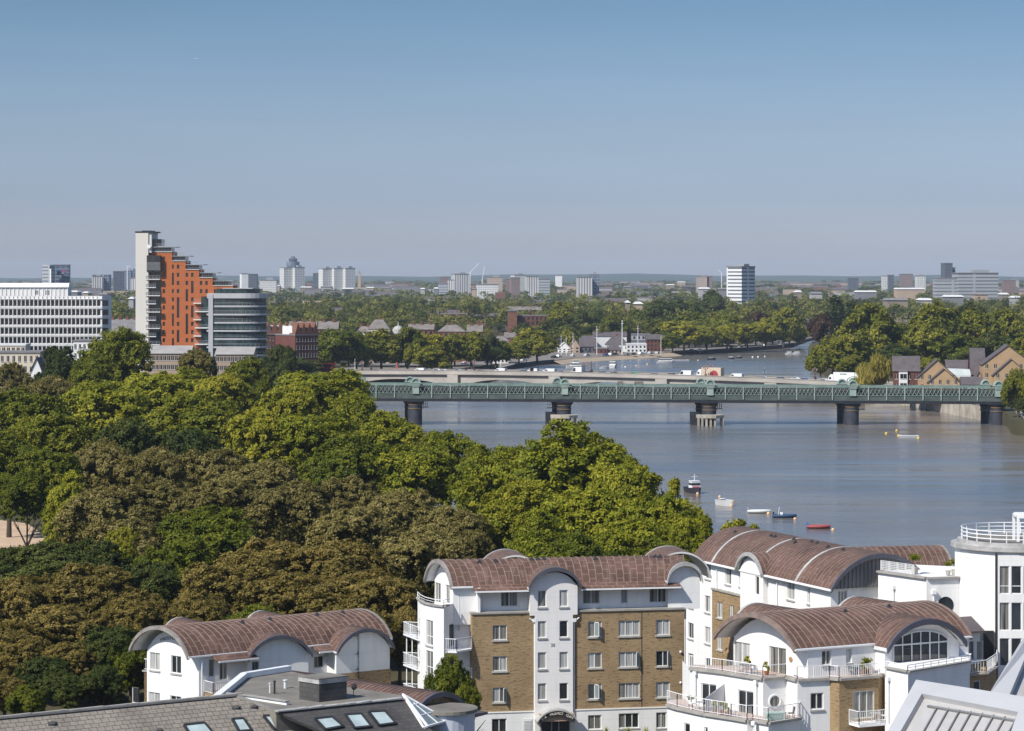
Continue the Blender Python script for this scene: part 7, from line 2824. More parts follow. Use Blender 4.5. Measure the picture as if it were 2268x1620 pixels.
rws = [573 + 18.1 * i for i in range(12)]
pat = {363: [(0, 0), (1, 2), (3, 3), (4, 4), (5, 5), (6, 6), (7, 7), (8, 8), (9, 9), (10, 10)], 382.5: [(1, 1), (2, 3), (4, 4), (5, 5), (6, 6), (7, 8), (9, 9), (10, 11)], 394.5: [(1, 1), (2, 2), (3, 3), (4, 4), (5, 7), (8, 8), (9, 10)],
       414: [(2, 2), (3, 3), (4, 5), (6, 6), (7, 9), (10, 10)], 426: [(2, 2), (3, 4), (5, 5), (6, 7), (8, 8), (9, 9), (10, 10)], 445.5: [(3, 3), (4, 4)], 457.5: [(3, 3), (4, 4)], 476.5: [(4, 4)], 488.5: [(4, 4)], 508: [(4, 4)]}
for x, L_ in pat.items():
    for a, c in L_: wn_(x, rws[a] - 4.5, rws[c] + 4.5)
b = MB()
for i, (sx, sy) in enumerate(steps):
    wall(b, fT, U(edges[i]) if i else U(357), U(sx), LAND, Zf(sx, sy), [h for h in wr if (U(edges[i]) if i else U(330)) < (h[0] + h[1]) / 2 < U(sx)], rev=.35)
    q = [fT.P(U(sx), LAND), fT.P(U(sx), LAND, -12), fT.P(U(sx), Zf(sx, sy), -12), fT.P(U(sx), Zf(sx, sy))]
    b.face(q)
    b.face([fT.P(U(edges[i]), Zf(sx, sy)), fT.P(U(sx), Zf(sx, sy)), fT.P(U(sx), Zf(sx, sy), -12), fT.P(U(edges[i]), Zf(sx, sy), -12)])
wall(b, fT, U(330), U(357), Zf(340, 566), Zf(340, 558))
fbox(b, fT, U(330), U(357), LAND, Zf(340, 602), -12, -1.6)
b.build('brick_wall', brick_o, tT)
for h in wr:
    m_ = MB()
    m_.face([fT.P(h[0], h[2], -.3), fT.P(h[1], h[2], -.3), fT.P(h[1], h[3], -.3), fT.P(h[0], h[3], -.3)])
    w = m_.build('window', glass_g if h[3] - h[2] < 2.5 else glass_d, tT)
for i, (sx, sy) in enumerate(steps):
    b = MB()
    xa = [338, 383, 413, 444, 474][i]
    xb = [378, 409, 440, 470, 505][i]
    za, zb = Zf(sx, sy), Zf(sx, sy - 9.5)
    fbox(b, fT, U(xa), U(xb), za, zb, -9, -.8)
    ph = b.build('penthouse_glazing', glass_g, tT)
    b = MB()
    for k in range(7):
        u = U(xa) + (U(xb) - U(xa)) * k / 6
        fbox(b, fT, u - .07, u + .07, za, zb, -.8, -.7)
    b.build('mullions', grey_m, ph)
    b = MB()
    fbox(b, fT, U(xa) - .2, U(xb + 12), zb, zb + .25, -9.5, .6)
    b.build('canopy', grey_m, tT)
    b = MB()
    e = [fT.P(U(xa + 2), za, .0), fT.P(U(sx), za, 0), fT.P(U(sx), za, -6)]
    for q, r in zip(e[:-1], e[1:]):
        for h in (.55, 1.05): b.bar(q + Vector((0, 0, h)), r + Vector((0, 0, h)), .09)
    e = [fT.P(U(xa - (26 if i else 5)), zb + .25, -.2), fT.P(U(xb - 2), zb + .25, -.2)]
    for q, r in zip(e[:-1], e[1:]):
        for h in (.6, 1.1): b.bar(q + Vector((0, 0, h)), r + Vector((0, 0, h)), .08)
        for k in range(8): b.bar(q.lerp(r, k / 7), q.lerp(r, k / 7) + Vector((0, 0, 1.1)), .08)
    b.build('terrace_railing', grey_m, tT)
    b = MB()
    fbox(b, fT, U(xa - 2), U(sx), za - .12, za + .1, .01, .25)
    b.build('coping', offwhite, tT)
b = MB()
fbox(b, fT, U(338), U(357), Zf(345, 545), Zf(345, 530), -8, -1)
b.build('top_glass_room', glass_g, tT)
b = MB()
fbox(b, fT, U(327), U(357), Zf(340, 602), Zf(340, 566), -1.6, 1.9)
gb = b.build('glazed_box', glass_d, tT)
b = MB()
for k in range(9): fbox(b, fT, U(327), U(357), Zf(340, 598 - k * 2) - .06, Zf(340, 598 - k * 2) + .06, 1.9, 1.98)
b.build('louvres', grey_m, gb)
b = MB()
fbox(b, fT, U(334), U(356), LAND, Zf(340, 603), -1.59, -1.2)
b.build('balcony_glazing', glass_g, tT)
for i in range(9):
    y = 620 + 18.1 * i
    xr = 356 if i % 2 == 0 else 347
    b = MB()
    fbox(b, fT, U(325), U(xr), Zf(340, y), Zf(340, y - 2), -1.2, 1.9)
    bl = b.build('balcony', offwhite, tT)
    b = MB()
    z = Zf(340, y - 2)
    for h in (.55, 1.1): b.bar(fT.P(U(325), z + h, 1.8), fT.P(U(xr), z + h, 1.8), .1)
    for k in range(5): b.bar(fT.P(U(325) + (U(xr) - U(325)) * k / 4, z, 1.8), fT.P(U(325) + (U(xr) - U(325)) * k / 4, z + 1.1, 1.8), .08)
    b.build('railing', grey_m, bl)
# curved glass wing
pl = [fT.P(U(466), 0, 2.2).xy, fT.P(U(528), 0, 2.4).xy]
c0 = fT.P(U(538), 0, -4.0).xy
RW_ = 8.0
arcp = [c0 + Vector((RW_ * math.sin(a), -6.4 * math.cos(a))) for a in [math.pi / 2 * k / 9 for k in range(10)]]
plan = [tuple(v) for v in pl] + [tuple(v) for v in arcp] + [tuple(arcp[-1] + Vector((-1, 8))), tuple(fT.P(U(466), 0, -10).xy)]
ztop = Zf(520, 661)
b = MB()
b.prism(plan, LAND, ztop)
b.build('glass_wing', glass_g, tT)


def grow(k):
    m_ = Vector((sum(q[0] for q in plan) / len(plan), sum(q[1] for q in plan) / len(plan)))
    return [tuple(Vector(q) + (Vector(q) - m_).normalized() * k) for q in plan]


for i in range(9):
    y = 661 + 18.1 * i
    b = MB()
    g_ = 1.0 if i % 2 == 0 else 0.25
    if i == 0:
        b.prism(grow(.9), Zf(520, 661), Zf(520, 650))
    else:
        b.prism(grow(g_), Zf(520, y + 1.5), Zf(520, y - 2.2))
    b.build('floor_band', light_m, tT)
    if i:
        b = MB()
        gp = grow(g_ - .1)
        z = Zf(520, y - 2.2)
        n_ = len(gp)
        for q, r in zip(gp[:n_ - 2], gp[1:n_ - 1]):
            for h in (.6, 1.1): b.bar(V2(q, z + h), V2(r, z + h), .09)
            b.bar(V2(q, z), V2(q, z + 1.1), .07)
        b.build('railing', grey_m, tT)
b = MB()
fbox(b, fT, U(464), U(474), LAND, Zf(470, 652), 2.2, 2.75)
b.build('panel_strip', light_m, tT)
b = MB()
g2 = grow(-2.5)
b.prism(g2, Zf(520, 650), Zf(520, 640))
pg = b.build('wing_penthouse', glass_g, tT)
b = MB()
fbox(b, fT, U(493), U(560), Zf(520, 640), Zf(520, 638.5), -9, 1)
b.build('canopy', light_m, tT)
for i in range(8):
    y = 672 + 18.1 * i
    b = MB()
    fbox(b, fT, U(430 if i % 2 == 0 else 433), U(447 if i % 2 == 0 else 464), Zf(440, y + 1.5), Zf(440, y - 1), -.1, 1.9)
    bl = b.build('balcony', offwhite, tT)
    b = MB()
    z = Zf(440, y - 1)
    for h in (.55, 1.1): b.bar(fT.P(U(430), z + h, 1.8), fT.P(U(447 if i % 2 == 0 else 464), z + h, 1.8), .1)
    b.build('railing', grey_m, bl)
b = MB()
fbox(b, fT, U(446), U(466), LAND, Zf(455, 657), -1, .6)
b.build('stair_glazing', glass_g, tT)
b = MB()
b.tube(fT.P(U(332), zs - 5.0, 1.62), fT.P(U(332), zs - 5.0, 1.9), .8, n=4)
b.build('wall_sign', white_paint, tT)

# ------------------------------------------------------------------ houses and blocks round the tower
pale_tiles = plain('pale_metal_tiles', (0.34, 0.32, 0.30), 0.7, 0.15, 0.2)
house('cream mansion block with brick quoins at the left edge below the white office', -40, 88, 783, 760, 14, cream_w, 'flat', rows=3, cols=10, cat='apartment block', name='mansion_block', wf=(.42, .55))
house('set-back top storey with roof garden on the cream mansion block', -40, 56, 766, 772, 8, cream_w, 'flat', rows=1, cols=9, cat='apartment block', name='penthouse', wf=(.6, .55), rm=offwhite, z0=22)
house('small white gabled house between trees at the left', 69, 92, 823, 700, 8, white_far, 'front', 3.4, rows=1, cols=1, rm=slate_p)
house('white low building with flat canopies in front of the white office end', 162, 222, 757, 900, 14, white_far, 'flat', rows=2, cols=6, name='low_building', cat='building')
house('low brick range with pale sloping roof under the orange tower', 318, 420, 783, 900, 16, tan_wall, 'gable', 2.2, rm=pale_tiles, rows=2, cols=12, cat='building', name='low_building', wf=(.7, .5))
house('low brick range right of the olive tree under the glass wing', 478, 560, 785, 905, 14, tan_wall, 'gable', 2.0, rm=pale_tiles, rows=2, cols=10, cat='building', name='low_building', wf=(.7, .5))
house('brown roofed warehouse right of the white office end', 238, 300, 735, 1150, 16, tan_wall, 'gable', 3.5, rm=grey_roof, cat='building', name='warehouse', rows=1, cols=5)
house('white terrace fronts between white office and pale tower wall', 238, 302, 722, 1250, 12, white_far, 'gable', 3, rm=grey_roof, rows=2, cols=8, chim=4)
# red mansion blocks with pointed gables
for j, (x0, x1, ye, Y, n_, lab) in enumerate(((588, 656, 742, 1060, 5, 'red brick mansion block with white parapets and pointed gables right of the glass wing'), (654, 705, 744, 1045, 4, 'red brick mansion block corner with orange side wall left of the embankment trees'))):
    t_, f_, L_, ze_ = house(lab, x0, x1, ye, Y, 14, brick_d, 'flat', rows=5, cols=n_ * 2, cat='mansion block', name='mansion_block', wf=(.4, .55), th=R(38 if j else 12))
    for k in range(n_):
        b = MB()
        u = L_ * (k + .5) / n_
        b.face([f_.P(u - 1.5, ze_ + .5, .12), f_.P(u + 1.5, ze_ + .5, .12), f_.P(u, ze_ + 5, .12)])
        b.hexa([f_.P(u - 1.5, ze_ + .5, .1), f_.P(u + 1.5, ze_ + .5, .1), f_.P(u + 1.5, ze_ + .5, -4), f_.P(u - 1.5, ze_ + .5, -4), f_.P(u - .05, ze_ + 5, .1), f_.P(u + .05, ze_ + 5, .1), f_.P(u + .05, ze_ + 5, -4), f_.P(u - .05, ze_ + 5, -4)])
        b.build('pointed_gable', brick_r, t_)
    b = MB()
    fbox(b, f_, 0, L_, ze_ + .5, ze_ + 3.6, -9, -2.2)
    b.build('attic_storey', white_far, t_)
warm_slate = plain('warm_grey_tiles', (0.20, 0.175, 0.16), 0.85, 0.25, 0.3)
HS = [
    ('brick house with tall chimneys behind the red mansion block', 640, 700, 722, 1250, brick_r, 'gable', 3, 3, 1, 4),
    ('pinkish brick gable with chimneys left of the embankment trees', 705, 748, 726, 1220, brick_r, 'gable', 4, 2, 1, 3),
    ('cream house with dormers behind the embankment trees', 790, 822, 732, 1300, cream_w, 'hip', 3, 2, 2, 4),
    ('large house with grey mansard roof behind the embankment trees', 815, 862, 726, 1300, cream_w, 'hip', 5.5, 1, 2, 6),
    ('house with small chimneys behind the embankment planes', 905, 960, 727, 1330, brick_r, 'gable', 3, 3, 1, 5),
    ('house with a broad grey hipped roof behind the embankment planes', 970, 1030, 732, 1320, brick_r, 'hip', 4, 1, 1, 5),
    ('red brick house with big chimneys right of the hipped roof', 1035, 1068, 732, 1340, brick_r, 'gable', 4, 2, 1, 3),
    ('grey stucco house beside the slipway trees', 1092, 1126, 752, 1300, offwhite, 'hip', 2.5, 1, 4, 4),
    ('small orange brick house left of the large slipway plane', 1118, 1140, 745, 1380, brick_r, 'gable', 3, 1, 2, 2),
    ('low red brick flats with stacked roof boxes far behind the embankment', 895, 968, 712, 1750, brick_d, 'flat', 2, 2, 2, 9),
    ('dark red brick flats with a tall lift house', 976, 1048, 696, 1850, brick_d, 'flat', 2, 3, 4, 9),
    ('brick flats with a pale roof slab right of the dark red flats', 1048, 1092, 700, 1900, brick_r, 'flat', 2, 1, 3, 5),
    ('red brick flats with two bright tower ends', 1128, 1232, 700, 1700, brick_d, 'flat', 2, 1, 4, 11),
    ('terrace of red roofs behind the red brick flats', 1110, 1220, 684, 2100, brick_r, 'gable', 3, 6, 1, 9),
]
for (lab, x0, x1, ye, Y, m_, rf, rs, ch, rw, cl) in HS:
    house(lab, x0, x1, ye + (3 if rf != 'flat' else 0), Y, 13, m_, rf, rs * .8, rows=rw, cols=cl, chim=ch, rm=warm_slate if rf != 'flat' else grey_roof, z0=LOW)
for x0, x1, yt, lab in ((1124, 1145, 690, 'bright red brick stair tower at the left end of the flats'), (1216, 1232, 702, 'bright red brick stair tower at the right end of the flats')):
    far_block('stair_tower', lab, 'tower', x0, x1, yt, 1690, brick_r, 8)
t = thing('domed_turret', 'small grey onion dome behind the embankment trees', 'turret', PY(882, 740, 1310).to_tuple())
ROOTM[t.name] = Matrix.Translation(Vector(t.location))
p = Vector(t.location)
b = MB()
b.tube(Vector((p.x, p.y, LAND)), p + Vector((0, 0, -1)), 2.6, n=12)
b.build('drum', cream_w, t)
b = MB()
b.ball(p + Vector((0, 0, .3)), 3.2, 12, (1, 1, 1.2))
b.tube(p + Vector((0, 0, 3.5)), p + Vector((0, 0, 6)), .5, .1, 6)
b.build('dome', lead, t)
# boathouses
BH = [
    ('white gabled boathouse at the left end of the boathouse row', 1236, 1264, 772, 1475, white_far, 'front', 3.2, 0, 2, 3),
    ('brown gabled boathouse second from the left', 1262, 1284, 768, 1470, tan_wall, 'front', 4, 0, 2, 2),
    ('dark boathouse with blue grey roof and white gable edges', 1284, 1320, 768, 1472, gm_dark, 'gable', 4.5, 0, 1, 4),
    ('long white flat-roofed boathouse behind the others', 1314, 1388, 745, 1540, offwhite, 'gable', 2.2, 0, 0, 0),
    ('grey hipped boathouse with a brown chimney', 1342, 1392, 764, 1490, offwhite, 'hip', 4.5, 1, 1, 5),
    ('dark tiled boathouse with wide low roof', 1344, 1378, 776, 1465, tan_wall, 'hip', 3, 0, 1, 4),
    ('dark low shed between the boathouses', 1318, 1345, 773, 1460, brick_d, 'flat', 2, 0, 1, 3),
    ('white modern boathouse with a balcony', 1388, 1432, 764, 1480, offwhite, 'flat', 2, 0, 2, 5),
    ('brown brick boathouse with white verandas at the right', 1432, 1472, 752, 1500, brick_d, 'gable', 2.5, 0, 3, 5),
    ('small dark roofed hut behind the boathouses', 1290, 1315, 757, 1530, gm_dark, 'gable', 3, 0, 0, 0),
    ('glass topped modern house behind the boathouses', 1400, 1440, 742, 1560, gm_grey, 'flat', 2, 0, 1, 4),
]
for (lab, x0, x1, ye, Y, m_, rf, rs, ch, rw, cl) in BH:
    house(lab, x0, x1, ye, Y, 12, m_, rf, rs, rows=rw, cols=cl, chim=ch, rm=slate_p if rf in ('gable', 'hip') and m_ is not white_far else offwhite if m_ is white_far or m_ is offwhite else grey_roof, cat='boathouse', name='boathouse', z0=LOW)
# right bank houses
YR = 885
house('purple roofed brick house with a white window bay right of the willow', 1978, 2036, 822, YR, 9, brick_d, 'gable', 4.6, slate_p, R(-8), 2, 4, chim=0, zoff=-.3)
t_, f_, L_, ze_ = house('white window bay on the purple roofed house', 1992, 2010, 823, YR - 1.5, 1.2, white_far, 'flat', rows=2, cols=1, wf=(.8, .5), name='window_bay', cat='bay')
house('yellow brick house with a wide gable right of the purple roofed house', 2034, 2118, 836, YR - 6, 12, brick_p, 'front', 5.6, slate_p, R(-6), 2, 5, zoff=1.7, wf=(.3, .45))
house('lower yellow brick gable in front of the wide gable', 2056, 2126, 848, YR - 12, 8, brick_p, 'front', 4.4, slate_p, R(-6), 1, 4, zoff=1.9, wf=(.3, .45))
house('purple roofed rear range between the yellow gables', 2098, 2180, 826, YR + 20, 10, brick_p, 'gable', 4.0, slate_p, R(-4), 1, 5)
house('tall purple roofed house behind the large yellow gable', 2152, 2182, 830, YR + 10, 10, brick_d, 'gable', 8.5, slate_p, R(-4), 1, 3)
house('tallest yellow brick gable at the right edge', 2176, 2290, 808, YR - 4, 14, brick_p, 'front', 6.2, slate_p, R(-6), 3, 6, zoff=1.2, wf=(.3, .45))
house('lower yellow gable in front of the tallest gable', 2200, 2280, 832, YR - 10, 9, brick_p, 'front', 5.2, slate_p, R(-6), 2, 4, zoff=1.6, wf=(.3, .45))
house('small slate roofed porch house with a white gable by the bridge', 2130, 2176, 852, YR - 14, 7, white_far, 'gable', 2.2, slate_p, R(-6), 1, 3)
house('small yellow gable between the purple roof and tall gable', 2160, 2178, 842, YR - 2, 8, brick_p, 'front', 2.6, slate_p, R(-4))
t = thing('barrel_glass_roof', 'pale barrel shaped glazed roof between the yellow brick gables', 'roof', PY(2125, 830, YR - 5).to_tuple())
ROOTM[t.name] = Matrix.Translation(Vector(t.location))
b = MB()
p0, p1 = PY(2100, 822, YR - 4), PY(2150, 824, YR - 4)
n = 8
for k in range(n):
    P_ = lambda q, k: q + Vector((0, -3.2 * math.cos(math.pi * k / n) + 3, 3.0 * math.sin(math.pi * k / n) - 2.2))
    b.face([P_(p0, k), P_(p1, k), P_(p1, k + 1), P_(p0, k + 1)])
b.face([P_(p1, k) for k in range(n + 1)])
b.build('vault', plain('pale_green_glazing', (0.52, 0.56, 0.54), 0.3), t)
b = MB()
b.prism([(p0.x, p0.y - .2), (p1.x, p1.y - .2), (p1.x, p1.y + 6), (p0.x, p0.y + 6)], LAND, p0.z - 2.2)
b.build('wall', brick_p, t)
# ------------------------------------------------------------------ vehicles
tyre_m = plain('tyre_rubber', (0.02, 0.02, 0.02), 0.8)
glass_v = glassy('vehicle_glass', (0.03, 0.04, 0.05), 0.05)
PAINT = {}


def paint(k, c):
    if k not in PAINT: PAINT[k] = plain('paint_' + k, c, 0.3, 0.04, 0.3, spec=0.5)
    return PAINT[k]


CC = {'white': (.75, .75, .75), 'black': (.02, .02, .025), 'silver': (.42, .43, .45), 'dark blue': (.03, .05, .13), 'grey': (.16, .17, .18), 'green': (.03, .5, .16), 'blue': (.05, .12, .38), 'red': (.5, .03, .03)}


def extrude(mb, prof, y0, y1, inset=0.0, mi=0):
    """side profile (x,z) swept across y"""
    n = len(prof)
    zt = max(p[1] for p in prof)
    A = [Vector((x, y0 + (inset if z > zt - .35 else 0), z)) for x, z in prof]
    B_ = [Vector((x, y1 - (inset if z > zt - .35 else 0), z)) for x, z in prof]
    for i in range(n):
        j = (i + 1) % n
        mb.face([A[i], A[j], B_[j], B_[i]], None, mi)
    mb.face(A[::-1], None, mi)
    mb.face(B_, None, mi)


def wheels(root, xs, w, r=.32):
    for x in xs:
        for s in (-1, 1):
            b = MB()
            b.tube((x, s * (w / 2 - .12), r), (x, s * (w / 2 + .01), r), r, n=12)
            wv = b.build('wheel', tyre_m, root)
            b = MB()
            b.tube((x, s * (w / 2 + .012), r), (x, s * (w / 2 + .02), r), r * .6, n=10)
            b.build('rim', grey_m, wv)


def car(label, col, cat='car', group=None):
    t = thing('parked_car' if group else 'car', label, cat, (0, 0, 0), 0, group)
    b = MB()
    extrude(b, [(-2.1, .3), (2.1, .3), (2.15, .7), (1.0, .95), (-1.75, 1.0), (-2.15, .8)], -.87, .87)
    extrude(b, [(1.0, .94), (.3, 1.42), (-1.1, 1.45), (-1.75, .98)], -.8, .8, .1)
    b.build('body', paint(col, CC[col]), t)
    b = MB()
    for s in (-1, 1):
        q = [(.85, s * .815, .98), (.28, s * .72, 1.36), (-1.05, s * .72, 1.38), (-1.55, s * .815, 1.02)]
        b.face(q if s < 0 else q[::-1])
    b.face([(1.03, -.7, .97), (1.03, .7, .97), (.36, .62, 1.41), (.36, -.62, 1.41)])
    b.build('windows', glass_v, t)
    wheels(t, (1.3, -1.3), 1.74)
    return t


def van(label, col='white', L=5.4, H=2.3):
    t = thing('van', label, 'van', (0, 0, 0))
    b = MB()
    h = L / 2
    extrude(b, [(h, .4), (h, 1.0), (h - .9, 1.25), (h - 1.7, H - .05), (-h, H), (-h, .4)][::-1], -.98, .98, .08)
    b.build('body', paint(col, CC[col]), t)
    b = MB()
    for s in (-1, 1):
        q = [(h - 1.0, s * .985, 1.25), (h - 1.65, s * .985, H - .35), (h - 2.4, s * .985, H - .35), (h - 2.4, s * .985, 1.25)]
        b.face(q if s < 0 else q[::-1])
    b.face([(h - .88, -.8, 1.3), (h - .88, .8, 1.3), (h - 1.62, .75, H - .12), (h - 1.62, -.75, H - .12)])
    b.build('windows', glass_v, t)
    wheels(t, (h - 1.1, -h + 1.2), 1.96, .36)
    return t


def lorry(label, boxm, L=10.0, H=3.7):
    t = thing('lorry', label, 'lorry', (0, 0, 0))
    b = MB()
    h = L / 2
    extrude(b, [(h, .5), (h, 1.6), (h - .25, 2.4), (h - .9, 3.2), (h - 1.9, 3.3), (h - 1.9, .5)][::-1], -1.15, 1.15, .1)
    b.build('cab', paint('white', CC['white']), t)
    b = MB()
    for s in (-1, 1):
        q = [(h - .3, s * 1.155, 1.6), (h - .45, s * 1.155, 2.3), (h - 1.2, s * 1.155, 2.3), (h - 1.2, s * 1.155, 1.6)]
        b.face(q if s < 0 else q[::-1])
    b.build('windows', glass_v, t)
    b = MB()
    b.box(((-h + h - 2.1) / 2, 0, .95), (2 * h - 2.15, 2.5, H - .95))
    bx = b.build('cargo_box', boxm, t)
    b = MB()
    b.box((-.8, 0, .6), (L - 2.5, 1.0, .34))
    b.build('chassis', dark_m, t)
    wheels(t, (h - 1.1, -h + 1.4, -h + 2.6), 2.3, .48)
    return t, bx


RANG = math.atan2(rt.y, rt.x)


def on_road(o, px, v, flip=True):
    o_ = RA - rn * v
    k = (px - HX) / F
    u = (k * o_.y - o_.x) / (rt.x - k * rt.y)
    p = rp(u, v, ROADZ(u) + .02)
    move(o, p, RANG + (math.pi if flip else 0))
    return p



on_road(van('white van first from the left on the road bridge', L=4.8, H=1.9), 930, 4)
for px, v, lab, c in ((830, 4, 'grey car leftmost on the road bridge', 'grey'), (966, 8, 'white car just right of the first white van on the bridge', 'white'), (980, 4, 'second white car near the first white van on the bridge', 'white'), (1012, 8, 'silver car mid left on the road bridge', 'silver'),
                      (1062, 4, 'dark car behind the white vans on the bridge', 'grey'), (1157, 4, 'dark blue car left of the bus shelter on the bridge', 'dark blue'), (1198, 8, 'white car by the bus shelter on the bridge', 'white'), (1238, 4, 'navy car between two white vans on the bridge', 'dark blue'),
                      (1300, 4, 'dark car under the paired lamps on the bridge', 'black'), (1332, 4, 'dark blue car right of the paired lamps on the bridge', 'dark blue'), (1357, 4, 'black car left of the green car on the bridge', 'black'), (1402, 4, 'bright green car on the road bridge', 'green'),
                      (1447, 4, 'grey car right of the green car on the bridge', 'grey'), (1485, 4, 'black car left of the white van and lorry on the bridge', 'black'), (1690, 4, 'silver car right of the last van on the bridge', 'silver'), (1726, 4, 'dark navy car alone near the right bridge end', 'dark blue'),
                      (1760, 8, 'white car before the blue car near the right bridge end', 'white'), (1779, 4, 'blue car left of the white lorry on the bridge', 'blue'), (1822, 4, 'white car directly ahead of the white lorry', 'white')):
    on_road(car(lab, c), px, v)
for px, lab, L_, H_ in ((1108, 'white van third from the left on the bridge', 5.2, 2.0), (1217, 'long white van right of the bus shelter', 5.4, 2.1), (1278, 'tall white box van beside the paired lamps', 5.0, 2.9), (1518, 'white high-roofed van ahead of the beige lorry', 5.6, 2.6), (1630, 'white van following the beige lorry', 5.6, 2.1), (1180, 'white van touching the bus shelter', 4.8, 1.9)):
    on_road(van(lab, 'white', L_, H_), px, 4 if px != 1180 else 8)
beige = plain('beige_curtain_side', (0.55, 0.44, 0.33), 0.6, 0.06, 0.3)
lo, bx = lorry('beige curtain-sided lorry with a large dark red half disc on its side', beige, 10.0, 3.9)
b = MB()
n = 18
y_ = 1.26
# the lorry is turned round on the bridge: its left side (y+) faces the camera
b.face([Vector((-2.2 + 1.75 * math.cos(math.pi * i / n), y_, 1.0 + 1.95 * math.sin(math.pi * i / n))) for i in range(n + 1)][::-1])
b.build('red_half_disc', plain('logo_red', (0.33, 0.05, 0.06), 0.6), bx)
b = MB()
for a in (-.5, 0, .5):
    b.face([Vector((1.7 + a, y_, 2.0)), Vector((1.45 + a, y_, 2.0)), Vector((1.58 + a, y_, 2.7 - abs(a) * .6))])
b.build('emblem', plain('emblem_brown', (0.25, 0.09, 0.06), 0.6), bx)
on_road(lo, 1573, 4)
lo, bx = lorry('white box lorry with green and black curved stripes by the willow', paint('white', CC['white']), 11.5, 4.0)
for nm, c, r0_, r1_ in (('green_panel', (.03, .3, .16), 0.0, 2.0), ('black_stripe', (.02, .03, .03), 2.05, 2.3), ('black_stripe', (.02, .03, .03), 2.75, 3.0)):
    b = MB()
    for i in range(10):
        a, c2 = math.pi / 2 * i / 10 + math.pi / 2 * 0, math.pi / 2 * (i + 1) / 10
        P_ = lambda r, t: Vector((-5.5 + 1.7 * r * math.cos(t) * .8, 1.26, 1.0 + r * .62 * math.sin(t)))
        b.face([P_(r0_, a), P_(r1_, a), P_(r1_, c2), P_(r0_, c2)][::-1] if True else None)
    b.build(nm, plain('livery_' + nm, c, .5), bx)
b = MB()
b.box((-.2, 1.255, 3.2), (2.6, .012, .42))
b.build('name_strip', plain('dull_green_strip', (.16, .26, .2), .6), bx)
on_road(lo, 1870, 4)
# red bus at the left end
t = thing('bus', 'red double-decker bus half hidden by the tallest plane at the bridge end', 'bus', (0, 0, 0))
b = MB()
b.box((0, 0, .4), (10.5, 2.5, 3.9))
b.build('body', paint('red', CC['red']), t)
b = MB()
for z in (1.4, 3.0): b.box((0, 0, z), (9.9, 2.53, .8))
b.build('windows', glass_v, t)
wheels(t, (3.2, -3.2), 2.5, .48)
p = PY(715, 0, 1070)
move(t, (p.x, 1070, 5.0), RANG)
# bus shelter
p = on_road(thing('bus_shelter', 'dark flat-roofed bus shelter standing on the road bridge pavement', 'bus shelter'), 1178, 2, False)
t = bpy.data.objects['bus_shelter']
b = MB()
b.box((0, 0, 2.4), (5.4, 1.4, .16))
b.build('shelter_roof', dark_m, t)
b = MB()
for x in (-2.5, 2.5): b.box((x, .5, 0), (.12, .12, 2.4))
b.build('post', dark_m, t)
b = MB()
b.box((-.3, .5, .2), (1.5, .1, 2.1))
b.build('end_panel', plain('shelter_panel', (.08, .04, .05), .5), t)
# triple lantern lamps in pairs
def lamp(label, px, v):
    t = thing('street_lamp', label, 'street lamp', (0, 0, 0), 0, 'triple lamps on the road bridge')
    on_road(t, px, v, False)
    t.location.z += 1.05
    b = MB()
    b.tube((0, 0, 0), (0, 0, 2.9), .16, .09, 8)
    b.box((0, 0, 0), (.7, .7, .6))
    for x in (-.75, .75): b.bar((0, 0, 2.2), (x, 0, 2.5), .1)
    b.build('post', plain('lamp_iron', (.09, .05, .045), .6) if 'lamp_iron' not in MATS else MATS['lamp_iron'], t)
    for x, z in ((-.75, 2.5), (0, 2.95), (.75, 2.5)):
        b = MB()
        b.tube((x, 0, z), (x, 0, z + .6), .16, .3, 6)
        b.tube((x, 0, z + .6), (x, 0, z + .95), .32, .03, 6)
        b.build('lantern', MATS.get('lantern_glass') or glassy('lantern_glass', (.3, .2, .18), .2), t)


for px, v, lab in ((1295, .3, 'near lamp of the left pair of triple lamps'), (1310, 13.2, 'far lamp of the left pair of triple lamps'), (1563, .3, 'near lamp of the pair in front of the beige lorry'), (1574, 13.2, 'far lamp of the pair in front of the beige lorry'),
                   (802, .3, 'near lamp at the left end of the road bridge'), (822, 13.2, 'far lamp at the left end of the road bridge'), (1032, .3, 'near lamp of the pair left of the bus shelter'), (1050, 13.2, 'far lamp of the pair left of the bus shelter'), (1805, 13.2, 'pinkish lamp at the right end of the road bridge')):
    lamp(lab, px, v)
t = thing('banner', 'tall thin orange red feather flag beyond the road bridge', 'flag', PZ(878, 828, 5).to_tuple())
ROOTM[t.name] = Matrix.Translation(Vector(t.location))
p = Vector(t.location)
b = MB()
b.tube(p, p + Vector((0, 0, 4.6)), .06, n=5)
b.build('pole', grey_m, t)
b = MB()
b.hexa([p + Vector(q) for q in ((.06, -.02, .8), (.75, -.02, .8), (.75, .02, .8), (.06, .02, .8), (.06, -.02, 4.6), (.35, -.02, 4.5), (.35, .02, 4.5), (.06, .02, 4.6))])
b.build('flag_cloth', plain('flag_orange', (.6, .1, .05), .7), t)

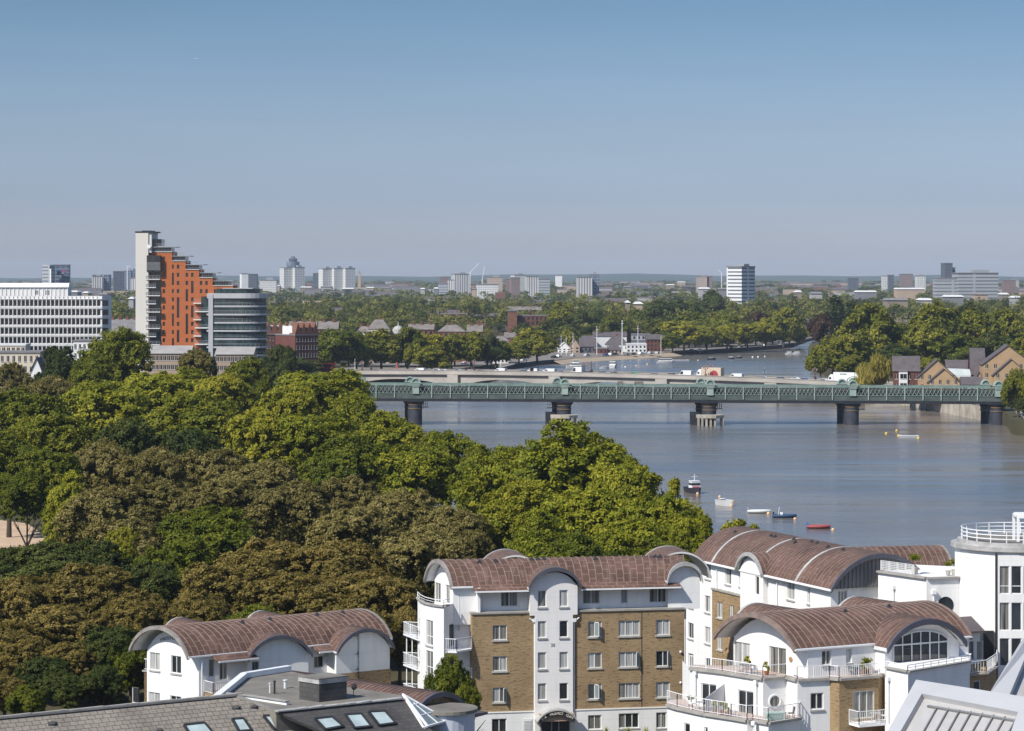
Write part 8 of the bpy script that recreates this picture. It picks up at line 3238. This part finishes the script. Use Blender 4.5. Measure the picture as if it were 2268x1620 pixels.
# ------------------------------------------------------------------ parked cars and masts along the far embankment
cols_ = ['black', 'white', 'silver', 'grey', 'dark blue', 'white', 'black', 'silver']
spots_ = [(1228, 794), (1238, 792), (1268, 791), (1300, 790), (1342, 789), (1352, 788), (1362, 787.5), (1388, 787), (1404, 787), (1420, 786), (1440, 785), (1455, 785), (1533, 779), (1550, 778.5), (1620, 774), (1640, 772), (1680, 769), (1695, 768), (1730, 765), (1030, 808), (1080, 806), (1160, 800)]
for i, (px, py) in enumerate(spots_):
    c = cols_[(i * 5) % 8]
    o = car('%s car parked on the far embankment' % c, c, 'car', '%s cars parked along the embankment' % c)
    p = PZ(px, py, LOW + .04 if px > 1100 else LAND + .04)
    move(o, p, R(55 + 10 * (i % 3)))
for i, (px, yt, yb, Y, r_, lab) in enumerate(((1378, 711, 786, 1440, .28, 'tallest white flagstaff in front of the boathouses'), (1322, 724, 782, 1440, .2, 'white flagstaff left of the tallest one by the boathouses'), (1413, 722, 786, 1440, .2, 'white flagstaff right of the tallest one by the boathouses'),
                                              (1269, 740, 786, 1420, .16, 'short white flagstaff by the white boathouse gable'), (1254, 745, 786, 1420, .14, 'thin mast by the white boathouse'), (1243, 745, 786, 1420, .14, 'thinnest mast at the left end of the boathouses'), (1464, 745, 780, 1450, .14, 'grey pole right of the brown boathouse'),
                                              (1550, 770, 782, 1500, .12, 'thin lamp post on the towpath wall'), (1152, 800, 815, 1300, .12, 'thin lamp post on the slipway wall'), (1693, 816, 830, 985, .1, 'dark thin post on the road bridge near its right end'), (1109, 775, 800, 1250, .12, 'grey pole by the grey stucco house'), (786, 796, 826, 1080, .12, 'white pole at the left bridge approach'))):
    p, q = PY(px, yb, Y), PY(px, yt, Y)
    p.z = min(p.z, LOW if Y > 1230 else LAND) if Y > 1000 else p.z
    t = thing('flagstaff' if 'flagstaff' in lab or 'mast' in lab else 'lamp_post', lab, 'pole', p.to_tuple())
    ROOTM[t.name] = Matrix.Translation(p)
    b = MB()
    b.tube(p, q, r_, r_ * .5, 7)
    b.build('pole', dark_m if 'dark' in lab else white_paint, t)
    b = MB()
    b.ball(q, r_ * 1.2, 6)
    b.bar(q - Vector((.7, 0, 1.5)), q + Vector((.7, 0, -1.5)), r_ * .6)
    b.build('finial', white_paint, t)

# ------------------------------------------------------------------ boats and buoys
def hull(mb, L, Wd, H, z0=-.25, bow=.45, mi=0, flare=.25, stern=.8):
    n = 10
    ring = lambda z, k: [Vector((-L / 2 + L * i / n, s * Wd / 2 * k * (stern + (1 - stern) * min(1, 2.5 * i / n) if i / n < 1 - bow else (1 - ((i / n - (1 - bow)) / bow) ** 2)), z + (.25 * H * (i / n) ** 2 if z > 0 else 0))) for s, rg in ((-1, range(n + 1)), (1, range(n - 1, -1, -1))) for i in rg]
    A, B_ = ring(z0, 1 - flare), ring(H, 1)
    m = len(A)
    for i in range(m):
        j = (i + 1) % m
        mb.face([A[i], A[j], B_[j], B_[i]], None, mi)
    return B_


def boat_base(name, label, cat='boat'):
    return thing(name, label, cat, (0, 0, 0))


def rib(label, c, c2, moto, px, py, rz, L=4.2):
    t = boat_base('inflatable_boat', label)
    b = MB()
    top = hull(b, L, 1.5, .25)
    b.face([v - Vector((0, 0, .1)) for v in top])
    b.build('hull', c2, t)
    b = MB()
    m = len(top)
    for i in range(m):
        if (top[i] - top[(i + 1) % m]).length > .03 and not (top[i].x < -L / 2 + .05 and top[(i + 1) % m].x < -L / 2 + .05): b.tube(top[i] + Vector((0, 0, .12)), top[(i + 1) % m] + Vector((0, 0, .12)), .24, n=8)
    b.build('tube', c, t)
    b = MB()
    b.box((-L / 2 + .05, 0, .3), (.3, .4, .75))
    b.bar((-L / 2 - .1, 0, .4), (-L / 2 - .15, 0, -.4), .16)
    b.build('outboard_motor', moto, t)
    b = MB()
    b.box((-.2, 0, .1), (.5, 1.1, .28))
    b.build('thwart', offwhite, t)
    p = PZ(px, py, 0)
    move(t, p, rz)
    return t


pvc_g, pvc_b, pvc_r = plain('pale_pvc', (.6, .62, .6), .5), plain('navy_pvc', (.03, .07, .14), .5), plain('red_pvc', (.32, .07, .07), .5)
rib('pale grey inflatable dinghy with small outboard on a mooring', pvc_g, pvc_g, grey_m, 1681, 1137, R(-8))
o = rib('blue and white inflatable boat with console and arch', pvc_b, pvc_b, dark_m, 1738, 1147, R(-6))
b = MB()
b.box((-.6, 0, .2), (.5, .6, .8))
b.bar((-1.2, -.5, .3), (-1.0, -.5, 1.9), .07)
b.bar((-1.2, .5, .3), (-1.0, .5, 1.9), .07)
b.bar((-1.0, -.5, 1.9), (-1.0, .5, 1.9), .07)
b.build('console', white_paint, o)
rib('red inflatable dinghy with a blue covered outboard', pvc_r, pvc_r, plain('blue_cover', (.03, .14, .4), .6), 1813, 1171, R(-8), 4.0)


def cabin_boat(name, label, px, py, rz, L, Wd, H, hm, cm, cabs, mast=0.0, z=0.0):
    t = boat_base(name, label)
    b = MB()
    top = hull(b, L, Wd, H)
    b.face([v - Vector((0, 0, H * .15)) for v in top])
    b.build('hull', hm, t)
    for i, (x, l, w, h) in enumerate(cabs):
        z0 = H * .85 if i == 0 or cabs[i][0] != cabs[i - 1][0] else H * .85 + cabs[i - 1][3]
        b = MB()
        b.hexa([Vector((x + sx * l / 2 * k, sy * w / 2 * k, zz)) for zz, k in ((z0, 1), (z0 + h, .9)) for sx, sy in ((-1, -1), (1, -1), (1, 1), (-1, 1))])
        c = b.build('cabin', cm, t)
        b = MB()
        b.box((x, 0, z0 + h * .45), (l * .955, w * .955, h * .35))
        b.build('cabin_windows', glass_d, c)
        b = MB()
        b.box((x, 0, z0 + h), (l * 1.0, w * 1.0, .08))
        b.build('cabin_roof', white_paint, c)
    if mast:
        b = MB()
        zz = H + sum(c_[3] for c_ in cabs[:1])
        b.bar((cabs[0][0], 0, zz), (cabs[0][0], 0, zz + mast), .12)
        b.bar((cabs[0][0], -.6, zz + mast * .6), (cabs[0][0], .6, zz + mast * .6), .1)
        b.build('mast', offwhite, t)
    p = PZ(px, py, z)
    move(t, p, rz)
    return t


hull_d, hull_w = plain('dark_hull', (.035, .035, .045), .5), plain('grey_white_hull', (.55, .56, .57), .4)
wb = cabin_boat('workboat', 'black-hulled workboat with a white wheelhouse and lifebuoys partly behind leaves', 1536, 1092, R(-75), 7.0, 2.7, 1.05, hull_d, white_paint, [(0.6, 2.0, 1.9, 1.55)], 1.3)
b = MB()
for y in (-.5, 0, .5):
    for i in range(10):
        a, c = 2 * math.pi * i / 10, 2 * math.pi * (i + 1) / 10
        b.tube((1.64, y + .22 * math.cos(a), 1.25 + .22 * math.sin(a)), (1.64, y + .22 * math.cos(c), 1.25 + .22 * math.sin(c)), .06, n=5)
b.build('lifebuoys', plain('lifebuoy_red', (.5, .06, .05), .6), wb)
mb_ = cabin_boat('motorboat', 'open pale grey motorboat with high bow moored below the workboat', 1606, 1120, R(-60), 4.6, 2.1, 1.05, hull_w, offwhite, [(-.9, .9, 1.0, .35)])
cabin_boat('cruise_boat', 'long white passenger launch moored on the far reach', 1476, 805, R(6), 9.5, 3, 1.0, hull_w, white_far, [(-.5, 6.5, 2.6, 1.5)])
cabin_boat('cabin_cruiser', 'white cabin cruiser moored behind the road bridge', 1358, 815, R(80), 8, 3.6, 1.4, hull_w, white_far, [(-.6, 3.6, 2.9, 1.8)])
cabin_boat('cabin_cruiser', 'white flybridge boat behind the tall box van', 1275, 816, R(10), 9, 3, 1.2, hull_w, white_far, [(0, 5, 2.6, 1.5), (0, 2.6, 2.2, 1.3)])
cabin_boat('small_boat', 'dark blue small boat right of the passenger launch', 1576, 797.5, R(4), 4.4, 1.9, .8, hull_d, plain('blue_boat_cover', (.15, .3, .36), .6), [(-.3, 2, 1.5, .6)])
cabin_boat('small_boat', 'small white covered boat left of its dark twin', 1620, 795.5, R(5), 3.2, 1.7, .8, hull_d, white_far, [(-.2, 2.3, 1.4, .6)])
cabin_boat('small_boat', 'small dark hulled boat right of its white twin', 1637, 794, R(5), 3.2, 1.6, .7, hull_d, grey_m, [(-.2, 1.8, 1.3, .5)])
cabin_boat('small_boat', 'low white dinghy between two buoys behind the bridge', 1338, 817, R(5), 4.2, 1.8, .7, hull_w, white_far, [(-.3, 2, 1.4, .35)])
for px, L_, lab in ((1749, 5.0, 'left one of the white boats moored at the river bend'), (1766, 6.0, 'right one of the white boats moored at the river bend')):
    cabin_boat('small_boat', lab, px, 785.5, R(4), L_, 2.2, .8, hull_w, white_far, [(-.3, L_ * .5, 1.6, 1.0)])
# pontoons and buoys
for px, py, L_, Wd_, lab, rz in ((2013, 970, 5.6, 1.7, 'grey rectangular floating pontoon with yellow buoys at its ends', -.12), (1506, 800, 9.5, 2.0, 'low floating pontoon beside the passenger launch', .1)):
    t = thing('pontoon', lab, 'pontoon', (0, 0, 0))
    b = MB()
    b.box((0, 0, -.2), (L_, Wd_, .75))
    b.build('float', plain('pontoon_grey', (.32, .33, .34), .8) if 'pontoon_grey' not in MATS else MATS['pontoon_grey'], t)
    b = MB()
    b.box((0, 0, .56), (L_ * .98, Wd_ * .95, .07))
    for x in (-.4, .4): b.box((L_ * x, 0, .63), (.3, Wd_ * .7, .12))
    b.build('deck', offwhite, t)
    move(t, PZ(px, py, 0), rz)
buoy_y, buoy_o = plain('buoy_yellow', (.7, .5, .08), .5), plain('buoy_pale_orange', (.75, .48, .27), .5)
for px, py, r_, m_, lab in ((1963, 961.5, .42, buoy_y, 'yellow buoy on the water left of the grey pontoon'), (1986, 955, .36, buoy_y, 'smaller yellow buoy above the grey pontoon'), (1990, 966.5, .4, buoy_y, 'yellow buoy at the left end of the grey pontoon'), (2034, 972, .4, buoy_y, 'yellow buoy at the right end of the grey pontoon'),
                            (1545, 1095, .3, buoy_o, 'pale orange buoy at the workboat bow'), (1623, 1112, .3, buoy_o, 'pale buoy right of the motorboat'), (1620, 1122, .3, buoy_o, 'pale orange buoy below the motorboat'), (1594, 1102, .3, buoy_o, 'pale orange buoy behind the motorboat'), (1702, 1139, .34, buoy_o, 'pale orange buoy at the grey dinghy bow'),
                            (1761, 1151, .3, buoy_o, 'pale orange buoy at the blue inflatable bow'), (1845, 1175, .3, buoy_o, 'pale orange buoy at the red dinghy bow'), (1385, 814, .45, white_far, 'white buoy right of the cabin cruiser'), (1409, 811, .45, buoy_o, 'orange buoy midway between cruiser and launch'), (1434, 808, .5, buoy_o, 'orange buoy near the passenger launch'),
                            (1546, 799.5, .45, buoy_o, 'pale buoy between pontoon and blue boat'), (1667, 792, .5, white_far, 'first white buoy of the three at the bend'), (1679, 791.5, .5, white_far, 'second white buoy of the three at the bend'), (1694, 790.5, .4, white_far, 'third white buoy of the three at the bend')):
    t = thing('mooring_buoy', lab, 'buoy', (0, 0, 0))
    b = MB()
    b.ball((0, 0, .1), r_, 10)
    b.build('float', m_, t)
    b = MB()
    b.tube((0, 0, r_ * .9), (0, 0, r_ * 1.5), .05, n=6)
    b.build('ring', grey_m, t)
    move(t, PZ(px, py, 0))

# ------------------------------------------------------------------ terrace furniture and plants
def table(label, p, s=1.0):
    t = thing('patio_table', label, 'table', (0, 0, 0))
    b = MB()
    b.tube((0, 0, .68), (0, 0, .73), .5 * s, n=14)
    b.build('tabletop', dark_m if s > 1 else grey_m, t)
    for i in range(4):
        b = MB()
        a = math.pi / 4 + i * math.pi / 2
        b.bar((.3 * s * math.cos(a), .3 * s * math.sin(a), .68), (.42 * s * math.cos(a), .42 * s * math.sin(a), 0), .04)
        b.build('leg', grey_m, t)
    move(t, p)


def chair(label, p, rz, m_=None, group=None):
    t = thing('patio_chair', label, 'chair', (0, 0, 0), 0, group)
    m_ = m_ or grey_m
    b = MB()
    b.box((0, 0, .42), (.46, .46, .05))
    b.build('seat', m_, t)
    b = MB()
    for i in range(5): b.bar((-.2 + .1 * i, .21, .47), (-.2 + .1 * i, .27, .92), .035)
    b.bar((-.23, .27, .92), (.23, .27, .92), .05)
    b.build('backrest', m_, t)
    for x in (-.2, .2):
        for y in (-.2, .2):
            b = MB()
            b.bar((x, y, .42), (x * 1.1, y * 1.1, 0), .035)
            b.build('leg', m_, t)
    move(t, p, rz)


leaf_small = [np_mesh('foliage', *crown_np(70 + i, .32, .75, 5, 12, 26, .12, .5, .3, core=False)[:2], mt, crown_np(70 + i, .32, .75, 5, 12, 26, .12, .5, .3, core=False)[2]) for i, mt in enumerate((L_green, L_yell))]


def pot_plant(label, p, s=1.0, k=0, potm=None):
    t = thing('potted_plant', label, 'plant', (0, 0, 0))
    b = MB()
    b.tube((0, 0, 0), (0, 0, .38), .15, .22, 10)
    b.build('pot', potm or terracotta, t)
    c = bpy.data.objects.new('foliage', leaf_small[k])
    COL.objects.link(c)
    c.parent = t
    c.location = (0, 0, .34)
    move(t, p, 0, s)


T1 = lambda px, py: PZ(px, py, zt1 + .02)
T2 = lambda px, py: PZ(px, py, zt2 + .02)
table('long dark table on the upper terrace in front of the curtained door', T1(1655, 1492), 1.3)
table('small round table on the upper terrace beside potted plants', T1(1894, 1494.5), .8)
table('white round table on the lower terrace left of the screen', T2(1553, 1574), .8)
table('round table on the hanging brick balcony', fbk.P(fbk.u(1925), zbk + .02, .8), .9)
for px, py, rz, lab in ((1632, 1488, 1.5, 'grey chair left of the long dark table'), (1648, 1494.5, 3.1, 'grey chair in front of the long dark table'), (1672, 1496, 3.0, 'grey chair right of the long dark table'), (1884, 1495.5, 1.4, 'grey chair left of the small round table'), (1906, 1494, -1.4, 'grey chair right of the small round table')):
    chair(lab, T1(px, py), rz)
for px, py, rz, lab in ((1538, 1571, 1.4, 'white chair left of the lower terrace table'), (1568, 1578, -1.3, 'white chair right of the lower terrace table'), (1625, 1587, .2, 'white lounge chair between the screen and second door'), (1752, 1592, -1.4, 'dark chair by the green chest on the lower terrace')):
    chair(lab, T2(px, py), rz, offwhite if 'white' in lab else dark_m)
chair('pale chair at the right of the hanging brick balcony', fbk.P(fbk.u(1946), zbk + .02, .8), -1.4, offwhite)
for px, py, s, k, lab in ((1657, 1484, 1.0, 1, 'yellow flowering plant in front of the curtained door'), (1698, 1497, 1.0, 1, 'yellow green plant left of the upper glazed door'), (1920, 1494, 1.2, 0, 'tall green plant in a terracotta pot at the right end of the upper terrace'), (1911, 1495, .9, 1, 'small plant in a terracotta tub next to the tall green plant')):
    pot_plant(lab, T1(px, py), s, k)
for px, py, s, k, lab in ((1585, 1580, .9, 1, 'small flower pot under the screen'), (1598, 1584, 1.0, 0, 'green pot plant right of the screen foot'), (1610, 1586, .9, 1, 'flower pot in the middle of the lower terrace'), (1530, 1571, 1.0, 0, 'green pot plant at the left end of the lower terrace')):
    pot_plant(lab, T2(px, py), s, k)
pot_plant('bushy plant in a brown tub on the hanging brick balcony', fbk.P(fbk.u(1958), zbk + .02, 1.1), 1.4, 0)
t = thing('storage_chest', 'pale green storage chest on the lower terrace under the round window', 'chest', (0, 0, 0))
b = MB()
b.box((0, 0, 0), (1.45, .65, .52))
b.build('chest_body', plain('pale_green_plastic', (.30, .42, .34), .6), t)
b = MB()
b.box((0, 0, .522), (1.52, .7, .09))
b.build('lid', plain('paler_green_lid', (.42, .55, .47), .6), t)
move(t, T2(1718, 1594.5), R(12))
for i, (px, py, s, k) in enumerate(((2024, 1274, 1.6, 0), (2098, 1277, 1.1, 0), (2112, 1277, 1.3, 0))):
    pot_plant(['climbing shrub at the right end of the trellis', 'low plant on the roof terrace by the drum tower', 'bushy plant on the roof terrace touching the drum tower'][i], PZ(px, py, zT + .02) + Vector((.2, .8, 0)), s, k, stone_cap)
c_ = FC.P(FC.u(1536), zS + .6, -.7)
pot_plant('round clipped bush on the small corner balcony of the tallest block', Vector((c_.x, c_.y, zS - .25)), 1.9, 0, dark_m)
# street tree before the brick block, bushes at its foot, yuccas
tree(992, 1458, 222, 118, 'green', 1.4, 'slender green street tree in front of the white rounded bay')
tree(1035, 1515, 221, 60, 'green', 1.2, 'small leafy side tree right of the slender street tree')
for px, lab in ((1330, 'left yucca at the foot of the brick block'), (1378, 'middle yucca at the foot of the brick block'), (1418, 'tallest yucca at the foot of the brick block')):
    t = thing('yucca_plant', lab, 'plant', (0, 0, 0))
    b = MB()
    rr2 = random.Random(px)
    for i in range(46):
        a, el = rr2.uniform(0, 6.28), rr2.uniform(.25, 1.4)
        d_ = Vector((math.cos(a) * math.cos(el), math.sin(a) * math.cos(el), math.sin(el)))
        s_ = Vector((-math.sin(a), math.cos(a), 0)) * .05
        l_ = rr2.uniform(.5, .85)
        o_ = Vector((0, 0, .8))
        b.face([o_ - s_, o_ + s_, o_ + d_ * l_ + Vector((0, 0, -.1))])
    b.build('leaves', plain('yucca_leaf', (.33, .33, .07), .6) if 'yucca_leaf' not in MATS else MATS['yucca_leaf'], t)
    b = MB()
    b.tube((0, 0, 0), (0, 0, .85), .1, n=7)
    b.build('stem', bark, t)
    p = FB.P(FB.u(px), 0, 2.2)
    move(t, (p.x, p.y, FB.z(px, 1634)))
# airliner far up the sky
t = thing('airliner', 'tiny pale airliner high in the sky at upper left', 'aircraft', (0, 0, 0))
b = MB()
b.tube((-16, 0, 0), (14, 0, 0), 2.0, n=10)
b.tube((14, 0, 0), (18, 0, -.3), 2.0, .4, 10)
b.tube((-16, 0, 0), (-21, 0, .8), 2.0, .3, 10)
b.build('fuselage', white_far, t)
for s in (-1, 1):
    b = MB()
    b.hexa([Vector(q) for q in ((4, s * 1.5, -.8), (-2, s * 1.5, -.8), (-7, s * 17, .6), (-5, s * 17, .6), (4, s * 1.5, -.4), (-2, s * 1.5, -.4), (-7, s * 17, .8), (-5, s * 17, .8))])
    b.build('wing', white_far, t)
b = MB()
b.hexa([Vector(q) for q in ((-15, -.2, 1.5), (-20, -.2, 1.5), (-20, .2, 1.5), (-15, .2, 1.5), (-19, -.15, 7), (-21.5, -.15, 7), (-21.5, .15, 7), (-19, .15, 7))])
b.build('tail_fin', white_far, t)
move(t, PY(434, 130, 24000), R(190))
# ------------------------------------------------------------------ haze: one closed box of even air
hz = MB()
hz.hexa([Vector(q) for q in ((-9500, -260, -4.2), (9500, -260, -4.2), (9500, 15900, -4.2), (-9500, 15900, -4.2), (-9500, -260, 110), (9500, -260, 110), (9500, 15900, 110), (-9500, 15900, 110))])
hmat = bpy.data.materials.new('haze_air')
hmat.use_nodes = True
hn = hmat.node_tree.nodes
hn.clear()
ho = hn.new('ShaderNodeOutputMaterial')
hv = hn.new('ShaderNodeVolumePrincipled')
hv.inputs['Color'].default_value = (0.70, 0.83, 1.0, 1)
hv.inputs['Density'].default_value = HAZE
hv.inputs['Anisotropy'].default_value = 0.0
hmat.node_tree.links.new(hv.outputs[0], ho.inputs['Volume'])
hmat.cycles.homogeneous_volume = True
hzo = hz.build('haze', hmat)
tag(hzo, 'thin blue summer haze over the whole view', 'haze', kind='stuff')
